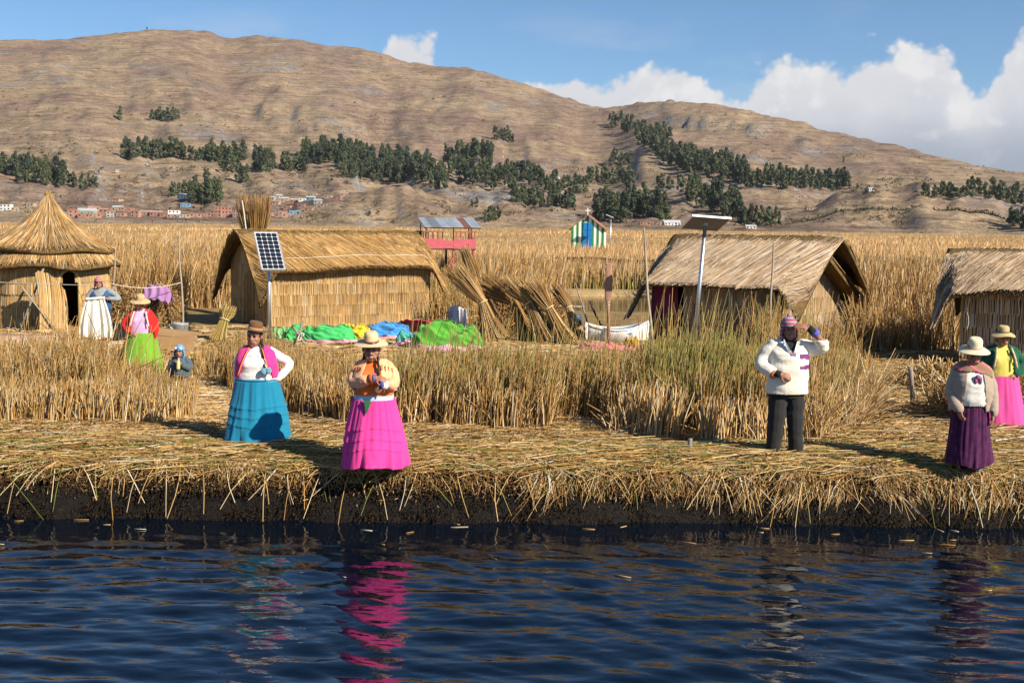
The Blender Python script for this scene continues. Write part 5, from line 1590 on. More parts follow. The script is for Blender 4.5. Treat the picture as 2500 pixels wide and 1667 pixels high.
bundle('reed_bundle', 'dark broad reed bundle second in the stack with its heads bent over', (1178, 688), (1254, 738), (1292, 825), 30.2, 420, (.36, .30), pal=lambda n: mixpick(n, dry=.45, brown=.45, straw=.1))
bundle('reed_bundle', 'reed bundle with a pale double tie in the middle of the stack', (1238, 682), (1292, 738), (1338, 834), 29.6, 420, (.26, .38))
bundle('reed_bundle', 'reed bundle resting against its neighbour near the right end of the stack', (1300, 692), (1340, 752), (1388, 836), 29.4, 380, (.26, .32))
bundle('reed_bundle', 'thin reed bundle at the right end of the stack by the dark boat', (1356, 700), (1388, 750), (1418, 806), 30.6, 240, (.18, .22), wr=.08)
bundle('reed_bundle', 'pale green reed bundle leaning before the dark gable end', (560, 748), (548, 780), (530, 815), 29.2, 200, (.20, .22), pal=lambda n: mixpick(n, green=.45, straw=.55) * 1.15, wr=.10)
bundle('reed_bundle', 'bushy brown reed sheaf sticking up behind the golden roof', (618, 488), (622, 585), (628, 640), 37.6, 620, (.55, .25), pal=lambda n: mixpick(n, dry=.70, brown=.30), wr=.24, r=.010)

# ================================================================== skirts and cloths laid out to dry
def laid_skirt(px, py, wpx, hpx, d, col, label, hem=None, hemh=.28, seed=0, folds=7, name='laid_skirt'):
    k = F / d
    c = at(px, py, d); c[2] = GZ + .02
    w, h = wpx * 1.36 / k, hpx * .74 / k
    m = pmat('cloth_%d' % seed, col, rough=.82, var=.12, scale=5, sheen=.25)
    o = empty(name, c, 0, label, 'skirt')
    def fn(s, t, grow=0.0):
        # s round the front from left to right, t from the top down to the hem
        a = math.pi * (1.0 + s)
        top = (.55 + .45 * np.sin(np.pi * np.clip(s, .02, .98)) ** .5) * (1 + .16 * vnoise(s * 2.3, 0 * s, seed=seed + 1)) * (1 + .07 * vnoise(s * 7, 0 * s, seed=seed + 9))
        fold = np.sin(s * folds * 4 + 4 * vnoise(s * 3, t * 1.5, seed=seed)) * .25 + .9 * vnoise(s * 6 + 2 * t, t * 3, seed=seed + 3) + .5 * vnoise(s * 13 - 4 * t, t * 5, seed=seed + 6)
        rr = .30 + .70 * t ** .8 + (.055 * fold * t ** .7)
        x = np.cos(a) * w / 2 * (rr * .45 + .60) * (1 + .0 * t)
        y = np.sin(a) * w * .28 * rr - .02 * fold
        cr = 1 - 2.2 * np.abs(vnoise(s * 4.5 + 1.5 * t, t * 2.2 + s, seed=seed + 4)); cr2 = 1 - 2 * np.abs(vnoise(s * 10 - 3 * t, t * 4.5, seed=seed + 5))
        z = h * top * (1 - t ** 1.25) + .04 * fold * t * (1 - t) + (.075 * cr + .035 * cr2) * np.sqrt(np.clip(1 - t, 0, 1))
        y = y - .06 * cr - .03 * cr2
        g = np.stack([x * (1 + grow), y * (1 + grow) - grow * .3, np.maximum(z, .01) ], -1)
        return g
    t1 = 1 - hemh if hem is not None else 1.0
    grid_cloth('cloth', lambda s, t: fn(s, t * t1), 84, 28, m, o)
    if hem is not None:
        grid_cloth('hem', lambda s, t: fn(s, t1 + (1 - t1) * t, .004), 70, 8, pmat('hem_%d' % seed, hem, rough=.85, var=.1, scale=5), o)
    # the back half keeps the heap closed from the side
    grid_cloth('back_cloth', lambda s, t: fn(s, t) * np.array([1, -1, 1]) , 40, 12, m, o)
    return o
PK = (.72, .30, .42)
laid_skirt(688, 826, 42, 30, 29.6, (.20, .50, .20), 'pale green netted cloth laid at the left end of the drying row', seed=1)
laid_skirt(732, 834, 54, 42, 29.4, (.05, .42, .10), 'bright green skirt behind the grey crossed sticks', seed=2)
laid_skirt(803, 840, 100, 52, 29.2, (.05, .45, .12), 'wide bright green skirt with a pink hem at its left', hem=PK, hemh=.16, seed=3)
laid_skirt(866, 824, 66, 40, 30.2, (.72, .55, .03), 'yellow skirt laid between the green and blue ones', seed=4)
laid_skirt(946, 820, 90, 40, 30.6, (.05, .27, .62), 'blue skirt laid to dry beside the red one', hem=PK, hemh=.14, seed=5)
laid_skirt(1022, 816, 92, 50, 31.2, (.72, .045, .035), 'red skirt laid to dry before the golden hut wall', seed=6)
laid_skirt(1008, 850, 64, 42, 28.6, (.06, .42, .36), 'teal skirt with a pink hem below the red one', hem=PK, hemh=.38, seed=7)
laid_skirt(1093, 866, 134, 86, 27.6, (.08, .34, .03), 'large leaf green skirt with a pale pink hem', hem=(.74, .42, .55), hemh=.20, seed=8)
laid_skirt(1480, 850, 110, 14, 28.2, (.55, .18, .20), 'flat pinkish red blanket lying by the white boat', seed=9, name='blanket')
laid_skirt(1541, 842, 28, 28, 28.7, (.60, .38, .05), 'yellow sack leaning by the white boat', seed=10, name='sack')
c_ = at(1118, 790, 31.4); c_[2] = GZ
def _hung(s, t):
    u = s - .5
    return np.stack([c_[0] + u * (.42 + .1 * t), c_[1] + .07 * np.sin(s * 11 + t) * (.4 + t) + .02 * np.sin(s * 23), c_[2] + .78 - .62 * t - .10 * np.abs(u) + .04 * np.sin(s * 6)], -1)
o_ = empty('hung_cloth', c_, 0, 'white and grey cloth hung up beside the reed bundles', 'cloth')
_q = grid_cloth('cloth', lambda s, t: _hung(s, t) - c_, 30, 20, pmat('cloth_grey', (.60, .60, .66), rough=.9, var=.15, scale=5), o_)
for _s in (-.24, .24): MB().tube([(_s, .02, -.05), (_s * 1.05, .02, .80)], [.018, .014], n=6).build('stake', M_STICK, o_)

# grey crossed sticks with a knotted rope
o_ = empty('crossed_sticks', gp(735, 850), 0, 'grey crossed sticks tied with a white knot before the green skirt', 'sticks')
MB().tube([(-.20, 0, 0), (.06, .02, .62)], [.025, .03], n=7).build('stick', M_GREYW, o_)
MB().tube([(.16, -.03, 0), (-.17, -.02, .48)], [.025, .03], n=7).build('stick', M_GREYW, o_)
MB().tube([(math.cos(q) * (.05 + .02 * math.sin(3 * q)), -.06 + .02 * math.sin(2 * q), .27 + math.sin(q * 1.3) * .09) for q in np.linspace(0, 12, 50)], .012, n=5).build('knot', M_ROPE, o_)
o_ = empty('knotted_rag', gp(733, 990), 0, 'white rag knotted on a stake in the stubble by the turquoise skirt', 'rag')
MB().tube([(0, 0, 0), (.02, 0, .40)], [.02, .018], n=6).build('stake', M_STICK, o_)
MB().tube([(.06 * math.cos(q * 1.7) * math.sin(q), -.02 + .04 * math.sin(q * 2.1), .34 + .07 * math.cos(q * 1.3)) for q in np.linspace(0, 14, 60)], .014, n=5).build('rag', pmat('rag_white', (.66, .65, .63), rough=.9), o_)

# ================================================================== boat, box, bucket
def boat():
    p = at(1508, 818, 30.0); p[2] = GZ - .02
    o = empty('white_boat', p, R(6), 'white wooden boat with a blue inside drawn up by the channel', 'boat')
    L_, Wd, Hh = 1.55, .75, .36
    def sec(t):
        w = Wd / 2 * (1 - abs(2 * t - .85) ** 2.6 * .9 if t > .42 else 1 - .35 * (1 - t / .42) ** 2); w = max(w, .04)
        sh = .16 * abs(2 * t - .9) ** 2
        return w, sh
    prof = lambda w, sh, ins: [(-w + ins, Hh + sh), (-w * .93 + ins, .28 + sh * .6), (-w * .62 + ins * .6, .05 + sh * .5 + ins), (0, .0 + sh * .4 + ins), (w * .62 - ins * .6, .05 + sh * .5 + ins), (w * .93 - ins, .28 + sh * .6), (w - ins, Hh + sh)]
    mw, mb = pmat('boat_white', (.76, .76, .74), rough=.45, var=.08, scale=4), pmat('boat_blue', (.30, .40, .62), rough=.6, var=.15, scale=5)
    T = np.linspace(0, 1, 22)
    rg = []
    for t in T:
        w, sh = sec(t)
        rg.append(np.array([(t * L_ - L_ / 2, y, z) for y, z in prof(w, sh, 0)] + [(t * L_ - L_ / 2, y, z + .001) for y, z in prof(w, sh, .03)[::-1]]))
    MB().rings(rg).build('hull', mw, o)
    rg = [np.array([(t * L_ - L_ / 2, y, z + .004) for y, z in prof(*sec(t), .034)]) for t in T[1:-1]]
    MB().rings(rg, cap=False, closed=False).build('inside', mb, o)
    for sgn in (-1, 1):
        MB().tube([(t * L_ - L_ / 2, sgn * (sec(t)[0] - .005), Hh + sec(t)[1] + .01) for t in T], .028, n=7).build('gunwale', mw, o)
    for x in (-.4, .2): MB().box((x, 0, .30), (.22, Wd * .86, .035)).build('thwart', mb, o, smooth=False)
    MB().tube([(t * L_ - L_ / 2, -(sec(t)[0] * .97 + .006), .40 + sec(t)[1] * .8) for t in T[1:-1]], .010, n=5).build('rubbing_line', pmat('boat_line', (.10, .12, .16)), o)
    # dark boat behind the bundles
    p2 = at(1412, 820, 30.8); p2[2] = GZ - .1
    o2 = empty('dark_boat', p2, R(-20), 'dark hulled boat with a round drum end beside the reed bundles', 'boat')
    mk = pmat('boat_tar', (.035, .035, .04), rough=.5, var=.3, scale=4)
    rg = [np.array([(x, math.cos(q) * (.38 - .10 * x * x), .30 + math.sin(q) * .30 * (1 - .25 * x * x) + .12 * x * x) for q in np.linspace(math.pi, 2 * math.pi, 9)] + [(x, math.cos(q) * (.34 - .10 * x * x), .31 + math.sin(q) * .26 * (1 - .25 * x * x) + .12 * x * x) for q in np.linspace(2 * math.pi, math.pi, 9)]) for x in np.linspace(-.62, .62, 16)]
    MB().rings(rg).build('hull', mk, o2)
    MB().lathe([(0, 0), (.15, 0), (.16, .03), (.16, .40), (.15, .43), (0, .43)], 18).build('drum', pmat('drum_blue', (.05, .09, .16), rough=.4), o2).location = (-.1, .05, .30)
    stick('boat_pole', 'grey pole leaning over the dark boat', [at(1445, 825, 32.6), at(1420, 740, 32.8), at(1404, 690, 33.0)], .022, .016, M_GREYW)
    stick('boat_pole', 'dark paddle leaning across the dark boat', [at(1490, 838, 32.2), at(1455, 770, 32.4), at(1440, 735, 32.6)], .030, .026, mk)
    stick('wooden_rail', 'horizontal grey rail behind the reed bundles', [at(1290, 748, 36), at(1350, 748, 36), at(1427, 750, 36)], .05, .045, M_GREYW, 'rail')
boat()
def small_things():
    p = gp(407, 857)
    m = pmat('cardboard', (.36, .22, .10), rough=.9, var=.10, scale=3)
    o = empty('cardboard_sheet', p, R(-4), 'folded brown cardboard lying beside the woman in the red jacket', 'cardboard')
    rg = [np.array([(-.45 + .35 * t * 0, -.02 - .0 * t, .0), (.62, .0, .0), (.60, .05, .33), (-.47, .05, .37)]) for t in (0,)]
    MB().box((.08, .0, .17), (1.08, .02, .34), rot=Matrix.Rotation(R(-10), 3, 'X')).build('front_flap', m, o, smooth=False)
    MB().box((.02, .42, .36), (1.02, .82, .02), rot=Matrix.Rotation(R(4), 3, 'X') @ Matrix.Rotation(R(5), 3, 'Y')).build('top_flap', m, o, smooth=False)
    p = gp(440, 833)
    o = empty('metal_bucket', p, 0, 'dented grey metal bucket standing under the tall thin pole', 'bucket')
    MB().lathe([(.0, 0), (.17, 0), (.20, .40), (.215, .43), (.205, .44), (.19, .40), (.16, .02), (0, .02)], 24, cap=False).build('body', pmat('bucket_tin', (.42, .43, .45), rough=.45, metal=.5, var=.2, scale=10), o)
    MB().tube([(math.cos(q) * .21, math.sin(q) * .03 - .19, .43 - .0 + math.sin(q) * -.16) for q in np.linspace(0, math.pi, 12)], .006, n=5).build('handle', M_STEEL, o)
    p = gp(462, 852)
    o = heap(462, 850, .34, .22, p[1], 90, 'small grey crumpled heap beside the metal bucket', lambda n: mixpick(n, pale=1.) * .7, name='grey_heap')
    p = gp(296, 838)
    b = MB().box((0, 0, .22), (.28, .2, .44)).build('dark_crate', pmat('crate_black', (.02, .02, .022)), None, smooth=False); b.location = tuple(p)
    tag(b, 'small black crate half hidden behind the red jacket', 'crate')
small_things()

# ================================================================== lookout tower
def tower():
    d = 60.0; k = F / d
    c = at(1075, 700, d); c[2] = 0.0
    o = empty('lookout_tower', c, R(14), 'pink railed lookout tower with a tin roof standing in the reeds', 'tower')
    rd = pmat('tower_red', (.34, .09, .07), rough=.8, var=.25, scale=4)
    dk = pmat('tower_dark', (.07, .035, .03), rough=.85, var=.3, scale=4)
    ppk = pmat('pink_cloth', (.50, .11, .13), rough=.85, var=.30, scale=6, stretch=(.4, 1, 9))
    tn = {q: pmat('tin_' + q, cc, rough=.45, var=.18, scale=3, metal=.45) for q, cc in dict(a=(.50, .55, .58), b=(.30, .33, .35), c=(.40, .17, .11)).items()}
    fz = 2.30
    X = (-.95, -.1, 1.45); Y = (-.9, .9)
    for x in (-1.0, .45, 1.45):
        for y in Y:
            MB().tube([(x, y, -.3), (x, y, fz)], .055, n=6).build('leg', rd if y < 0 else dk, o)
    for a, b in (((-1.0, -.9, 1.9), (.45, -.9, .35)), ((.45, -.9, 1.95), (-.35, -.9, .3)), ((.45, -.9, .4), (1.45, -.9, 1.9)), ((-1.0, .9, 1.1), (1.45, .9, 1.1)), ((-1.0, -.9, 1.15), (.45, -.9, 1.15))):
        MB().tube([a, b], .04, n=5).build('brace', rd if a[1] < 0 else dk, o)
    for i in range(8): MB().box((.25, -.87 + i * .25, fz), (2.6, .22, .06)).build('deck_board', dk, o, smooth=False)
    # railing skirts and rails
    for (x0, x1, z0, z1) in ((-1.05, -.02, fz + .0, fz + .52), (-.02, .45, fz + .05, fz + .42), (.45, 1.52, fz + .0, fz + .50)):
        MB().box(((x0 + x1) / 2, -.96, (z0 + z1) / 2), (x1 - x0 - .01, .03, z1 - z0)).build('rail_panel', ppk, o, smooth=False)
    MB().box((-1.07, 0, fz + .26), (.03, 1.85, .52)).build('rail_panel', ppk, o, smooth=False)
    MB().box((1.54, 0, fz + .26), (.03, 1.85, .52)).build('rail_panel', ppk, o, smooth=False)
    for (x0, x1) in ((-1.05, -.05), (.55, 1.52)):
        MB().box(((x0 + x1) / 2, -.95, fz + .84), (x1 - x0, .06, .05)).build('hand_rail', rd, o, smooth=False)
        for x in np.linspace(x0 + .03, x1 - .03, 5): MB().box((x, -.95, fz + .66), (.05, .05, .32)).build('baluster', dk if x < 0 else rd, o, smooth=False)
    MB().box((-1.06, 0, fz + .84), (.05, 1.9, .05)).build('hand_rail', dk, o, smooth=False)
    for y in np.linspace(-.6, .85, 4): MB().box((-1.06, y, fz + .66), (.05, .05, .32)).build('baluster', dk, o, smooth=False)
    for x, y in ((-.85, -.7), (.5, -.7), (1.25, -.7), (-.85, .8), (1.7, .8)): MB().tube([(x, y, fz), (x, y, fz + 1.1 + .12 * (y > 0))], .03, n=5).build('roof_post', dk, o)
    x = -.95
    for i, (w, mk) in enumerate(((.33, 'a'), (.42, 'b'), (.50, 'a'), (.62, 'a'), (.36, 'c'), (.50, 'a'))):
        rg = []
        n = 14
        for (y, z) in ((-1.05, fz + 1.06 + .01 * (i % 2)), (1.0, fz + 1.52 + .01 * (i % 2))):
            xs = np.linspace(x, x + w + .02, n)
            rg.append(np.concatenate([np.stack([xs, np.full(n, y), z + .014 * np.sin(xs * 60)], 1), np.stack([xs[::-1], np.full(n, y), z - .012 + .014 * np.sin(xs[::-1] * 60)], 1)]))
        MB().rings(rg).build('tin_sheet', tn[mk], o, smooth=False)
        x += w
    MB().tube([(-1.0, -1.0, fz + 1.02), (1.8, -1.0, fz + 1.02)], .03, n=5).build('roof_beam', dk, o)
tower()

# ================================================================== striped chapel
def chapel():
    d = 112.0
    c = at(1434, 592, d); c[2] = 0.3
    o = empty('striped_chapel', c, R(-8), 'small green and white striped chapel with a blue door in the reeds', 'chapel')
    k = F / d; w = 80 / k
    hz = at(1434, 558, d)[2] - .3; ap = at(1436, 526, d)[2] - .3
    gm, wm = pmat('stripe_green', (.035, .22, .055), rough=.6, var=.12, scale=3), pmat('stripe_white', (.78, .78, .74), rough=.6, var=.06, scale=3)
    n = 13
    for i in range(n):
        x0, x1 = -w / 2 + w * i / n, -w / 2 + w * (i + 1) / n
        zt = lambda x: hz + (ap - hz) * (1 - abs(x) / (w / 2))
        V = [(x, y, z) for y in (-.04, .04) for x, z in ((x0, 0), (x1, 0), (x1, zt(x1)), ((x0 + x1) / 2, zt((x0 + x1) / 2)), (x0, zt(x0)))]
        MB().add(V, [(0, 1, 2, 3, 4), (9, 8, 7, 6, 5)] + [(j, 5 + j, 5 + (j + 1) % 5, (j + 1) % 5) for j in range(5)]).build('wall_board', gm if i % 2 == 0 else wm, o, smooth=False)
    MB().box((-w / 2 + .05, 1.6, hz / 2), (.08, 3.0, hz)).build('side_wall', wm, o, smooth=False)
    MB().box((w / 2 - .05, 1.6, hz / 2), (.08, 3.0, hz)).build('side_wall', wm, o, smooth=False)
    for s_ in (-1, 1):
        V = []
        for y in (-.25, 3.2):
            for (x, z) in ((0, ap + .05), (s_ * (w / 2 + .22), hz - .10), (s_ * (w / 2 + .22), hz - .16), (0, ap - .01)): V.append((x, y, z))
        MB().add(V, [(0, 1, 5, 4), (2, 3, 7, 6), (0, 3, 2, 1), (4, 5, 6, 7), (1, 2, 6, 5), (0, 4, 7, 3)]).build('roof_slope', RM['rust'], o, smooth=False)
    bl_ = pmat('door_blue', (.02, .20, .50), rough=.5, var=.1, scale=4)
    dt = at(1434, 544, d)[2] - .3
    dr = MB().box((0, -.07, dt / 2), (w * .285, .04, dt)).build('door', bl_, o, smooth=False)
    for sx in (-1, 1):
        for z in np.linspace(dt * .42, dt * .9, 3): MB().box((sx * w * .07, -.10, z), (w * .11, .03, dt * .16)).build('door_panel', bl_, dr, smooth=False)
    MB().box((0, -.105, dt * .5), (.03, .03, dt * .98)).build('door_joint', M_VOID, dr, smooth=False)
    cw = pmat('cross_white', (.72, .72, .70))
    cr = MB().box((0, -.1, ap + .36), (.10, .08, .62)).box((0, -.1, ap + .44), (.46, .078, .09)).build('cross', cw, o, smooth=False)
    MB().box((-.18, -.1, ap - .42), (.16, .10, .2)).build('bell', M_VOID, o, smooth=False)
    p = at(1490, 592, 110); p[2] = .3
    q = empty('street_lamp', p, 0, 'thin solar street lamp right of the striped chapel', 'lamp')
    h = at(1492, 530, 110)[2] - .3
    MB().tube([(0, 0, 0), (.02, 0, h)], [.05, .035], n=6).build('post', M_STEEL, q)
    MB().box((-.1, 0, h + .08), (.72, .35, .05), rot=Matrix.Rotation(R(22), 3, 'Y')).build('lamp_panel', M_BACK, q, smooth=False)
chapel()
# ================================================================== people
M_SKIN = pmat('skin', (.31, .145, .090), rough=.55, var=.10, scale=14, spec=.35)
M_HAIR = pmat('black_hair', (.010, .008, .008), rough=.45, var=.3, scale=50, stretch=(1, 1, .1), spec=.4)
M_EYE = pmat('eye_dark', (.012, .008, .007), rough=.2, var=.0, spec=.6)
M_LIP = pmat('lip', (.15, .045, .035), rough=.5, var=.05)
M_TEETH = pmat('teeth', (.75, .72, .66), rough=.3, var=.02)
M_SHOE = pmat('shoe_black', (.012, .012, .013), rough=.5, var=.1)

def remesh(mb, name, mat, parent, voxel=.007, smooth=3, wr=0.0, wsc=7.0, cut=None, solid=0.0, seed=0, ratio=.40):
    """closed overlapping solids -> one continuous skin"""
    me = bpy.data.meshes.new(name)
    me.from_pydata(mb.arr().tolist(), [], mb.f)
    o = bpy.data.objects.new(name, me); COL.objects.link(o)
    r = o.modifiers.new('r', 'REMESH'); r.mode = 'VOXEL'; r.voxel_size = voxel
    if smooth:
        s_ = o.modifiers.new('s', 'SMOOTH'); s_.factor = .5; s_.iterations = smooth
    dc_ = o.modifiers.new('d', 'DECIMATE'); dc_.ratio = ratio; dc_.use_collapse_triangulate = True
    dg = bpy.context.evaluated_depsgraph_get()
    m2 = bpy.data.meshes.new_from_object(o.evaluated_get(dg))
    bpy.data.objects.remove(o); bpy.data.meshes.remove(me)
    n = len(m2.vertices)
    V = np.empty(n * 3, np.float32); m2.vertices.foreach_get('co', V); V = V.reshape(-1, 3).astype(float)
    if wr:
        Nn = np.empty(n * 3, np.float32); m2.vertices.foreach_get('normal', Nn); Nn = Nn.reshape(-1, 3)
        w = vnoise(V[:, 0] * wsc, V[:, 1] * wsc, V[:, 2] * wsc * 1.5, seed=seed) + .5 * vnoise(V[:, 0] * wsc * 2.3, V[:, 1] * wsc * 2.3, V[:, 2] * wsc * 3.2, seed=seed + 1)
        rid = 1 - 2 * np.abs(vnoise(V[:, 0] * wsc * .9 + 3, V[:, 1] * wsc * .9, V[:, 2] * wsc * 1.9, seed=seed + 2))
        V = V + Nn * (wr * (w * .7 + rid * .6))[:, None]
    Fc = np.empty(len(m2.loops), np.int32); m2.loops.foreach_get('vertex_index', Fc)
    tot = np.empty(len(m2.polygons), np.int32); m2.polygons.foreach_get('loop_total', tot)
    bpy.data.meshes.remove(m2)
    assert (tot == 3).all()
    Fc = Fc.reshape(-1, 3)
    if cut is not None:
        cen = V[Fc].mean(1)
        Fc = Fc[~cut(cen)]
        used = np.unique(Fc); mp = np.zeros(len(V), int); mp[used] = np.arange(len(used)); V = V[used]; Fc = mp[Fc]
    ob = mesh_np(name, V, Fc, mat, parent, smooth=True)
    if solid:
        md = ob.modifiers.new('thickness', 'SOLIDIFY'); md.thickness = solid; md.offset = 1
    return ob

def cap_chain(mb, pts, rad, n=12, sub=4, flat=1.0):
    """tapered limb with rounded ends"""
    P = np.array(pts, float); rad = np.array(rad, float)
    P, rad = smooth_path(P, rad, sub)
    d0 = P[0] - P[1]; d0 /= np.linalg.norm(d0); d1 = P[-1] - P[-2]; d1 /= np.linalg.norm(d1)
    pre = [(P[0] + d0 * rad[0] * math.sin(q), rad[0] * max(math.cos(q), .12)) for q in (1.45, 1.0, .5)]
    post = [(P[-1] + d1 * rad[-1] * math.sin(q), rad[-1] * max(math.cos(q), .12)) for q in (.5, 1.0, 1.45)]
    PP = np.array([p for p, _ in pre] + list(P) + [p for p, _ in post]); RR = np.array([r for _, r in pre] + list(rad) + [r for _, r in post])
    mb.tube(PP, RR, n=n, flat=flat)

def loft(mb, rings, n=28, sub=4):
    """torso: (cx, cy, z, rx, ry)"""
    A = np.array(rings, float)
    P, _ = smooth_path(A, np.zeros(len(A)), sub)
    a = np.arange(n) * 2 * np.pi / n
    rg = []
    for cx, cy, z, rx, ry in P:
        c, s_ = np.cos(a), np.sin(a)
        e = .88
        rg.append(np.stack([cx + rx * np.sign(c) * np.abs(c) ** e, cy + ry * np.sign(s_) * np.abs(s_) ** e, np.full(n, z)], 1))
    mb.rings(rg)

def hand(mb, wrist, d, nrm, side=1, curl=.5, k=1.0, spread=.06):
    wrist = np.array(wrist, float); d = np.array(d, float); d /= np.linalg.norm(d)
    nrm = np.array(nrm, float); nrm -= d * (nrm @ d); nrm /= np.linalg.norm(nrm)
    w = np.cross(d, nrm) * side
    Mx = np.column_stack([w, d, nrm])
    mb.ellip(wrist + d * .045 * k, (.040 * k, .055 * k, .019 * k), Mx, 14, 9)
    for i, (ln, o_) in enumerate(((.070, -.030), (.080, -.0105), (.076, .0095), (.060, .029))):
        b = wrist + d * (.078 - .006 * abs(i - 1.4)) * k + w * o_ * k
        dr = d + w * (i - 1.5) * spread
        pts = [b - d * .02 * k, b]
        ang = 0; p = b
        for s_, f in ((.45, .35), (.32, .75), (.23, .6)):
            ang += curl * f * 1.3
            st = (dr * math.cos(ang) + nrm * math.sin(ang)); st /= np.linalg.norm(st)
            p = p + st * ln * s_ * k; pts.append(p)
        cap_chain(mb, pts, np.array([.0095, .0098, .0092, .0085, .0075]) * k, n=8, sub=2)
    b = wrist + d * .022 * k - w * .030 * k
    t1 = b + (d * .5 - w * .75 + nrm * .35) * .035 * k; t2 = t1 + (d * .85 - w * .35 + nrm * .4) * .034 * k
    cap_chain(mb, [b + w * .012 * k, b, t1, t2], np.array([.012, .0125, .011, .009]) * k, n=8, sub=2)

def head_solids(mb, c, Rm, k=1.0, wide=1.0):
    h = MB()
    h.ellip((0, .012, .030), (.077 * wide, .094, .092), n=20, k=14)
    h.ellip((0, -.018, -.032), (.068 * wide, .074, .086), n=20, k=14)
    h.ellip((0, -.052, -.094), (.036 * wide, .032, .026))
    for s_ in (-1, 1):
        h.ellip((s_ * .040 * wide, -.058, -.026), (.028, .024, .026))
        h.ellip((s_ * .079 * wide, .012, -.004), (.010, .019, .030))
        h.ellip((s_ * .012, -.097, -.030), (.010, .010, .008))
        h.ellip((s_ * .034, -.073, -.070), (.022, .018, .025))
        h.ellip((s_ * .030, -.074, .024), (.027, .018, .009))
    cap_chain(h, [(0, -.082, .020), (0, -.096, -.008), (0, -.103, -.025)], [.010, .012, .014], n=10)
    h.ellip((0, -.088, -.055), (.026, .012, .009)); h.ellip((0, -.086, -.068), (.022, .012, .009))
    h.v = [np.array(c) + (v * k) @ Rm.T for v in h.v]
    mb.add(h.arr(), h.f)

def face_parts(parent, c, Rm, k=1.0, teeth=False, squint=1.0):
    def put(name, mb, mat):
        mb.v = [np.array(c) + (v * k) @ Rm.T for v in mb.v]
        mb.build(name, mat, parent)
    for s_ in (-1, 1):
        put('eye', MB().ellip((s_ * .031, -.0835, .006), (.0150, .008, .0068 * squint), n=10, k=6), M_EYE)
        put('eyebrow', MB().tube([(s_ * .012, -.0905, .024), (s_ * .030, -.0915, .029), (s_ * .050, -.082, .025)], [.0045, .0058, .004], n=6), M_HAIR)
    if teeth:
        put('teeth', MB().ellip((0, -.0955, -.061), (.021, .006, .0075), n=12, k=6), M_TEETH)
        put('lip', MB().tube([(-.026, -.088, -.057), (-.012, -.0995, -.051), (0, -.101, -.050), (.012, -.0995, -.051), (.026, -.088, -.057)], .0045, n=6), M_LIP)
        put('lip', MB().tube([(-.025, -.088, -.060), (-.011, -.098, -.070), (0, -.099, -.072), (.011, -.098, -.070), (.025, -.088, -.060)], .0045, n=6), M_LIP)
    else:
        put('lip', MB().tube([(-.024, -.090, -.060), (-.010, -.1005, -.0585), (0, -.101, -.060), (.010, -.1005, -.0585), (.024, -.090, -.060)], [.003, .005, .0045, .005, .003], n=6), M_LIP)

def rotm(yaw=0, pitch=0, roll=0):
    return np.array((Matrix.Rotation(yaw, 3, 'Z') @ Matrix.Rotation(pitch, 3, 'X') @ Matrix.Rotation(roll, 3, 'Y')))

def hair_cap(parent, c, Rm, k=1.0, low=-.07):
    h = MB().ellip((0, .016, .036), (.086, .104, .098), n=24, k=16)
    h.ellip((0, .05, -.03), (.075, .062, .07), n=20, k=12)
    h.v = [np.array(c) + (v * k) @ Rm.T for v in h.v]
    inv = Rm.T
    def cut(p):
        q = (p - np.array(c)) @ Rm / k
        return (q[:, 1] < -.030 + .0 * q[:, 2]) & (q[:, 2] < .062) | (q[:, 1] < .0) & (q[:, 2] < .0) | (q[:, 2] < low)
    return remesh(h, 'hair', M_HAIR, parent, .008, 2, cut=cut, solid=.004)

def braid(parent, pts, r=.018, name='braid'):
    P, _ = smooth_path(np.array(pts, float), np.zeros(len(pts)), 10)
    n = len(P)
    rad = r * (1 - .35 * np.linspace(0, 1, n)) * (.80 + .25 * np.abs(np.sin(np.arange(n) * .9)))
    side = np.stack([np.sin(np.arange(n) * .9) * .004, 0 * np.arange(n), 0 * np.arange(n)], 1)
    return MB().tube(P + side, rad, n=8).build(name, M_HAIR, parent)

def hat(parent, c, Rm, mat, crown=.10, brim=.19, r=.092, dip=.0, flat=True, band=None, name='hat', wavy=.0, up=0.0, seed=0):
    n = 44
    A = np.arange(n) * 2 * np.pi / n
    def ring(rr, z, b=0.0):
        zz = z + b * (dip * np.cos(2 * A) + wavy * np.sin(3 * A + seed) + up * np.ones(n))
        return np.stack([np.cos(A) * rr * .95, np.sin(A) * rr * 1.04, zz], 1)
    prof = [(brim, -.005, 1), (brim * .86, .002, .55), (r * 1.18, .008, .1), (r * 1.02, .018, 0), (r, .04, 0), (r * .98, crown * .6, 0), (r * .93, crown * .82, 0), (r * .72, crown * (.96 if flat else 1.0), 0), (r * .35, crown * (1.0 if not flat else .985), 0), (.003, crown * (1.01 if not flat else .98), 0)]
    rg = [ring(a, z, b) for a, z, b in prof] 
    inn = [ring(max(a - .006, .002), z - .007, b) for a, z, b in prof[::-1]]
    m = MB().rings(rg + inn + [rg[0]], cap=False)
    m.v = [np.array(c) + v @ Rm.T for v in m.v]
    o = m.build(name, mat, parent)
    if band is not None:
        q = MB().rings([ring(r * 1.045, .016), ring(r * 1.05, .024), ring(r * 1.035, .040), ring(r * .99, .038), ring(r * 1.0, .018)], cap=False)
        q.v = [np.array(c) + v @ Rm.T for v in q.v]
        q.build('hat_band', band, o)
    return o

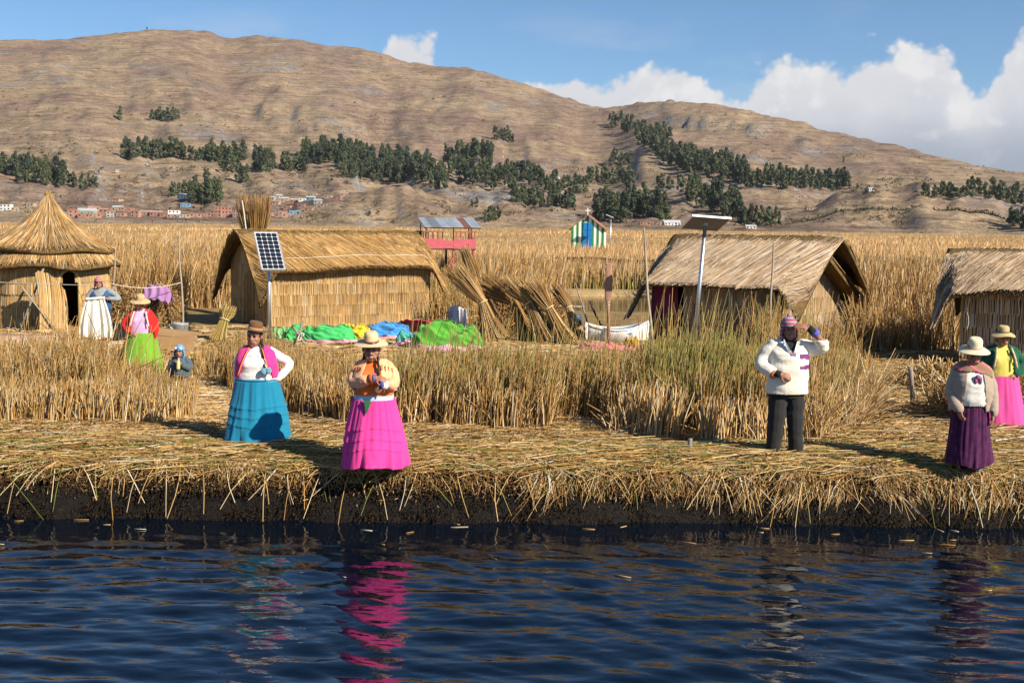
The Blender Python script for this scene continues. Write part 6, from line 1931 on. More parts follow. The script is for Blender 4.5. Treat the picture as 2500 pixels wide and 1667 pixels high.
def skirt(parent, waist, hem, mat, rw, rh, folds=16, amp=.05, tucks=(), name='skirt', cy=0.02, cx=0.0, ry=.82, seed=0, flare=1.15, n=210, lift=None, belly=0.0, irr=1.0):
    """gathered skirt from waist height to hem height with real folds and tucks"""
    K = 64
    a = np.arange(n) * 2 * np.pi / n
    ph = 2.6 * vnoise(np.cos(a) * 1.6 + 5, np.sin(a) * 1.6, seed=seed)
    rg = []
    for i in range(K):
        t = i / (K - 1)
        z = waist + (hem - waist) * t
        r = rw + (rh - rw) * (1 - (1 - t) ** 1.22) * 1.0 if flare > 1 else rw + (rh - rw) * t ** .8
        f1 = np.sin(a * folds + ph * 3 + .5 * np.sin(t * 3 + seed))
        f1 = (np.sign(f1) * np.abs(f1) ** .75) * (.55 + .75 * vnoise(np.cos(a) * 2.3 + 9, np.sin(a) * 2.3, 0 * a + t, seed=seed + 8))
        f2 = np.sin(a * folds * 2.35 + ph * 5 + 1.3)
        big = vnoise(np.cos(a) * 1.7 + seed, np.sin(a) * 1.7, 0 * a + t * .4, seed=seed + 4)
        am = amp * (.22 + .78 * t)
        mid = np.sin(a * (folds * .45) + 4 * big + .8 * t + seed)
        ca, sa = np.cos(a), np.sin(a)
        g1 = vnoise(ca * 1.9 + seed, sa * 1.9, 0 * a + t * .45, seed=seed + 20)
        g2 = vnoise(ca * 4.1 + 2 * seed, sa * 4.1, 0 * a + t * .6, seed=seed + 21)
        g3 = vnoise(ca * 9.5, sa * 9.5 + seed, 0 * a + t * .7, seed=seed + 22)
        fo = irr * g1 * 1.0 * t ** .8 + (.55 - 1.7 * np.abs(g2)) * (.30 + .70 * t) * .8 + g3 * .62 * (1 - .70 * t) + .10 * f1 * (1 - .6 * t)
        rr = r * (1 + amp * 2.3 * (.26 + .74 * t) * fo)
        for tk in tucks:
            q = (waist + (hem - waist) * tk - z)            # above the tuck line q<0
            ang = .10 * np.sin(a * 2 + seed)
            qq = q + .018 * np.sin(a * 3 + seed * 2) + .0
            rr = rr + .013 * np.exp(-np.clip(-qq, 0, None) / .05) * (qq < 0)
        zz = np.full(n, z) + t * .014 * np.sin(a * 3 + seed) + .030 * t ** 2 * np.clip(g1, -.5, 1) + .016 * t ** 3 * g2
        if lift is not None: zz = zz + lift(a, t)
        x = cx + np.cos(a) * rr; y = cy + np.sin(a) * rr * (ry + .12 * t) - belly * math.sin(math.pi * min(1, t * 1.2)) * (np.sin(a) < 0)
        rg.append(np.stack([x, y, zz], 1))
    m = MB().rings(rg, cap=False)
    o = m.build(name, mat, parent)
    md = o.modifiers.new('thickness', 'SOLIDIFY'); md.thickness = .006; md.offset = -1
    return o

def cloth_mat(name, col, var=.10, scale=10, rough=.85, sheen=.15, bump=.25, bscale=90, **k):
    return pmat(name, col, rough=rough, var=var, scale=scale, sheen=sheen, bump=bump, bscale=bscale, bdist=.004, spec=.15, **k)

def person(loc, label, rz=0.0, scale=1.0, group=None):
    o = empty('person', loc, rz, label, 'person', group)
    o.scale = (scale,) * 3
    return o

def std_body(o, torso, arms, hands, legs, hc, hR, hk=1.0, neck=None, wide=1.0, voxel=.0075):
    b = MB()
    loft(b, [(cx, cy + .006, z, rx * .86, ry * .84) for cx, cy, z, rx, ry in torso])
    for pts, rad in arms: cap_chain(b, pts, rad, n=12)
    for hh in hands: hand(b, **hh)
    for pts, rad in legs: cap_chain(b, pts, rad, n=12)
    nk = neck or [(hc[0] * .6, hc[1] + .05, hc[2] - .24 * hk), (hc[0], hc[1] + .022, hc[2] - .06 * hk)]
    cap_chain(b, nk, [.060, .054], n=14)
    head_solids(b, hc, hR, hk, wide)
    return remesh(b, 'body', M_SKIN, o, voxel, 2, ratio=.24)

def shoes(o, xs, y=-.03, mat=None, rz=0):
    for x in xs:
        m = MB(); cap_chain(m, [(x, y + .10, .045), (x, y - .02, .045), (x * 1.08, y - .12, .032)], [.040, .045, .036], n=12, flat=.8)
        q = m.build('shoe', mat or M_SHOE, o)

def std_legs(h=.80, x=.095):
    return [([(s_ * x, .02, h), (s_ * (x + .005), .005, h * .52), (s_ * (x + .005), .03, .09), (s_ * (x + .008), -.06, .04)], [.095, .062, .040, .035]) for s_ in (-1, 1)]

# ------------------------------------------------------------------ woman in the turquoise skirt
def woman_turquoise():
    loc = gp(628, 1086)
    o = person(loc, 'woman in a turquoise skirt, pink vest and brown bowler hat, hand on hip', R(4))
    hc, hR = np.array([-.02, -.03, 1.398]), rotm(R(-14), R(4), R(3))
    T = [(0, .02, .70, .20, .15), (0, .02, .82, .235, .175), (0, 0, .92, .225, .175), (0, -.015, 1.05, .205, .17), (0, .0, 1.16, .185, .135), (0, .02, 1.235, .15, .095), (0, .03, 1.28, .07, .06)]
    la = [(.160, .02, 1.195), (.285, .05, 1.12), (.405, .07, 1.045), (.35, .02, .94), (.275, -.03, .865)]
    ra = [(-.160, .02, 1.195), (-.225, .05, 1.08), (-.248, .07, .95), (-.258, .06, .80), (-.262, .03, .70)]
    std_body(o, T, [(la, [.058, .052, .046, .038, .030]), (ra, [.058, .052, .046, .038, .030])],
             [dict(wrist=la[-1], d=(-.35, -.2, -.6), nrm=(-.7, .4, .2), side=-1, curl=.6), dict(wrist=ra[-1], d=(0, -.05, -1), nrm=(.8, 0, 0), side=1, curl=.6)],
             std_legs(.75), hc, hR, 1.08, wide=1.08)
    face_parts(o, hc, hR, 1.08)
    hair_cap(o, hc, hR, 1.09, low=-.06)
    wt = cloth_mat('white_knit', (.80, .77, .74), var=.04)
    g = MB()
    loft(g, [(0, .02, .80, .245, .185), (0, .0, .88, .252, .198), (0, -.005, .95, .236, .195), (0, -.03, 1.05, .218, .195), (0, -.012, 1.12, .208, .172), (0, .01, 1.19, .188, .125), (0, .02, 1.245, .14, .09), (0, .02, 1.268, .085, .07)])
    g.ellip((-.085, -.145, 1.06), (.095, .075, .085)); g.ellip((.085, -.145, 1.06), (.095, .075, .085))
    cap_chain(g, la, [.070, .066, .058, .050, .042]); cap_chain(g, ra, [.070, .064, .056, .048, .042])
    top = remesh(g, 'white_top', wt, o, .010, 3, wr=.006, wsc=10, seed=3)
    em = pmat('grey_beads', (.30, .30, .30), rough=.4)
    for sx in (-.045, .045):
        MB().tube([(sx + .022 * math.cos(q), -.172 + .35 * (abs(sx + .022 * math.cos(q))) ** 1.5 - .0, 1.172 + .016 * math.sin(q)) for q in np.linspace(0, 6.28, 16)], .003, n=4).build('embroidery', em, top)
    vm = cloth_mat('pink_vest', (.70, .040, .24), var=.08, bump=.4, bscale=140)
    g = MB()
    loft(g, [(0, .03, .865, .278, .215), (0, .01, .97, .262, .222), (0, -.02, 1.06, .250, .226), (0, .0, 1.14, .236, .18), (0, .02, 1.20, .222, .14), (0, .03, 1.25, .17, .105), (0, .035, 1.285, .10, .075)])
    def vcut(p):
        w = .062 + .15 * np.clip((1.27 - p[:, 2]) / .40, 0, 1) ** .8
        front = (p[:, 1] < .0) & (np.abs(p[:, 0] - .01) < w)
        return front | (p[:, 2] < .885) | (p[:, 2] > 1.268) | ((np.abs(p[:, 0]) > .238) & (p[:, 2] > 1.02) & (p[:, 2] < 1.20) & (np.abs(p[:, 1] - .03) < .07))
    v = remesh(g, 'pink_vest', vm, o, .009, 3, wr=.005, cut=vcut, solid=.012, seed=5)
    tm = pmat('orange_trim', (.80, .22, .06))
    for s_ in (-1, 1):
        pts = [(s_ * (.068 + .15 * np.clip((1.27 - z) / .40, 0, 1) ** .8), -(.085 + .155 * math.sin(min(1, (1.275 - z) / .26) * 1.57)), z) for z in np.linspace(1.26, .92, 12)]
        MB().tube(pts, .008, n=5).build('vest_trim', tm, v)
    skm = cloth_mat('turquoise_cloth', (.010, .185, .315), var=.07, bump=.2)
    skirt(o, .835, .045, skm, .268, .405, folds=13, amp=.088, tucks=(.42, .56, .70), seed=2, ry=.86, irr=1.3)
    MB().lathe([(.255, .835), (.268, .842), (.268, .862), (.250, .866)], 60, fn=lambda q, r, z: q * np.array([1, .80, 1]) + np.array([0, .012, 0]), cap=False).build('waistband', skm, o)
    hm = cloth_mat('brown_felt', (.135, .068, .030), var=.12)
    hat(o, hc + hR @ np.array([0, .015, .075]), hR @ rotm(0, R(-6), R(7)), hm, crown=.118, brim=.155, r=.095, flat=False, up=.012, name='bowler_hat', band=pmat('hat_rim_tan', (.38, .22, .10)))
    braid(o, [hc + np.array([.075, .02, -.03]), hc + np.array([.105, -.06, -.14]), (.105, -.17, 1.13), (.130, -.225, 1.02)], .021)
    pm = pmat('pompom_blue', (.03, .16, .34), rough=.95, var=.5, scale=40, col2=(.22, .42, .50), bump=1.0, bscale=120, sheen=.5)
    for q in ((.115, -.245, .975), (.175, -.235, .985)):
        MB().ellip(q, (.040, .036, .044)).build('pompom', pm, o)
    shoes(o, (-.1, .1))
woman_turquoise()

# ------------------------------------------------------------------ woman in the pink skirt
def woman_pink():
    loc = gp(912, 1140)
    o = person(loc, 'woman in a bright pink skirt, orange top and wide straw hat, hands crossed', R(-2))
    hc, hR = np.array([-.02, -.05, 1.392]), rotm(R(6), R(8), R(-2))
    T = [(0, .02, .70, .20, .15), (0, .02, .84, .215, .165), (0, 0, .95, .205, .16), (0, -.01, 1.06, .20, .155), (0, .0, 1.16, .185, .13), (0, .02, 1.235, .15, .095), (0, .03, 1.28, .07, .06)]
    ra = [(-.155, .02, 1.185), (-.215, -.01, 1.09), (-.215, -.09, 1.005), (-.08, -.22, 1.045), (.06, -.275, 1.085)]
    la = [(.155, .02, 1.185), (.220, -.01, 1.10), (.240, -.09, 1.01), (.215, -.20, 1.005), (.150, -.265, 1.01)]
    std_body(o, T, [(ra, [.058, .054, .048, .040, .030]), (la, [.058, .054, .048, .040, .030])],
             [dict(wrist=ra[-1], d=(.75, -.10, -.10), nrm=(0, .6, -.6), side=1, curl=.55), dict(wrist=la[-1], d=(-.62, -.15, -.62), nrm=(-.2, .8, -.2), side=-1, curl=.45)],
             std_legs(.75), hc, hR, 1.12, wide=1.12)
    face_parts(o, hc, hR, 1.12, teeth=True, squint=.7)
    hair_cap(o, hc, hR, 1.12, low=-.09)
    om = cloth_mat('orange_top', (.72, .16, .035), var=.08)
    g = MB()
    loft(g, [(0, .01, .86, .235, .185), (0, 0, .93, .228, .182), (0, -.01, 1.02, .218, .18), (0, -.01, 1.10, .205, .168), (0, .01, 1.18, .18, .12), (0, .02, 1.24, .13, .09), (0, .02, 1.275, .072, .066)])
    g.ellip((-.08, -.13, 1.07), (.09, .065, .08)); g.ellip((.08, -.13, 1.07), (.09, .065, .08))
    remesh(g, 'orange_top', om, o, .010, 4, wr=.003, seed=9)
    jm = cloth_mat('peach_jacket', (.80, .40, .22), var=.10, scale=5)
    g = MB()
    loft(g, [(0, .03, .90, .255, .207), (0, .02, .98, .242, .207), (0, 0, 1.08, .228, .205), (0, .0, 1.15, .210, .172), (0, .02, 1.195, .188, .132), (0, .03, 1.25, .155, .105), (0, .03, 1.283, .09, .078)])
    jacket_cut = lambda p: ((p[:, 1] < .0) & (np.abs(p[:, 0] + .0) < .058 + .095 * np.clip((1.27 - p[:, 2]) / .3, 0, 1)) & (p[:, 2] > .8) & (p[:, 1] > -.235)) | (p[:, 2] < .915) | (p[:, 2] > 1.272)
    j = remesh(g, 'peach_jacket', jm, o, .010, 3, wr=.010, cut=jacket_cut, solid=.012, seed=12)
    for k_, arm in (('l', la), ('r', ra)):
        g = MB(); A = np.array(arm)
        end = A[-1] * .35 + A[-2] * .65
        cap_chain(g, [A[0] + np.array([0, 0, .01]), A[1], A[2], A[3], end], [.066, .070, .072, .066, .052])
        remesh(g, 'sleeve', jm, j, .010, 3, wr=.010, wsc=11, seed=15 if k_ == 'l' else 18)
        dcf = A[-1] - A[-2]; dcf /= np.linalg.norm(dcf)
        MB().tube([end + dcf * .03, end + dcf * .07, end + dcf * .10], [.060, .050, .046], n=14).build('cuff', cloth_mat('cuff_white' + k_, (.72, .66, .62)) if k_ == 'l' else om, j)
        MB().tube([end + dcf * .085, end + dcf * .105], [.049, .048], n=14).build('cuff_band', cloth_mat('cuff_blue' + k_, (.10, .10, .34)), j)
    # slashes of orange lining at the shoulders, hem embroidery
    for s_ in (-1, 1):
        for i in range(4):
            x = s_ * (.115 + .036 * i); 
            MB().tube([(x, -.125 + .018 * i, 1.225 - .014 * i), (x + s_ * .006, -.175 + .035 * i, 1.165 - .016 * i)], [.006, .007], n=6).build('shoulder_slash', om, j)
        hm_ = pmat('hem_blue', (.09, .09, .30))
        pts = [(s_ * (.165 + .085 * t), -.175 + .16 * t ** 2, .945 + .018 * (-1) ** i) for i, t in enumerate(np.linspace(0, 1, 9))]
        MB().tube(pts, .0055, n=5).build('hem_stitch', hm_, j)
    # pale blue underskirt band, green wedge and the skirt
    bm = cloth_mat('pale_blue_band', (.42, .54, .70), var=.06)
    MB().lathe([(.222, .80), (.234, .82), (.232, .88), (.222, .895)], 60, fn=lambda q, r, z: q * np.array([1, .82, 1]) + np.array([0, .01, 0]) + np.stack([0 * q[:, 0], 0 * q[:, 0], -.03 * (q[:, 1] < 0) * np.cos(q[:, 0] * 4)], 1), cap=False).build('waist_band', bm, o)
    gm = cloth_mat('green_underskirt', (.03, .13, .05))
    MB().add([(-.085, -.215, .815), (.005, -.225, .805), (-.045, -.262, .66), (-.085, -.195, .815), (.005, -.205, .805), (-.045, -.242, .66)], [(0, 2, 1), (3, 4, 5), (0, 1, 4, 3), (1, 2, 5, 4), (2, 0, 3, 5)]).build('green_underskirt', gm, o, smooth=False)
    skm = cloth_mat('hot_pink_cloth', (.70, .048, .275), var=.06, bump=.2)
    def slit(a, t): return -0.0 * a
    skirt(o, .825, .035, skm, .240, .400, folds=11, amp=.085, tucks=(.44, .60, .74), seed=6, ry=.84, irr=1.0, lift=lambda a, t: -.05 * (1 - t) ** 3 * np.exp(-((a - 4.52) / .13) ** 2) - .018 * (1 - t) ** 2 * (np.sin(a) < 0))
    sm = cloth_mat('straw_hat', (.64, .49, .28), var=.08, scale=40, bump=.5, bscale=200)
    hat(o, hc + hR @ np.array([0, .012, .072]), hR @ rotm(0, R(2), R(1)), sm, crown=.135, brim=.205, r=.088, dip=-.012, flat=False, band=pmat('hat_band_red', (.38, .10, .06)), name='straw_hat')
    braid(o, [hc + np.array([.072, .01, -.02]), hc + np.array([.085, -.06, -.13]), (.085, -.175, 1.16), (.075, -.20, 1.05)], .019)
    braid(o, [hc + np.array([-.072, .02, -.02]), hc + np.array([-.09, .0, -.10]), (-.10, -.02, 1.22)], .018)
    shoes(o, (-.1, .1))
woman_pink()

# ------------------------------------------------------------------ man shading his eyes
def man():
    loc = gp(1916, 1116)
    o = person(loc, 'man in a white pullover and black trousers shading his eyes with one hand', R(3), 1.02)
    hc, hR = np.array([-.01, -.03, 1.575]), rotm(R(5), R(6), R(-2))
    T = [(0, .02, .82, .165, .125), (0, .02, .92, .175, .13), (0, .0, 1.05, .18, .135), (0, -.01, 1.20, .195, .14), (0, .0, 1.34, .20, .125), (0, .02, 1.42, .16, .09), (0, .03, 1.47, .07, .06)]
    la = [(.180, .02, 1.365), (.29, -.01, 1.335), (.395, -.08, 1.375), (.285, -.17, 1.520), (.172, -.215, 1.612)]
    ra = [(-.180, .02, 1.365), (-.275, .02, 1.24), (-.325, -.02, 1.14), (-.235, -.14, 1.06), (-.145, -.20, 1.045)]
    legs = [([(-.095, .02, .86), (-.115, .0, .50), (-.125, .03, .10), (-.135, -.06, .045)], [.095, .062, .042, .038]), ([(.095, .02, .86), (.105, .0, .50), (.125, .03, .10), (.150, -.05, .045)], [.095, .062, .042, .038])]
    std_body(o, T, [(la, [.056, .05, .046, .038, .030]), (ra, [.056, .05, .046, .038, .030])],
             [dict(wrist=la[-1], d=(-.80, .10, .13), nrm=(0, .55, -.75), side=-1, curl=.22, k=1.12), dict(wrist=ra[-1], d=(.85, -.25, -.22), nrm=(.1, .75, -.5), side=1, curl=.7, k=1.08)],
             legs, hc, hR, 1.05)
    face_parts(o, hc, hR, 1.05, teeth=True, squint=.6)
    bk = cloth_mat('black_wool', (.014, .014, .016), var=.2)
    g = MB(); cap_chain(g, [(0, .03, 1.40), (-.005, .02, 1.455), (-.008, .0, 1.485)], [.085, .074, .070], n=16)
    loft(g, [(0, -.0, 1.26, .07, .125), (0, -.0, 1.36, .09, .125), (0, .01, 1.43, .10, .09)])
    remesh(g, 'turtleneck', bk, o, .009, 2)
    for arm in (la, ra):
        A = np.array(arm); d = A[-1] - A[-2]; d /= np.linalg.norm(d)
        MB().tube([A[-1] - d * .105, A[-1] - d * .03, A[-1] + d * .012], [.047, .043, .038], n=14).build('cuff', bk, o)
    wm = cloth_mat('cream_wool', (.74, .70, .60), var=.06, scale=4)
    g = MB()
    loft(g, [(0, .02, .785, .242, .182), (0, .01, .86, .240, .182), (0, 0, 1.0, .232, .178), (0, -.01, 1.16, .232, .18), (0, -.01, 1.30, .222, .160), (0, .015, 1.375, .190, .120), (0, .025, 1.42, .140, .098), (0, .03, 1.455, .098, .086)])
    e1 = np.array(la); e2 = np.array(ra)
    cap_chain(g, [e1[0], e1[1], e1[2], e1[3] * .92 + e1[2] * .08], [.082, .080, .072, .054]); cap_chain(g, [e2[0], e2[1], e2[2], e2[3] * .95 + e2[2] * .05], [.082, .080, .074, .060])
    vneck = lambda p: (p[:, 1] < .02) & (np.abs(p[:, 0]) < .012 + .085 * np.clip((p[:, 2] - 1.285) / .15, 0, 1)) & (p[:, 2] > 1.285) | (p[:, 2] > 1.455) | (p[:, 2] < .795)
    sw = remesh(g, 'white_pullover', wm, o, .010, 3, wr=.012, wsc=8, cut=vneck, solid=.008, seed=31)
    # collar flaps, striped trims and the chest patches
    col = cloth_mat('collar_grey', (.30, .34, .38))
    for s_ in (-1, 1):
        V = [(s_ * .015, -.183, 1.285), (s_ * .045, -.186, 1.30), (s_ * .105, -.135, 1.435), (s_ * .085, -.105, 1.465), (s_ * .03, -.178, 1.345)]
        q = MB().add(V + [(x, y + .012, z) for x, y, z in V], [(0, 1, 2, 3, 4), (9, 8, 7, 6, 5)] + [(i, 5 + i, 5 + (i + 1) % 5, (i + 1) % 5) for i in range(5)]).build('collar', wm if s_ > 0 else col, sw, smooth=False)
    def patch(x0, x1, z0, z1, y, mat, name, tilt=0):
        MB().box(((x0 + x1) / 2, y, (z0 + z1) / 2), (x1 - x0, .012, z1 - z0), rot=Matrix.Rotation(tilt, 3, 'Z')).build(name, mat, sw, smooth=False)
    pu = cloth_mat('purple_weave', (.19, .05, .20), var=.5, scale=30, stretch=(1, 1, 4))
    patch(.092, .222, 1.215, 1.285, -.152, pu, 'chest_patch', R(26)); patch(.092, .222, 1.105, 1.155, -.158, pu, 'chest_patch', R(24))
    patch(-.028, .040, 1.262, 1.292, -.190, cloth_mat('trim_blue', (.14, .18, .42)), 'neck_trim'); patch(-.030, .042, 1.292, 1.305, -.187, cloth_mat('trim_orange', (.50, .16, .10)), 'neck_trim')
    A = e2; d = A[3] - A[2]; d /= np.linalg.norm(d); p = A[3] * .95 + A[2] * .05
    MB().tube([p + d * .035, p + d * .062], [.060, .056], n=16).build('cuff_trim', cloth_mat('trim_orange2', (.45, .16, .07)), sw)
    A = e1; d = A[3] - A[2]; d /= np.linalg.norm(d); p = A[3] * .92 + A[2] * .08
    MB().tube([p + d * .03, p + d * .085], [.055, .050], n=16).build('cuff_trim', cloth_mat('trim_violet', (.12, .12, .42)), sw)
    MB().tube([(math.cos(q) * .243, .02 + math.sin(q) * .185, .800) for q in np.linspace(0, 2 * math.pi, 50)], .007, n=6).build('hem_trim', cloth_mat('trim_cream', (.62, .46, .22)), sw)
    tr = cloth_mat('black_trousers', (.022, .022, .022), var=.15, scale=5, bump=.15)
    g = MB()
    loft(g, [(0, .02, .74, .20, .145), (0, .02, .84, .205, .15), (0, .02, .92, .195, .145)])
    cap_chain(g, [(-.098, .02, .80), (-.118, .0, .50), (-.130, .02, .28), (-.140, .02, .085)], [.122, .104, .094, .090])
    cap_chain(g, [(.098, .02, .80), (.112, .0, .50), (.126, .02, .28), (.140, .02, .085)], [.122, .104, .092, .088])
    remesh(g, 'trousers', tr, o, .011, 3, wr=.013, wsc=7, cut=lambda p: p[:, 2] < .045, seed=41)
    shoes(o, (-.14, .15), -.02)
    knit_cap(o, hc, hR, 1.05, (.30, .10, .12), (.20, .16, .36), peak=.015)

def knit_cap(o, hc, hR, k, c1, c2, peak=.05, flaps=True, strings=True, stripes=22.0):
    mt, nt, b = nodes('knit_stripe')
    N, L = nt.nodes, nt.links
    tc = N.new('ShaderNodeTexCoord'); sp = N.new('ShaderNodeSeparateXYZ'); L.new(tc.outputs['Object'], sp.inputs[0])
    mm = N.new('ShaderNodeMath'); mm.operation = 'MULTIPLY'; mm.inputs[1].default_value = stripes; L.new(sp.outputs[2], mm.inputs[0])
    fr = N.new('ShaderNodeMath'); fr.operation = 'FRACT'; L.new(mm.outputs[0], fr.inputs[0])
    rp = N.new('ShaderNodeValToRGB'); rp.color_ramp.interpolation = 'CONSTANT'
    e = rp.color_ramp.elements; e[0].color = (*c1, 1); e[1].position = .4; e[1].color = (*c2, 1); q = e.new(.65); q.color = (.55, .50, .46, 1); q = e.new(.78); q.color = (c1[0] * 1.5, c1[1], c1[2], 1)
    L.new(fr.outputs[0], rp.inputs[0]); L.new(rp.outputs[0], b.inputs['Base Color'])
    b.inputs['Roughness'].default_value = .95
    h = MB().ellip((0, .012, .042), (.088, .106, .098), n=24, k=16)
    cap_chain(h, [(0, .02, .10), (0, .03, .13 + peak)], [.06, .014], n=12)
    if flaps:
        for s_ in (-1, 1): h.ellip((s_ * .082, -.005, -.045), (.016, .045, .075))
    h.v = [np.array(hc) + (v * k) @ hR.T for v in h.v]
    def cut(p):
        q = (p - np.array(hc)) @ hR / k
        return ((q[:, 1] < -.035) & (q[:, 2] < .045)) | ((q[:, 2] < .035) & (np.abs(q[:, 0]) < .066) & (q[:, 1] < .02)) | ((q[:, 2] < -.02) & (np.abs(q[:, 0]) < .06))
    cp = remesh(h, 'knit_cap', mt, o, .008, 2, cut=cut, solid=.006)
    MB().ellip(np.array(hc) + hR @ np.array([0, .03, .15 + peak]) * k, (.020, .020, .020)).build('cap_tassel', pmat('tassel', c2, var=.4, scale=60), cp)
    if strings:
        for s_ in (-1, 1):
            a = np.array(hc) + hR @ np.array([s_ * .086, -.01, -.11]) * k
            MB().tube([a, a + np.array([s_ * .01, -.03, -.06]), a + np.array([s_ * .004, -.05, -.12])], .006, n=5).build('cap_string', pmat('cap_string', (.5, .45, .42)), cp)
    return cp
man()

# ------------------------------------------------------------------ woman in the purple skirt
def woman_purple():
    loc = gp(2362, 1146)
    o = person(loc, 'woman in a dark purple skirt, beige cardigan and pale hat with a striped shawl', R(-6), 1.0)
    hc, hR = np.array([.0, -.055, 1.385]), rotm(R(-4), R(13), R(0))
    T = [(0, .02, .68, .175, .135), (0, .02, .80, .185, .145), (0, 0, .92, .18, .14), (0, -.01, 1.05, .185, .145), (0, .0, 1.16, .18, .125), (0, .02, 1.235, .15, .095), (0, .03, 1.28, .07, .06)]
    ra = [(-.152, .02, 1.185), (-.205, .0, 1.05), (-.228, -.02, .93), (-.205, -.11, .81), (-.165, -.17, .74)]
    la = [(.152, .02, 1.185), (.208, .0, 1.05), (.235, -.02, .92), (.240, -.06, .79), (.235, -.10, .69)]
    std_body(o, T, [(ra, [.055, .05, .045, .038, .029]), (la, [.055, .05, .045, .038, .029])],
             [dict(wrist=ra[-1], d=(.12, -.25, -.9), nrm=(.7, .3, 0), side=1, curl=.75), dict(wrist=la[-1], d=(-.05, -.2, -.95), nrm=(-.8, .2, 0), side=-1, curl=.6)],
             std_legs(.72, .085), hc, hR, .98)
    face_parts(o, hc, hR, .98)
    hair_cap(o, hc, hR, .98)
    bw = cloth_mat('white_lace', (.70, .67, .62), var=.12, scale=30, bump=.6, bscale=160)
    g = MB()
    loft(g, [(0, .0, .775, .205, .175), (0, -.01, .85, .215, .19), (0, -.015, .95, .208, .185), (0, -.02, 1.06, .205, .18), (0, -.0, 1.15, .195, .15), (0, .015, 1.22, .15, .10), (0, .02, 1.27, .08, .07)])
    bl_ = remesh(g, 'white_blouse', bw, o, .010, 4, wr=.008, wsc=8, cut=lambda p: p[:, 2] < .79, seed=51)
    for i in range(5): MB().ellip((.035, -.195 + .004 * abs(i - 2), .85 + .06 * i), (.007, .004, .007), n=8, k=6).build('button', M_TEETH, bl_)
    cm = cloth_mat('beige_knit', (.36, .285, .225), var=.14, scale=25, stretch=(4, 4, 1), bump=.7, bscale=110)
    g = MB()
    loft(g, [(0, .03, .70, .225, .19), (0, .02, .82, .232, .20), (0, .0, .95, .23, .202), (0, 0, 1.07, .218, .195), (0, .01, 1.15, .198, .162), (0, .02, 1.20, .178, .13), (0, .03, 1.25, .15, .10)])
    e1, e2 = np.array(la), np.array(ra)
    cap_chain(g, [e1[0], e1[1], e1[2], e1[3], e1[4] * .85 + e1[3] * .15], [.070, .066, .060, .053, .046]); cap_chain(g, [e2[0], e2[1], e2[2], e2[3], e2[4] * .85 + e2[3] * .15], [.070, .066, .060, .053, .046])
    def ccut(p):
        return ((p[:, 1] < -.02) & (np.abs(p[:, 0] + .0) < .085 + .05 * np.clip((1.2 - p[:, 2]) / .5, 0, 1)) & (p[:, 1] > -.25)) | (p[:, 2] < .725) & (np.abs(p[:, 0]) < .225)
    remesh(g, 'beige_cardigan', cm, o, .010, 4, wr=.005, wsc=9, cut=ccut, solid=.012, seed=55)
    # striped shawl over the shoulders knotted on the chest
    mt, nt, b = nodes('shawl_weave')
    N, L = nt.nodes, nt.links
    tc = N.new('ShaderNodeTexCoord'); sp = N.new('ShaderNodeSeparateXYZ'); L.new(tc.outputs['Object'], sp.inputs[0])
    ad = N.new('ShaderNodeMath'); ad.operation = 'MULTIPLY_ADD'; ad.inputs[1].default_value = .8; L.new(sp.outputs[0], ad.inputs[0]); L.new(sp.outputs[2], ad.inputs[2])
    mm = N.new('ShaderNodeMath'); mm.operation = 'MULTIPLY'; mm.inputs[1].default_value = 7; L.new(ad.outputs[0], mm.inputs[0])
    fr = N.new('ShaderNodeMath'); fr.operation = 'FRACT'; L.new(mm.outputs[0], fr.inputs[0])
    rp = N.new('ShaderNodeValToRGB'); rp.color_ramp.interpolation = 'CONSTANT'; e = rp.color_ramp.elements
    e[0].color = (.22, .14, .085, 1); e[1].position = .45; e[1].color = (.60, .06, .10, 1)
    for p_, c_ in ((.58, (.70, .25, .22)), (.66, (.05, .22, .16)), (.74, (.62, .10, .18)), (.86, (.24, .15, .09))): q = e.new(p_); q.color = (*c_, 1)
    L.new(fr.outputs[0], rp.inputs[0]); L.new(rp.outputs[0], b.inputs['Base Color']); b.inputs['Roughness'].default_value = .9
    g = MB()
    loft(g, [(0, .03, 1.0, .245, .205), (0, .03, 1.085, .240, .20), (0, .03, 1.15, .225, .182), (0, .03, 1.21, .215, .150), (0, .03, 1.26, .16, .115), (0, .03, 1.30, .10, .085)])
    def scut(p):
        low = 1.12 - .0 * p[:, 0]
        fr_ = (p[:, 1] < .02) & (p[:, 2] < 1.235 - .75 * np.abs(np.abs(p[:, 0]) - .02) * (np.abs(p[:, 0]) < .2) * 0 - .10 * np.clip(np.abs(p[:, 0]) / .22, 0, 1) * (p[:, 0] > 0) - .02)
        return (p[:, 2] < 1.12 - .10 * (p[:, 0] > .03)) | (p[:, 2] > 1.292) | fr_ & (np.abs(p[:, 0]) < .25) & (p[:, 2] < 1.19 - .25 * np.clip(p[:, 0], 0, .3))
    sh = remesh(g, 'striped_shawl', mt, o, .010, 4, wr=.008, cut=scut, solid=.012, seed=61)
    km = pmat('knot_bright', (.50, .06, .14), var=.9, scale=25, col2=(.06, .16, .30))
    m = MB(); m.ellip((.02, -.195, 1.135), (.035, .028, .030)); m.ellip((-.005, -.20, 1.095), (.020, .016, .04)); m.ellip((.05, -.20, 1.10), (.02, .014, .045))
    m.build('shawl_knot', km, sh)
    sk = cloth_mat('purple_velvet', (.060, .010, .052), var=.40, scale=14, sheen=.12, bump=.5, bscale=60)
    skirt(o, .80, .075, sk, .198, .250, folds=11, amp=.085, seed=9, ry=.88, flare=1.0)
    hm = cloth_mat('pale_hat', (.70, .61, .42), var=.05, scale=40, bump=.3, bscale=200)
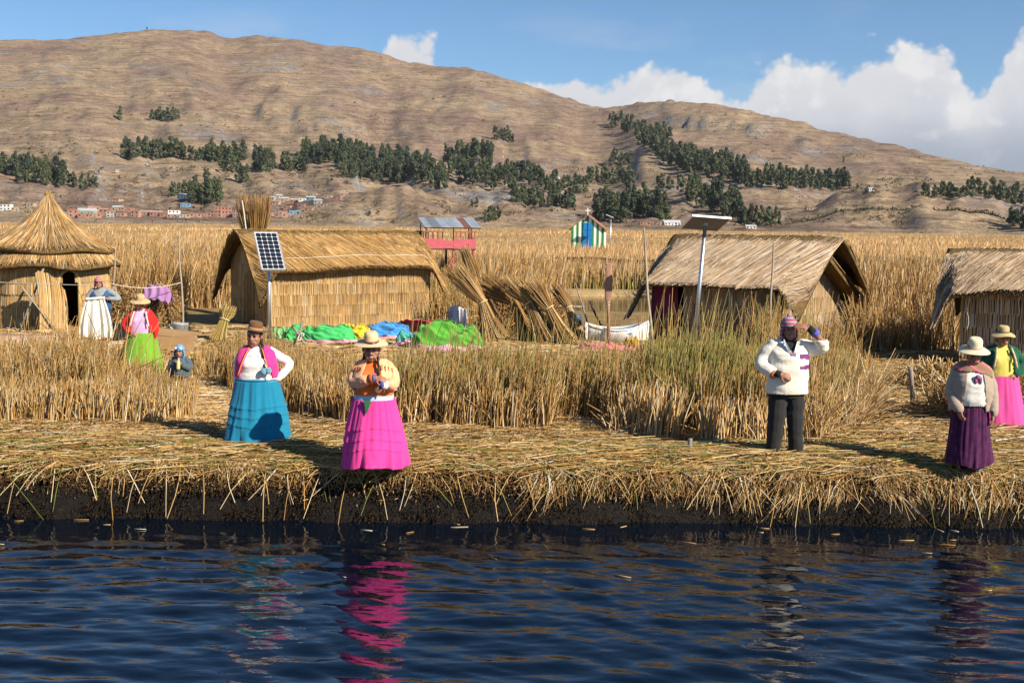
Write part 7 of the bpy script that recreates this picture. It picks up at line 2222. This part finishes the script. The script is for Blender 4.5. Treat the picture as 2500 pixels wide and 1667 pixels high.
    h = hat(o, hc + hR @ np.array([0, .012, .070]), hR @ rotm(0, R(0), R(2)), hm, crown=.135, brim=.190, r=.090, dip=-.010, up=-.014, flat=False, band=cloth_mat('hat_cord', (.50, .33, .25)), name='sun_hat')
    MB().ellip(hc + hR @ np.array([-.092, -.03, .115]), (.018, .018, .02)).build('hat_flower', pmat('hat_flower', (.30, .16, .14), var=.3), h)
    so_ = cloth_mat('striped_sock', (.20, .20, .22), var=.9, scale=25, stretch=(.1, .1, 4))
    shoes(o, (-.07,)); 
    m = MB(); cap_chain(m, [(.075, .06, .05), (.08, -.04, .05), (.085, -.13, .035)], [.042, .046, .036], flat=.8); m.build('shoe', so_, o)
    cap_ = MB(); cap_chain(cap_, [(.08, .02, .20), (.08, .02, .06)], [.045, .043]); cap_.build('sock', so_, o)
woman_purple()

# ------------------------------------------------------------------ helper for the smaller figures
def simple_woman(loc, label, rz, sc, hc_rot, la, ra, lh, rh, top, jacket, skirt_mat, hat_mat, brim=.19, crown=.12, jopen=.09, jlow=.84, rh_=.33, trim=None, teeth=False, seed=0, skirt_on=True, waist=.82, hat_kw=None):
    o = person(loc, label, rz, sc)
    hc, hR = np.array([0, -.04, 1.390]), rotm(*hc_rot)
    T = [(0, .02, .68, .19, .145), (0, .02, .82, .215, .165), (0, 0, .93, .21, .165), (0, -.01, 1.05, .20, .16), (0, .0, 1.16, .185, .13), (0, .02, 1.235, .15, .095), (0, .03, 1.28, .07, .06)]
    std_body(o, T, [(la, [.058, .052, .046, .038, .030]), (ra, [.058, .052, .046, .038, .030])], [lh, rh], std_legs(.74), hc, hR, 1.0, voxel=.009)
    face_parts(o, hc, hR, 1.0, teeth=teeth, squint=.7)
    hair_cap(o, hc, hR, 1.0)
    g = MB()
    loft(g, [(0, .01, .80, .242, .19), (0, 0, .90, .236, .188), (0, -.01, 1.02, .222, .185), (0, -.01, 1.10, .208, .168), (0, .01, 1.18, .18, .12), (0, .02, 1.24, .13, .09), (0, .02, 1.285, .072, .066)])
    g.ellip((-.08, -.13, 1.06), (.09, .065, .08)); g.ellip((.08, -.13, 1.06), (.09, .065, .08))
    remesh(g, 'blouse', top, o, .012, 4, wr=.004, seed=seed)
    g = MB()
    loft(g, [(0, .03, jlow - .03, .27, .215), (0, .02, .95, .258, .215), (0, 0, 1.08, .232, .207), (0, .0, 1.15, .212, .175), (0, .02, 1.195, .190, .134), (0, .03, 1.25, .158, .108), (0, .03, 1.283, .09, .078)])
    for A in (np.array(la), np.array(ra)): cap_chain(g, [A[0], A[1], A[2], A[3], A[4] * .8 + A[3] * .2], [.070, .068, .064, .057, .048])
    j = remesh(g, 'jacket', jacket, o, .012, 4, wr=.007, cut=lambda p: ((p[:, 1] < -.01) & (np.abs(p[:, 0]) < jopen * (.65 + .6 * np.clip((1.27 - p[:, 2]) / .35, 0, 1))) & (p[:, 1] > -.245)) | ((p[:, 2] < jlow) & (np.abs(p[:, 0]) < .27)) | (p[:, 2] > 1.272), solid=.012, seed=seed + 2)
    if trim is not None:
        for s_ in (-1, 1):
            pts = [(s_ * (jopen * (.65 + .6 * np.clip((1.27 - z) / .35, 0, 1)) + .022), -(.085 + .145 * math.sin(min(1, (1.275 - z) / .22) * 1.57)) - .006, z) for z in np.linspace(1.25, jlow + .12, 9)]
            MB().tube(pts, .016, n=6, flat=.5).build('jacket_trim', trim, j)
    if skirt_on: skirt(o, waist, .05, skirt_mat, .255, rh_ + .06, folds=14, amp=.055, seed=seed + 3, n=160)
    hat(o, hc + hR @ np.array([0, .012, .070]), hR, hat_mat, crown=crown, brim=brim, r=.090, flat=False, **(hat_kw or {}))
    shoes(o, (-.1, .1))
    return o, hc, hR

straw2 = cloth_mat('straw_hat_tan', (.52, .38, .18), var=.10, scale=40, bump=.5, bscale=200)
# green jacket, yellow top
_la = [(.158, .02, 1.19), (.262, .06, 1.10), (.345, .07, 1.00), (.27, -.06, .90), (.17, -.15, .85)]
_ra = [(-.158, .02, 1.19), (-.222, .03, 1.08), (-.26, .03, .95), (-.25, -.02, .80), (-.245, -.06, .70)]
simple_woman(gp(2436, 1046), 'woman in a dark green jacket, yellow top and pink skirt, hand at her waist', R(-6), .95, (R(4), R(6), 0), _la, _ra,
             dict(wrist=_la[-1], d=(-.75, -.3, -.25), nrm=(0, .6, -.3), side=-1, curl=.7), dict(wrist=_ra[-1], d=(0, -.1, -1), nrm=(.8, 0, 0), side=1, curl=.6),
             cloth_mat('lemon_top', (.74, .64, .14), var=.06), cloth_mat('bottle_green', (.010, .085, .045), var=.15), cloth_mat('rose_cloth', (.66, .075, .29), var=.06),
             straw2, brim=.185, crown=.115, jopen=.125, trim=cloth_mat('jacket_braid', (.55, .40, .28), var=.6, scale=60), seed=70, hat_kw=dict(wavy=.014, up=-.022, name='straw_hat', band=pmat('hat_cord_green', (.10, .14, .09))))
# red jacket, lime skirt
_la = [(.158, .02, 1.19), (.232, .02, 1.08), (.275, .0, .95), (.27, -.05, .82), (.25, -.08, .74)]
_ra = [(-.158, .02, 1.19), (-.25, .03, 1.08), (-.31, .02, .97), (-.26, -.09, .88), (-.17, -.16, .83)]
o_, hc_, hR_ = simple_woman(gp(346, 912), 'woman in a red jacket and lime green skirt behind the reed stubble', R(10), .94, (R(8), R(14), 0), _la, _ra,
             dict(wrist=_la[-1], d=(0, -.1, -1), nrm=(-.8, 0, 0), side=-1, curl=.6), dict(wrist=_ra[-1], d=(.7, -.4, -.2), nrm=(0, .6, -.3), side=1, curl=.7),
             cloth_mat('lilac_top', (.62, .38, .62), var=.08), cloth_mat('red_jacket', (.62, .018, .020), var=.12), cloth_mat('lime_cloth', (.15, .34, .025), var=.08),
             straw2, brim=.205, crown=.12, jopen=.13, trim=cloth_mat('white_braid', (.68, .58, .60), var=.3, scale=50), seed=80, rh_=.36, hat_kw=dict(up=-.016, dip=-.008, name='straw_hat', band=pmat('hat_cord_pink', (.50, .26, .26))))
# person holding up the white garment by the round hut
def holder():
    loc = gp(248, 836)
    o = person(loc, 'smiling person in a blue vest and knit cap holding up a white garment', R(8), 1.0)
    hc, hR = np.array([-.04, -.04, 1.39]), rotm(R(14), R(4), 0)
    T = [(0, .02, .68, .17, .14), (0, .02, .82, .19, .15), (0, 0, .93, .19, .15), (0, -.01, 1.05, .19, .15), (0, .0, 1.16, .18, .13), (0, .02, 1.235, .15, .095), (0, .03, 1.28, .07, .06)]
    la = [(.175, .02, 1.205), (.31, .04, 1.12), (.40, .02, 1.03), (.31, -.12, 1.03), (.21, -.20, 1.045)]
    ra = [(-.175, .02, 1.205), (-.27, .02, 1.08), (-.29, -.02, .98), (-.27, -.12, .98), (-.24, -.20, 1.02)]
    std_body(o, T, [(la, [.056, .05, .045, .038, .030]), (ra, [.056, .05, .045, .038, .030])], [dict(wrist=la[-1], d=(-.6, -.5, .0), nrm=(0, .3, -.8), side=-1, curl=.9), dict(wrist=ra[-1], d=(.3, -.6, .2), nrm=(.6, .2, -.5), side=1, curl=.9)], std_legs(.74), hc, hR, 1.0, voxel=.009)
    face_parts(o, hc, hR, 1.0, teeth=True, squint=.6)
    gm = cloth_mat('grey_wool', (.25, .27, .28), var=.12)
    g = MB(); loft(g, [(0, .01, .78, .215, .17), (0, 0, .92, .212, .172), (0, -.01, 1.08, .21, .168), (0, .01, 1.18, .185, .125), (0, .02, 1.24, .13, .09), (0, .02, 1.285, .075, .068)])
    for A in (np.array(la), np.array(ra)): cap_chain(g, [A[0], A[1], A[2], A[3], A[4] * .8 + A[3] * .2], [.076, .070, .064, .054, .046])
    remesh(g, 'grey_sweater', gm, o, .012, 4, wr=.006, seed=90)
    bm = cloth_mat('denim_vest', (.035, .085, .19), var=.12)
    g = MB(); loft(g, [(0, .02, .78, .235, .19), (0, .01, .95, .23, .19), (0, 0, 1.08, .228, .186), (0, .01, 1.17, .20, .145), (0, .02, 1.24, .15, .105)])
    remesh(g, 'blue_vest', bm, o, .012, 3, cut=lambda p: ((p[:, 1] < 0) & (np.abs(p[:, 0]) < .055 + .10 * np.clip((p[:, 2] - 1.08) / .16, 0, 1))) | (p[:, 2] > 1.235), solid=.01, seed=92)
    skirt(o, .80, .08, cloth_mat('dark_skirt', (.05, .05, .07)), .21, .26, folds=10, amp=.04, seed=93, n=120)
    knit_cap(o, hc, hR, 1.0, (.34, .10, .12), (.30, .14, .16), peak=.02, strings=False)
    shoes(o, (-.1, .1))
    wm = cloth_mat('cream_garment', (.76, .73, .64), var=.05)
    gar = empty('white_garment', loc + np.array([-.02, -.30, .02]), R(8), 'long cream white pleated garment held up by the smiling person', 'garment')
    grid_cloth('cloth', lambda s, t: np.stack([(s - .5) * (.40 + .34 * np.sin(np.minimum(t * 1.25, 1) * 1.45)), -.02 + .045 * np.sin(s * 24 + 1.5 * np.sin(s * 7)) * (.25 + t) - .05 * np.sin(np.pi * s) * t, 1.02 - .92 * t + .03 * np.sin(s * 9) * t], -1), 90, 30, wm, gar)
    grid_cloth('waistband', lambda s, t: np.stack([(s - .5) * .43, -.045 + .02 * (s - .5) + 0 * t, 1.06 - .055 * t + .03 * (s - .5)], -1), 20, 3, wm, gar, th=.02)
holder()

# ------------------------------------------------------------------ child with a bottle
def child():
    loc = gp(441, 968)
    o = person(loc, 'small child in a slate jacket and blue knitted bear cap drinking from a bottle', R(-6), 1.0)
    hc, hR = np.array([0, -.03, .735]), rotm(R(4), R(2), 0)
    T = [(0, .01, .34, .105, .085), (0, .01, .42, .115, .095), (0, 0, .50, .115, .095), (0, .0, .57, .11, .085), (0, .01, .615, .08, .06), (0, .015, .65, .045, .042)]
    la = [(.10, .01, .60), (.155, -.02, .54), (.165, -.06, .48), (.10, -.13, .53), (.04, -.165, .575)]
    ra = [(-.10, .01, .60), (-.145, .0, .53), (-.155, -.01, .45), (-.15, -.03, .39), (-.145, -.05, .345)]
    legs = [([(s_ * .055, .01, .40), (s_ * .058, 0, .22), (s_ * .06, .02, .06), (s_ * .06, -.04, .03)], [.058, .045, .032, .026]) for s_ in (-1, 1)]
    std_body(o, T, [(la, [.036, .034, .03, .026, .022]), (ra, [.036, .034, .03, .026, .022])], [dict(wrist=la[-1], d=(-.7, -.35, .2), nrm=(0, .6, .1), side=-1, curl=.8, k=.6), dict(wrist=ra[-1], d=(0, -.2, -1), nrm=(.8, 0, 0), side=1, curl=.6, k=.6)],
             legs, hc, hR, .80, neck=[(0, .02, .60), (0, .0, .68)], wide=1.05, voxel=.007)
    face_parts(o, hc, hR, .80)
    jm = cloth_mat('slate_jacket', (.075, .105, .13), var=.12)
    g = MB(); loft(g, [(0, .01, .33, .150, .125), (0, 0, .42, .150, .128), (0, 0, .52, .145, .12), (0, .01, .60, .118, .092), (0, .015, .65, .065, .06)])
    for A in (np.array(la), np.array(ra)): cap_chain(g, [A[0], A[1], A[2], A[3] * .9 + A[4] * .1], [.056, .054, .050, .042])
    j = remesh(g, 'slate_jacket', jm, o, .009, 3, wr=.006, wsc=14, seed=101)
    for z in (.355, .395): MB().tube([(math.cos(q) * .152, math.sin(q) * .127, z) for q in np.linspace(0, 2 * math.pi, 40)], .007, n=6).build('jacket_seam', cloth_mat('seam_blue', (.11, .17, .23)), j)
    tm = cloth_mat('tan_trousers', (.24, .13, .07))
    g = MB(); loft(g, [(0, .01, .30, .11, .095), (0, .01, .38, .115, .10)])
    for s_ in (-1, 1): cap_chain(g, [(s_ * .055, .01, .36), (s_ * .06, 0, .2), (s_ * .062, .01, .075)], [.068, .058, .05])
    remesh(g, 'tan_trousers', tm, o, .009, 3, wr=.005, wsc=12, seed=104)
    for s_ in (-1, 1):
        m = MB(); cap_chain(m, [(s_ * .06, .03, .03), (s_ * .062, -.07, .028)], [.032, .028], flat=.8); m.build('shoe', M_SHOE, o)
    cb, cw = cloth_mat('cap_blue', (.13, .30, .52), var=.15), cloth_mat('cap_white', (.66, .66, .66))
    k = .80
    h = MB().ellip((0, .012, .045), (.096, .112, .104), n=24, k=16)
    for s_ in (-1, 1): h.ellip((s_ * .086, -.0, -.05), (.018, .05, .08))
    h.v = [hc + (v * k) @ hR.T for v in h.v]
    def cut(p):
        q = (p - hc) @ hR / k
        return ((q[:, 1] < -.035) & (q[:, 2] < .040)) | ((q[:, 2] < .03) & (np.abs(q[:, 0]) < .070) & (q[:, 1] < .02)) | ((q[:, 2] < -.02) & (np.abs(q[:, 0]) < .06))
    cp = remesh(h, 'bear_cap', cb, o, .008, 2, cut=cut, solid=.006)
    P = lambda x, y, z: hc + hR @ np.array([x, y, z]) * k
    for s_ in (-1, 1):
        MB().ellip(P(s_ * .050, -.088, .083), (.026, .016, .022)).build('cap_patch', cw, cp)
        MB().tube([P(s_ * .09, -.01, -.12), P(s_ * .095, -.05, -.22), P(s_ * .09, -.06, -.30)], .008, n=6).build('cap_tie', cb, cp)
    MB().ellip(P(0, -.112, .082), (.013, .010, .011)).build('cap_nose', M_EYE, cp)
    # the bottle in its hand
    b = np.array([.018, -.195, .47])
    bt = empty('drink_bottle', tuple(np.array(loc) + b), R(-6), 'small pale yellow drink bottle held by the child', 'bottle')
    bt.rotation_euler = (R(-14), 0, 0)
    MB().lathe([(0, 0), (.026, 0), (.030, .01), (.030, .11), (.022, .135), (.013, .155), (0, .156)], 18).build('bottle_body', pmat('yellow_drink', (.62, .55, .18), rough=.25, var=.25, scale=30), bt)
    MB().lathe([(0, .155), (.016, .155), (.016, .18), (0, .181)], 14).build('cap', pmat('bottle_cap', (.5, .55, .62)), bt)
child()
# ================================================================== thin dry air between the shore and the hills
def haze():
    m = MB().box((0, 1900, 400), (9000, 6200, 806))
    mt = bpy.data.materials.new('thin_haze'); mt.use_nodes = True
    nt = mt.node_tree; nt.nodes.clear()
    v = nt.nodes.new('ShaderNodeVolumePrincipled')
    v.inputs['Color'].default_value = (.72, .80, .92, 1); v.inputs['Density'].default_value = 0.000028; v.inputs['Anisotropy'].default_value = .2
    out = nt.nodes.new('ShaderNodeOutputMaterial'); nt.links.new(v.outputs[0], out.inputs['Volume'])
    o = m.build('haze', mt, None, smooth=False)
    tag(o, 'faint haze in the air over the lake and hills', 'haze', kind='stuff')
haze()
S.cycles.volume_bounces = 0
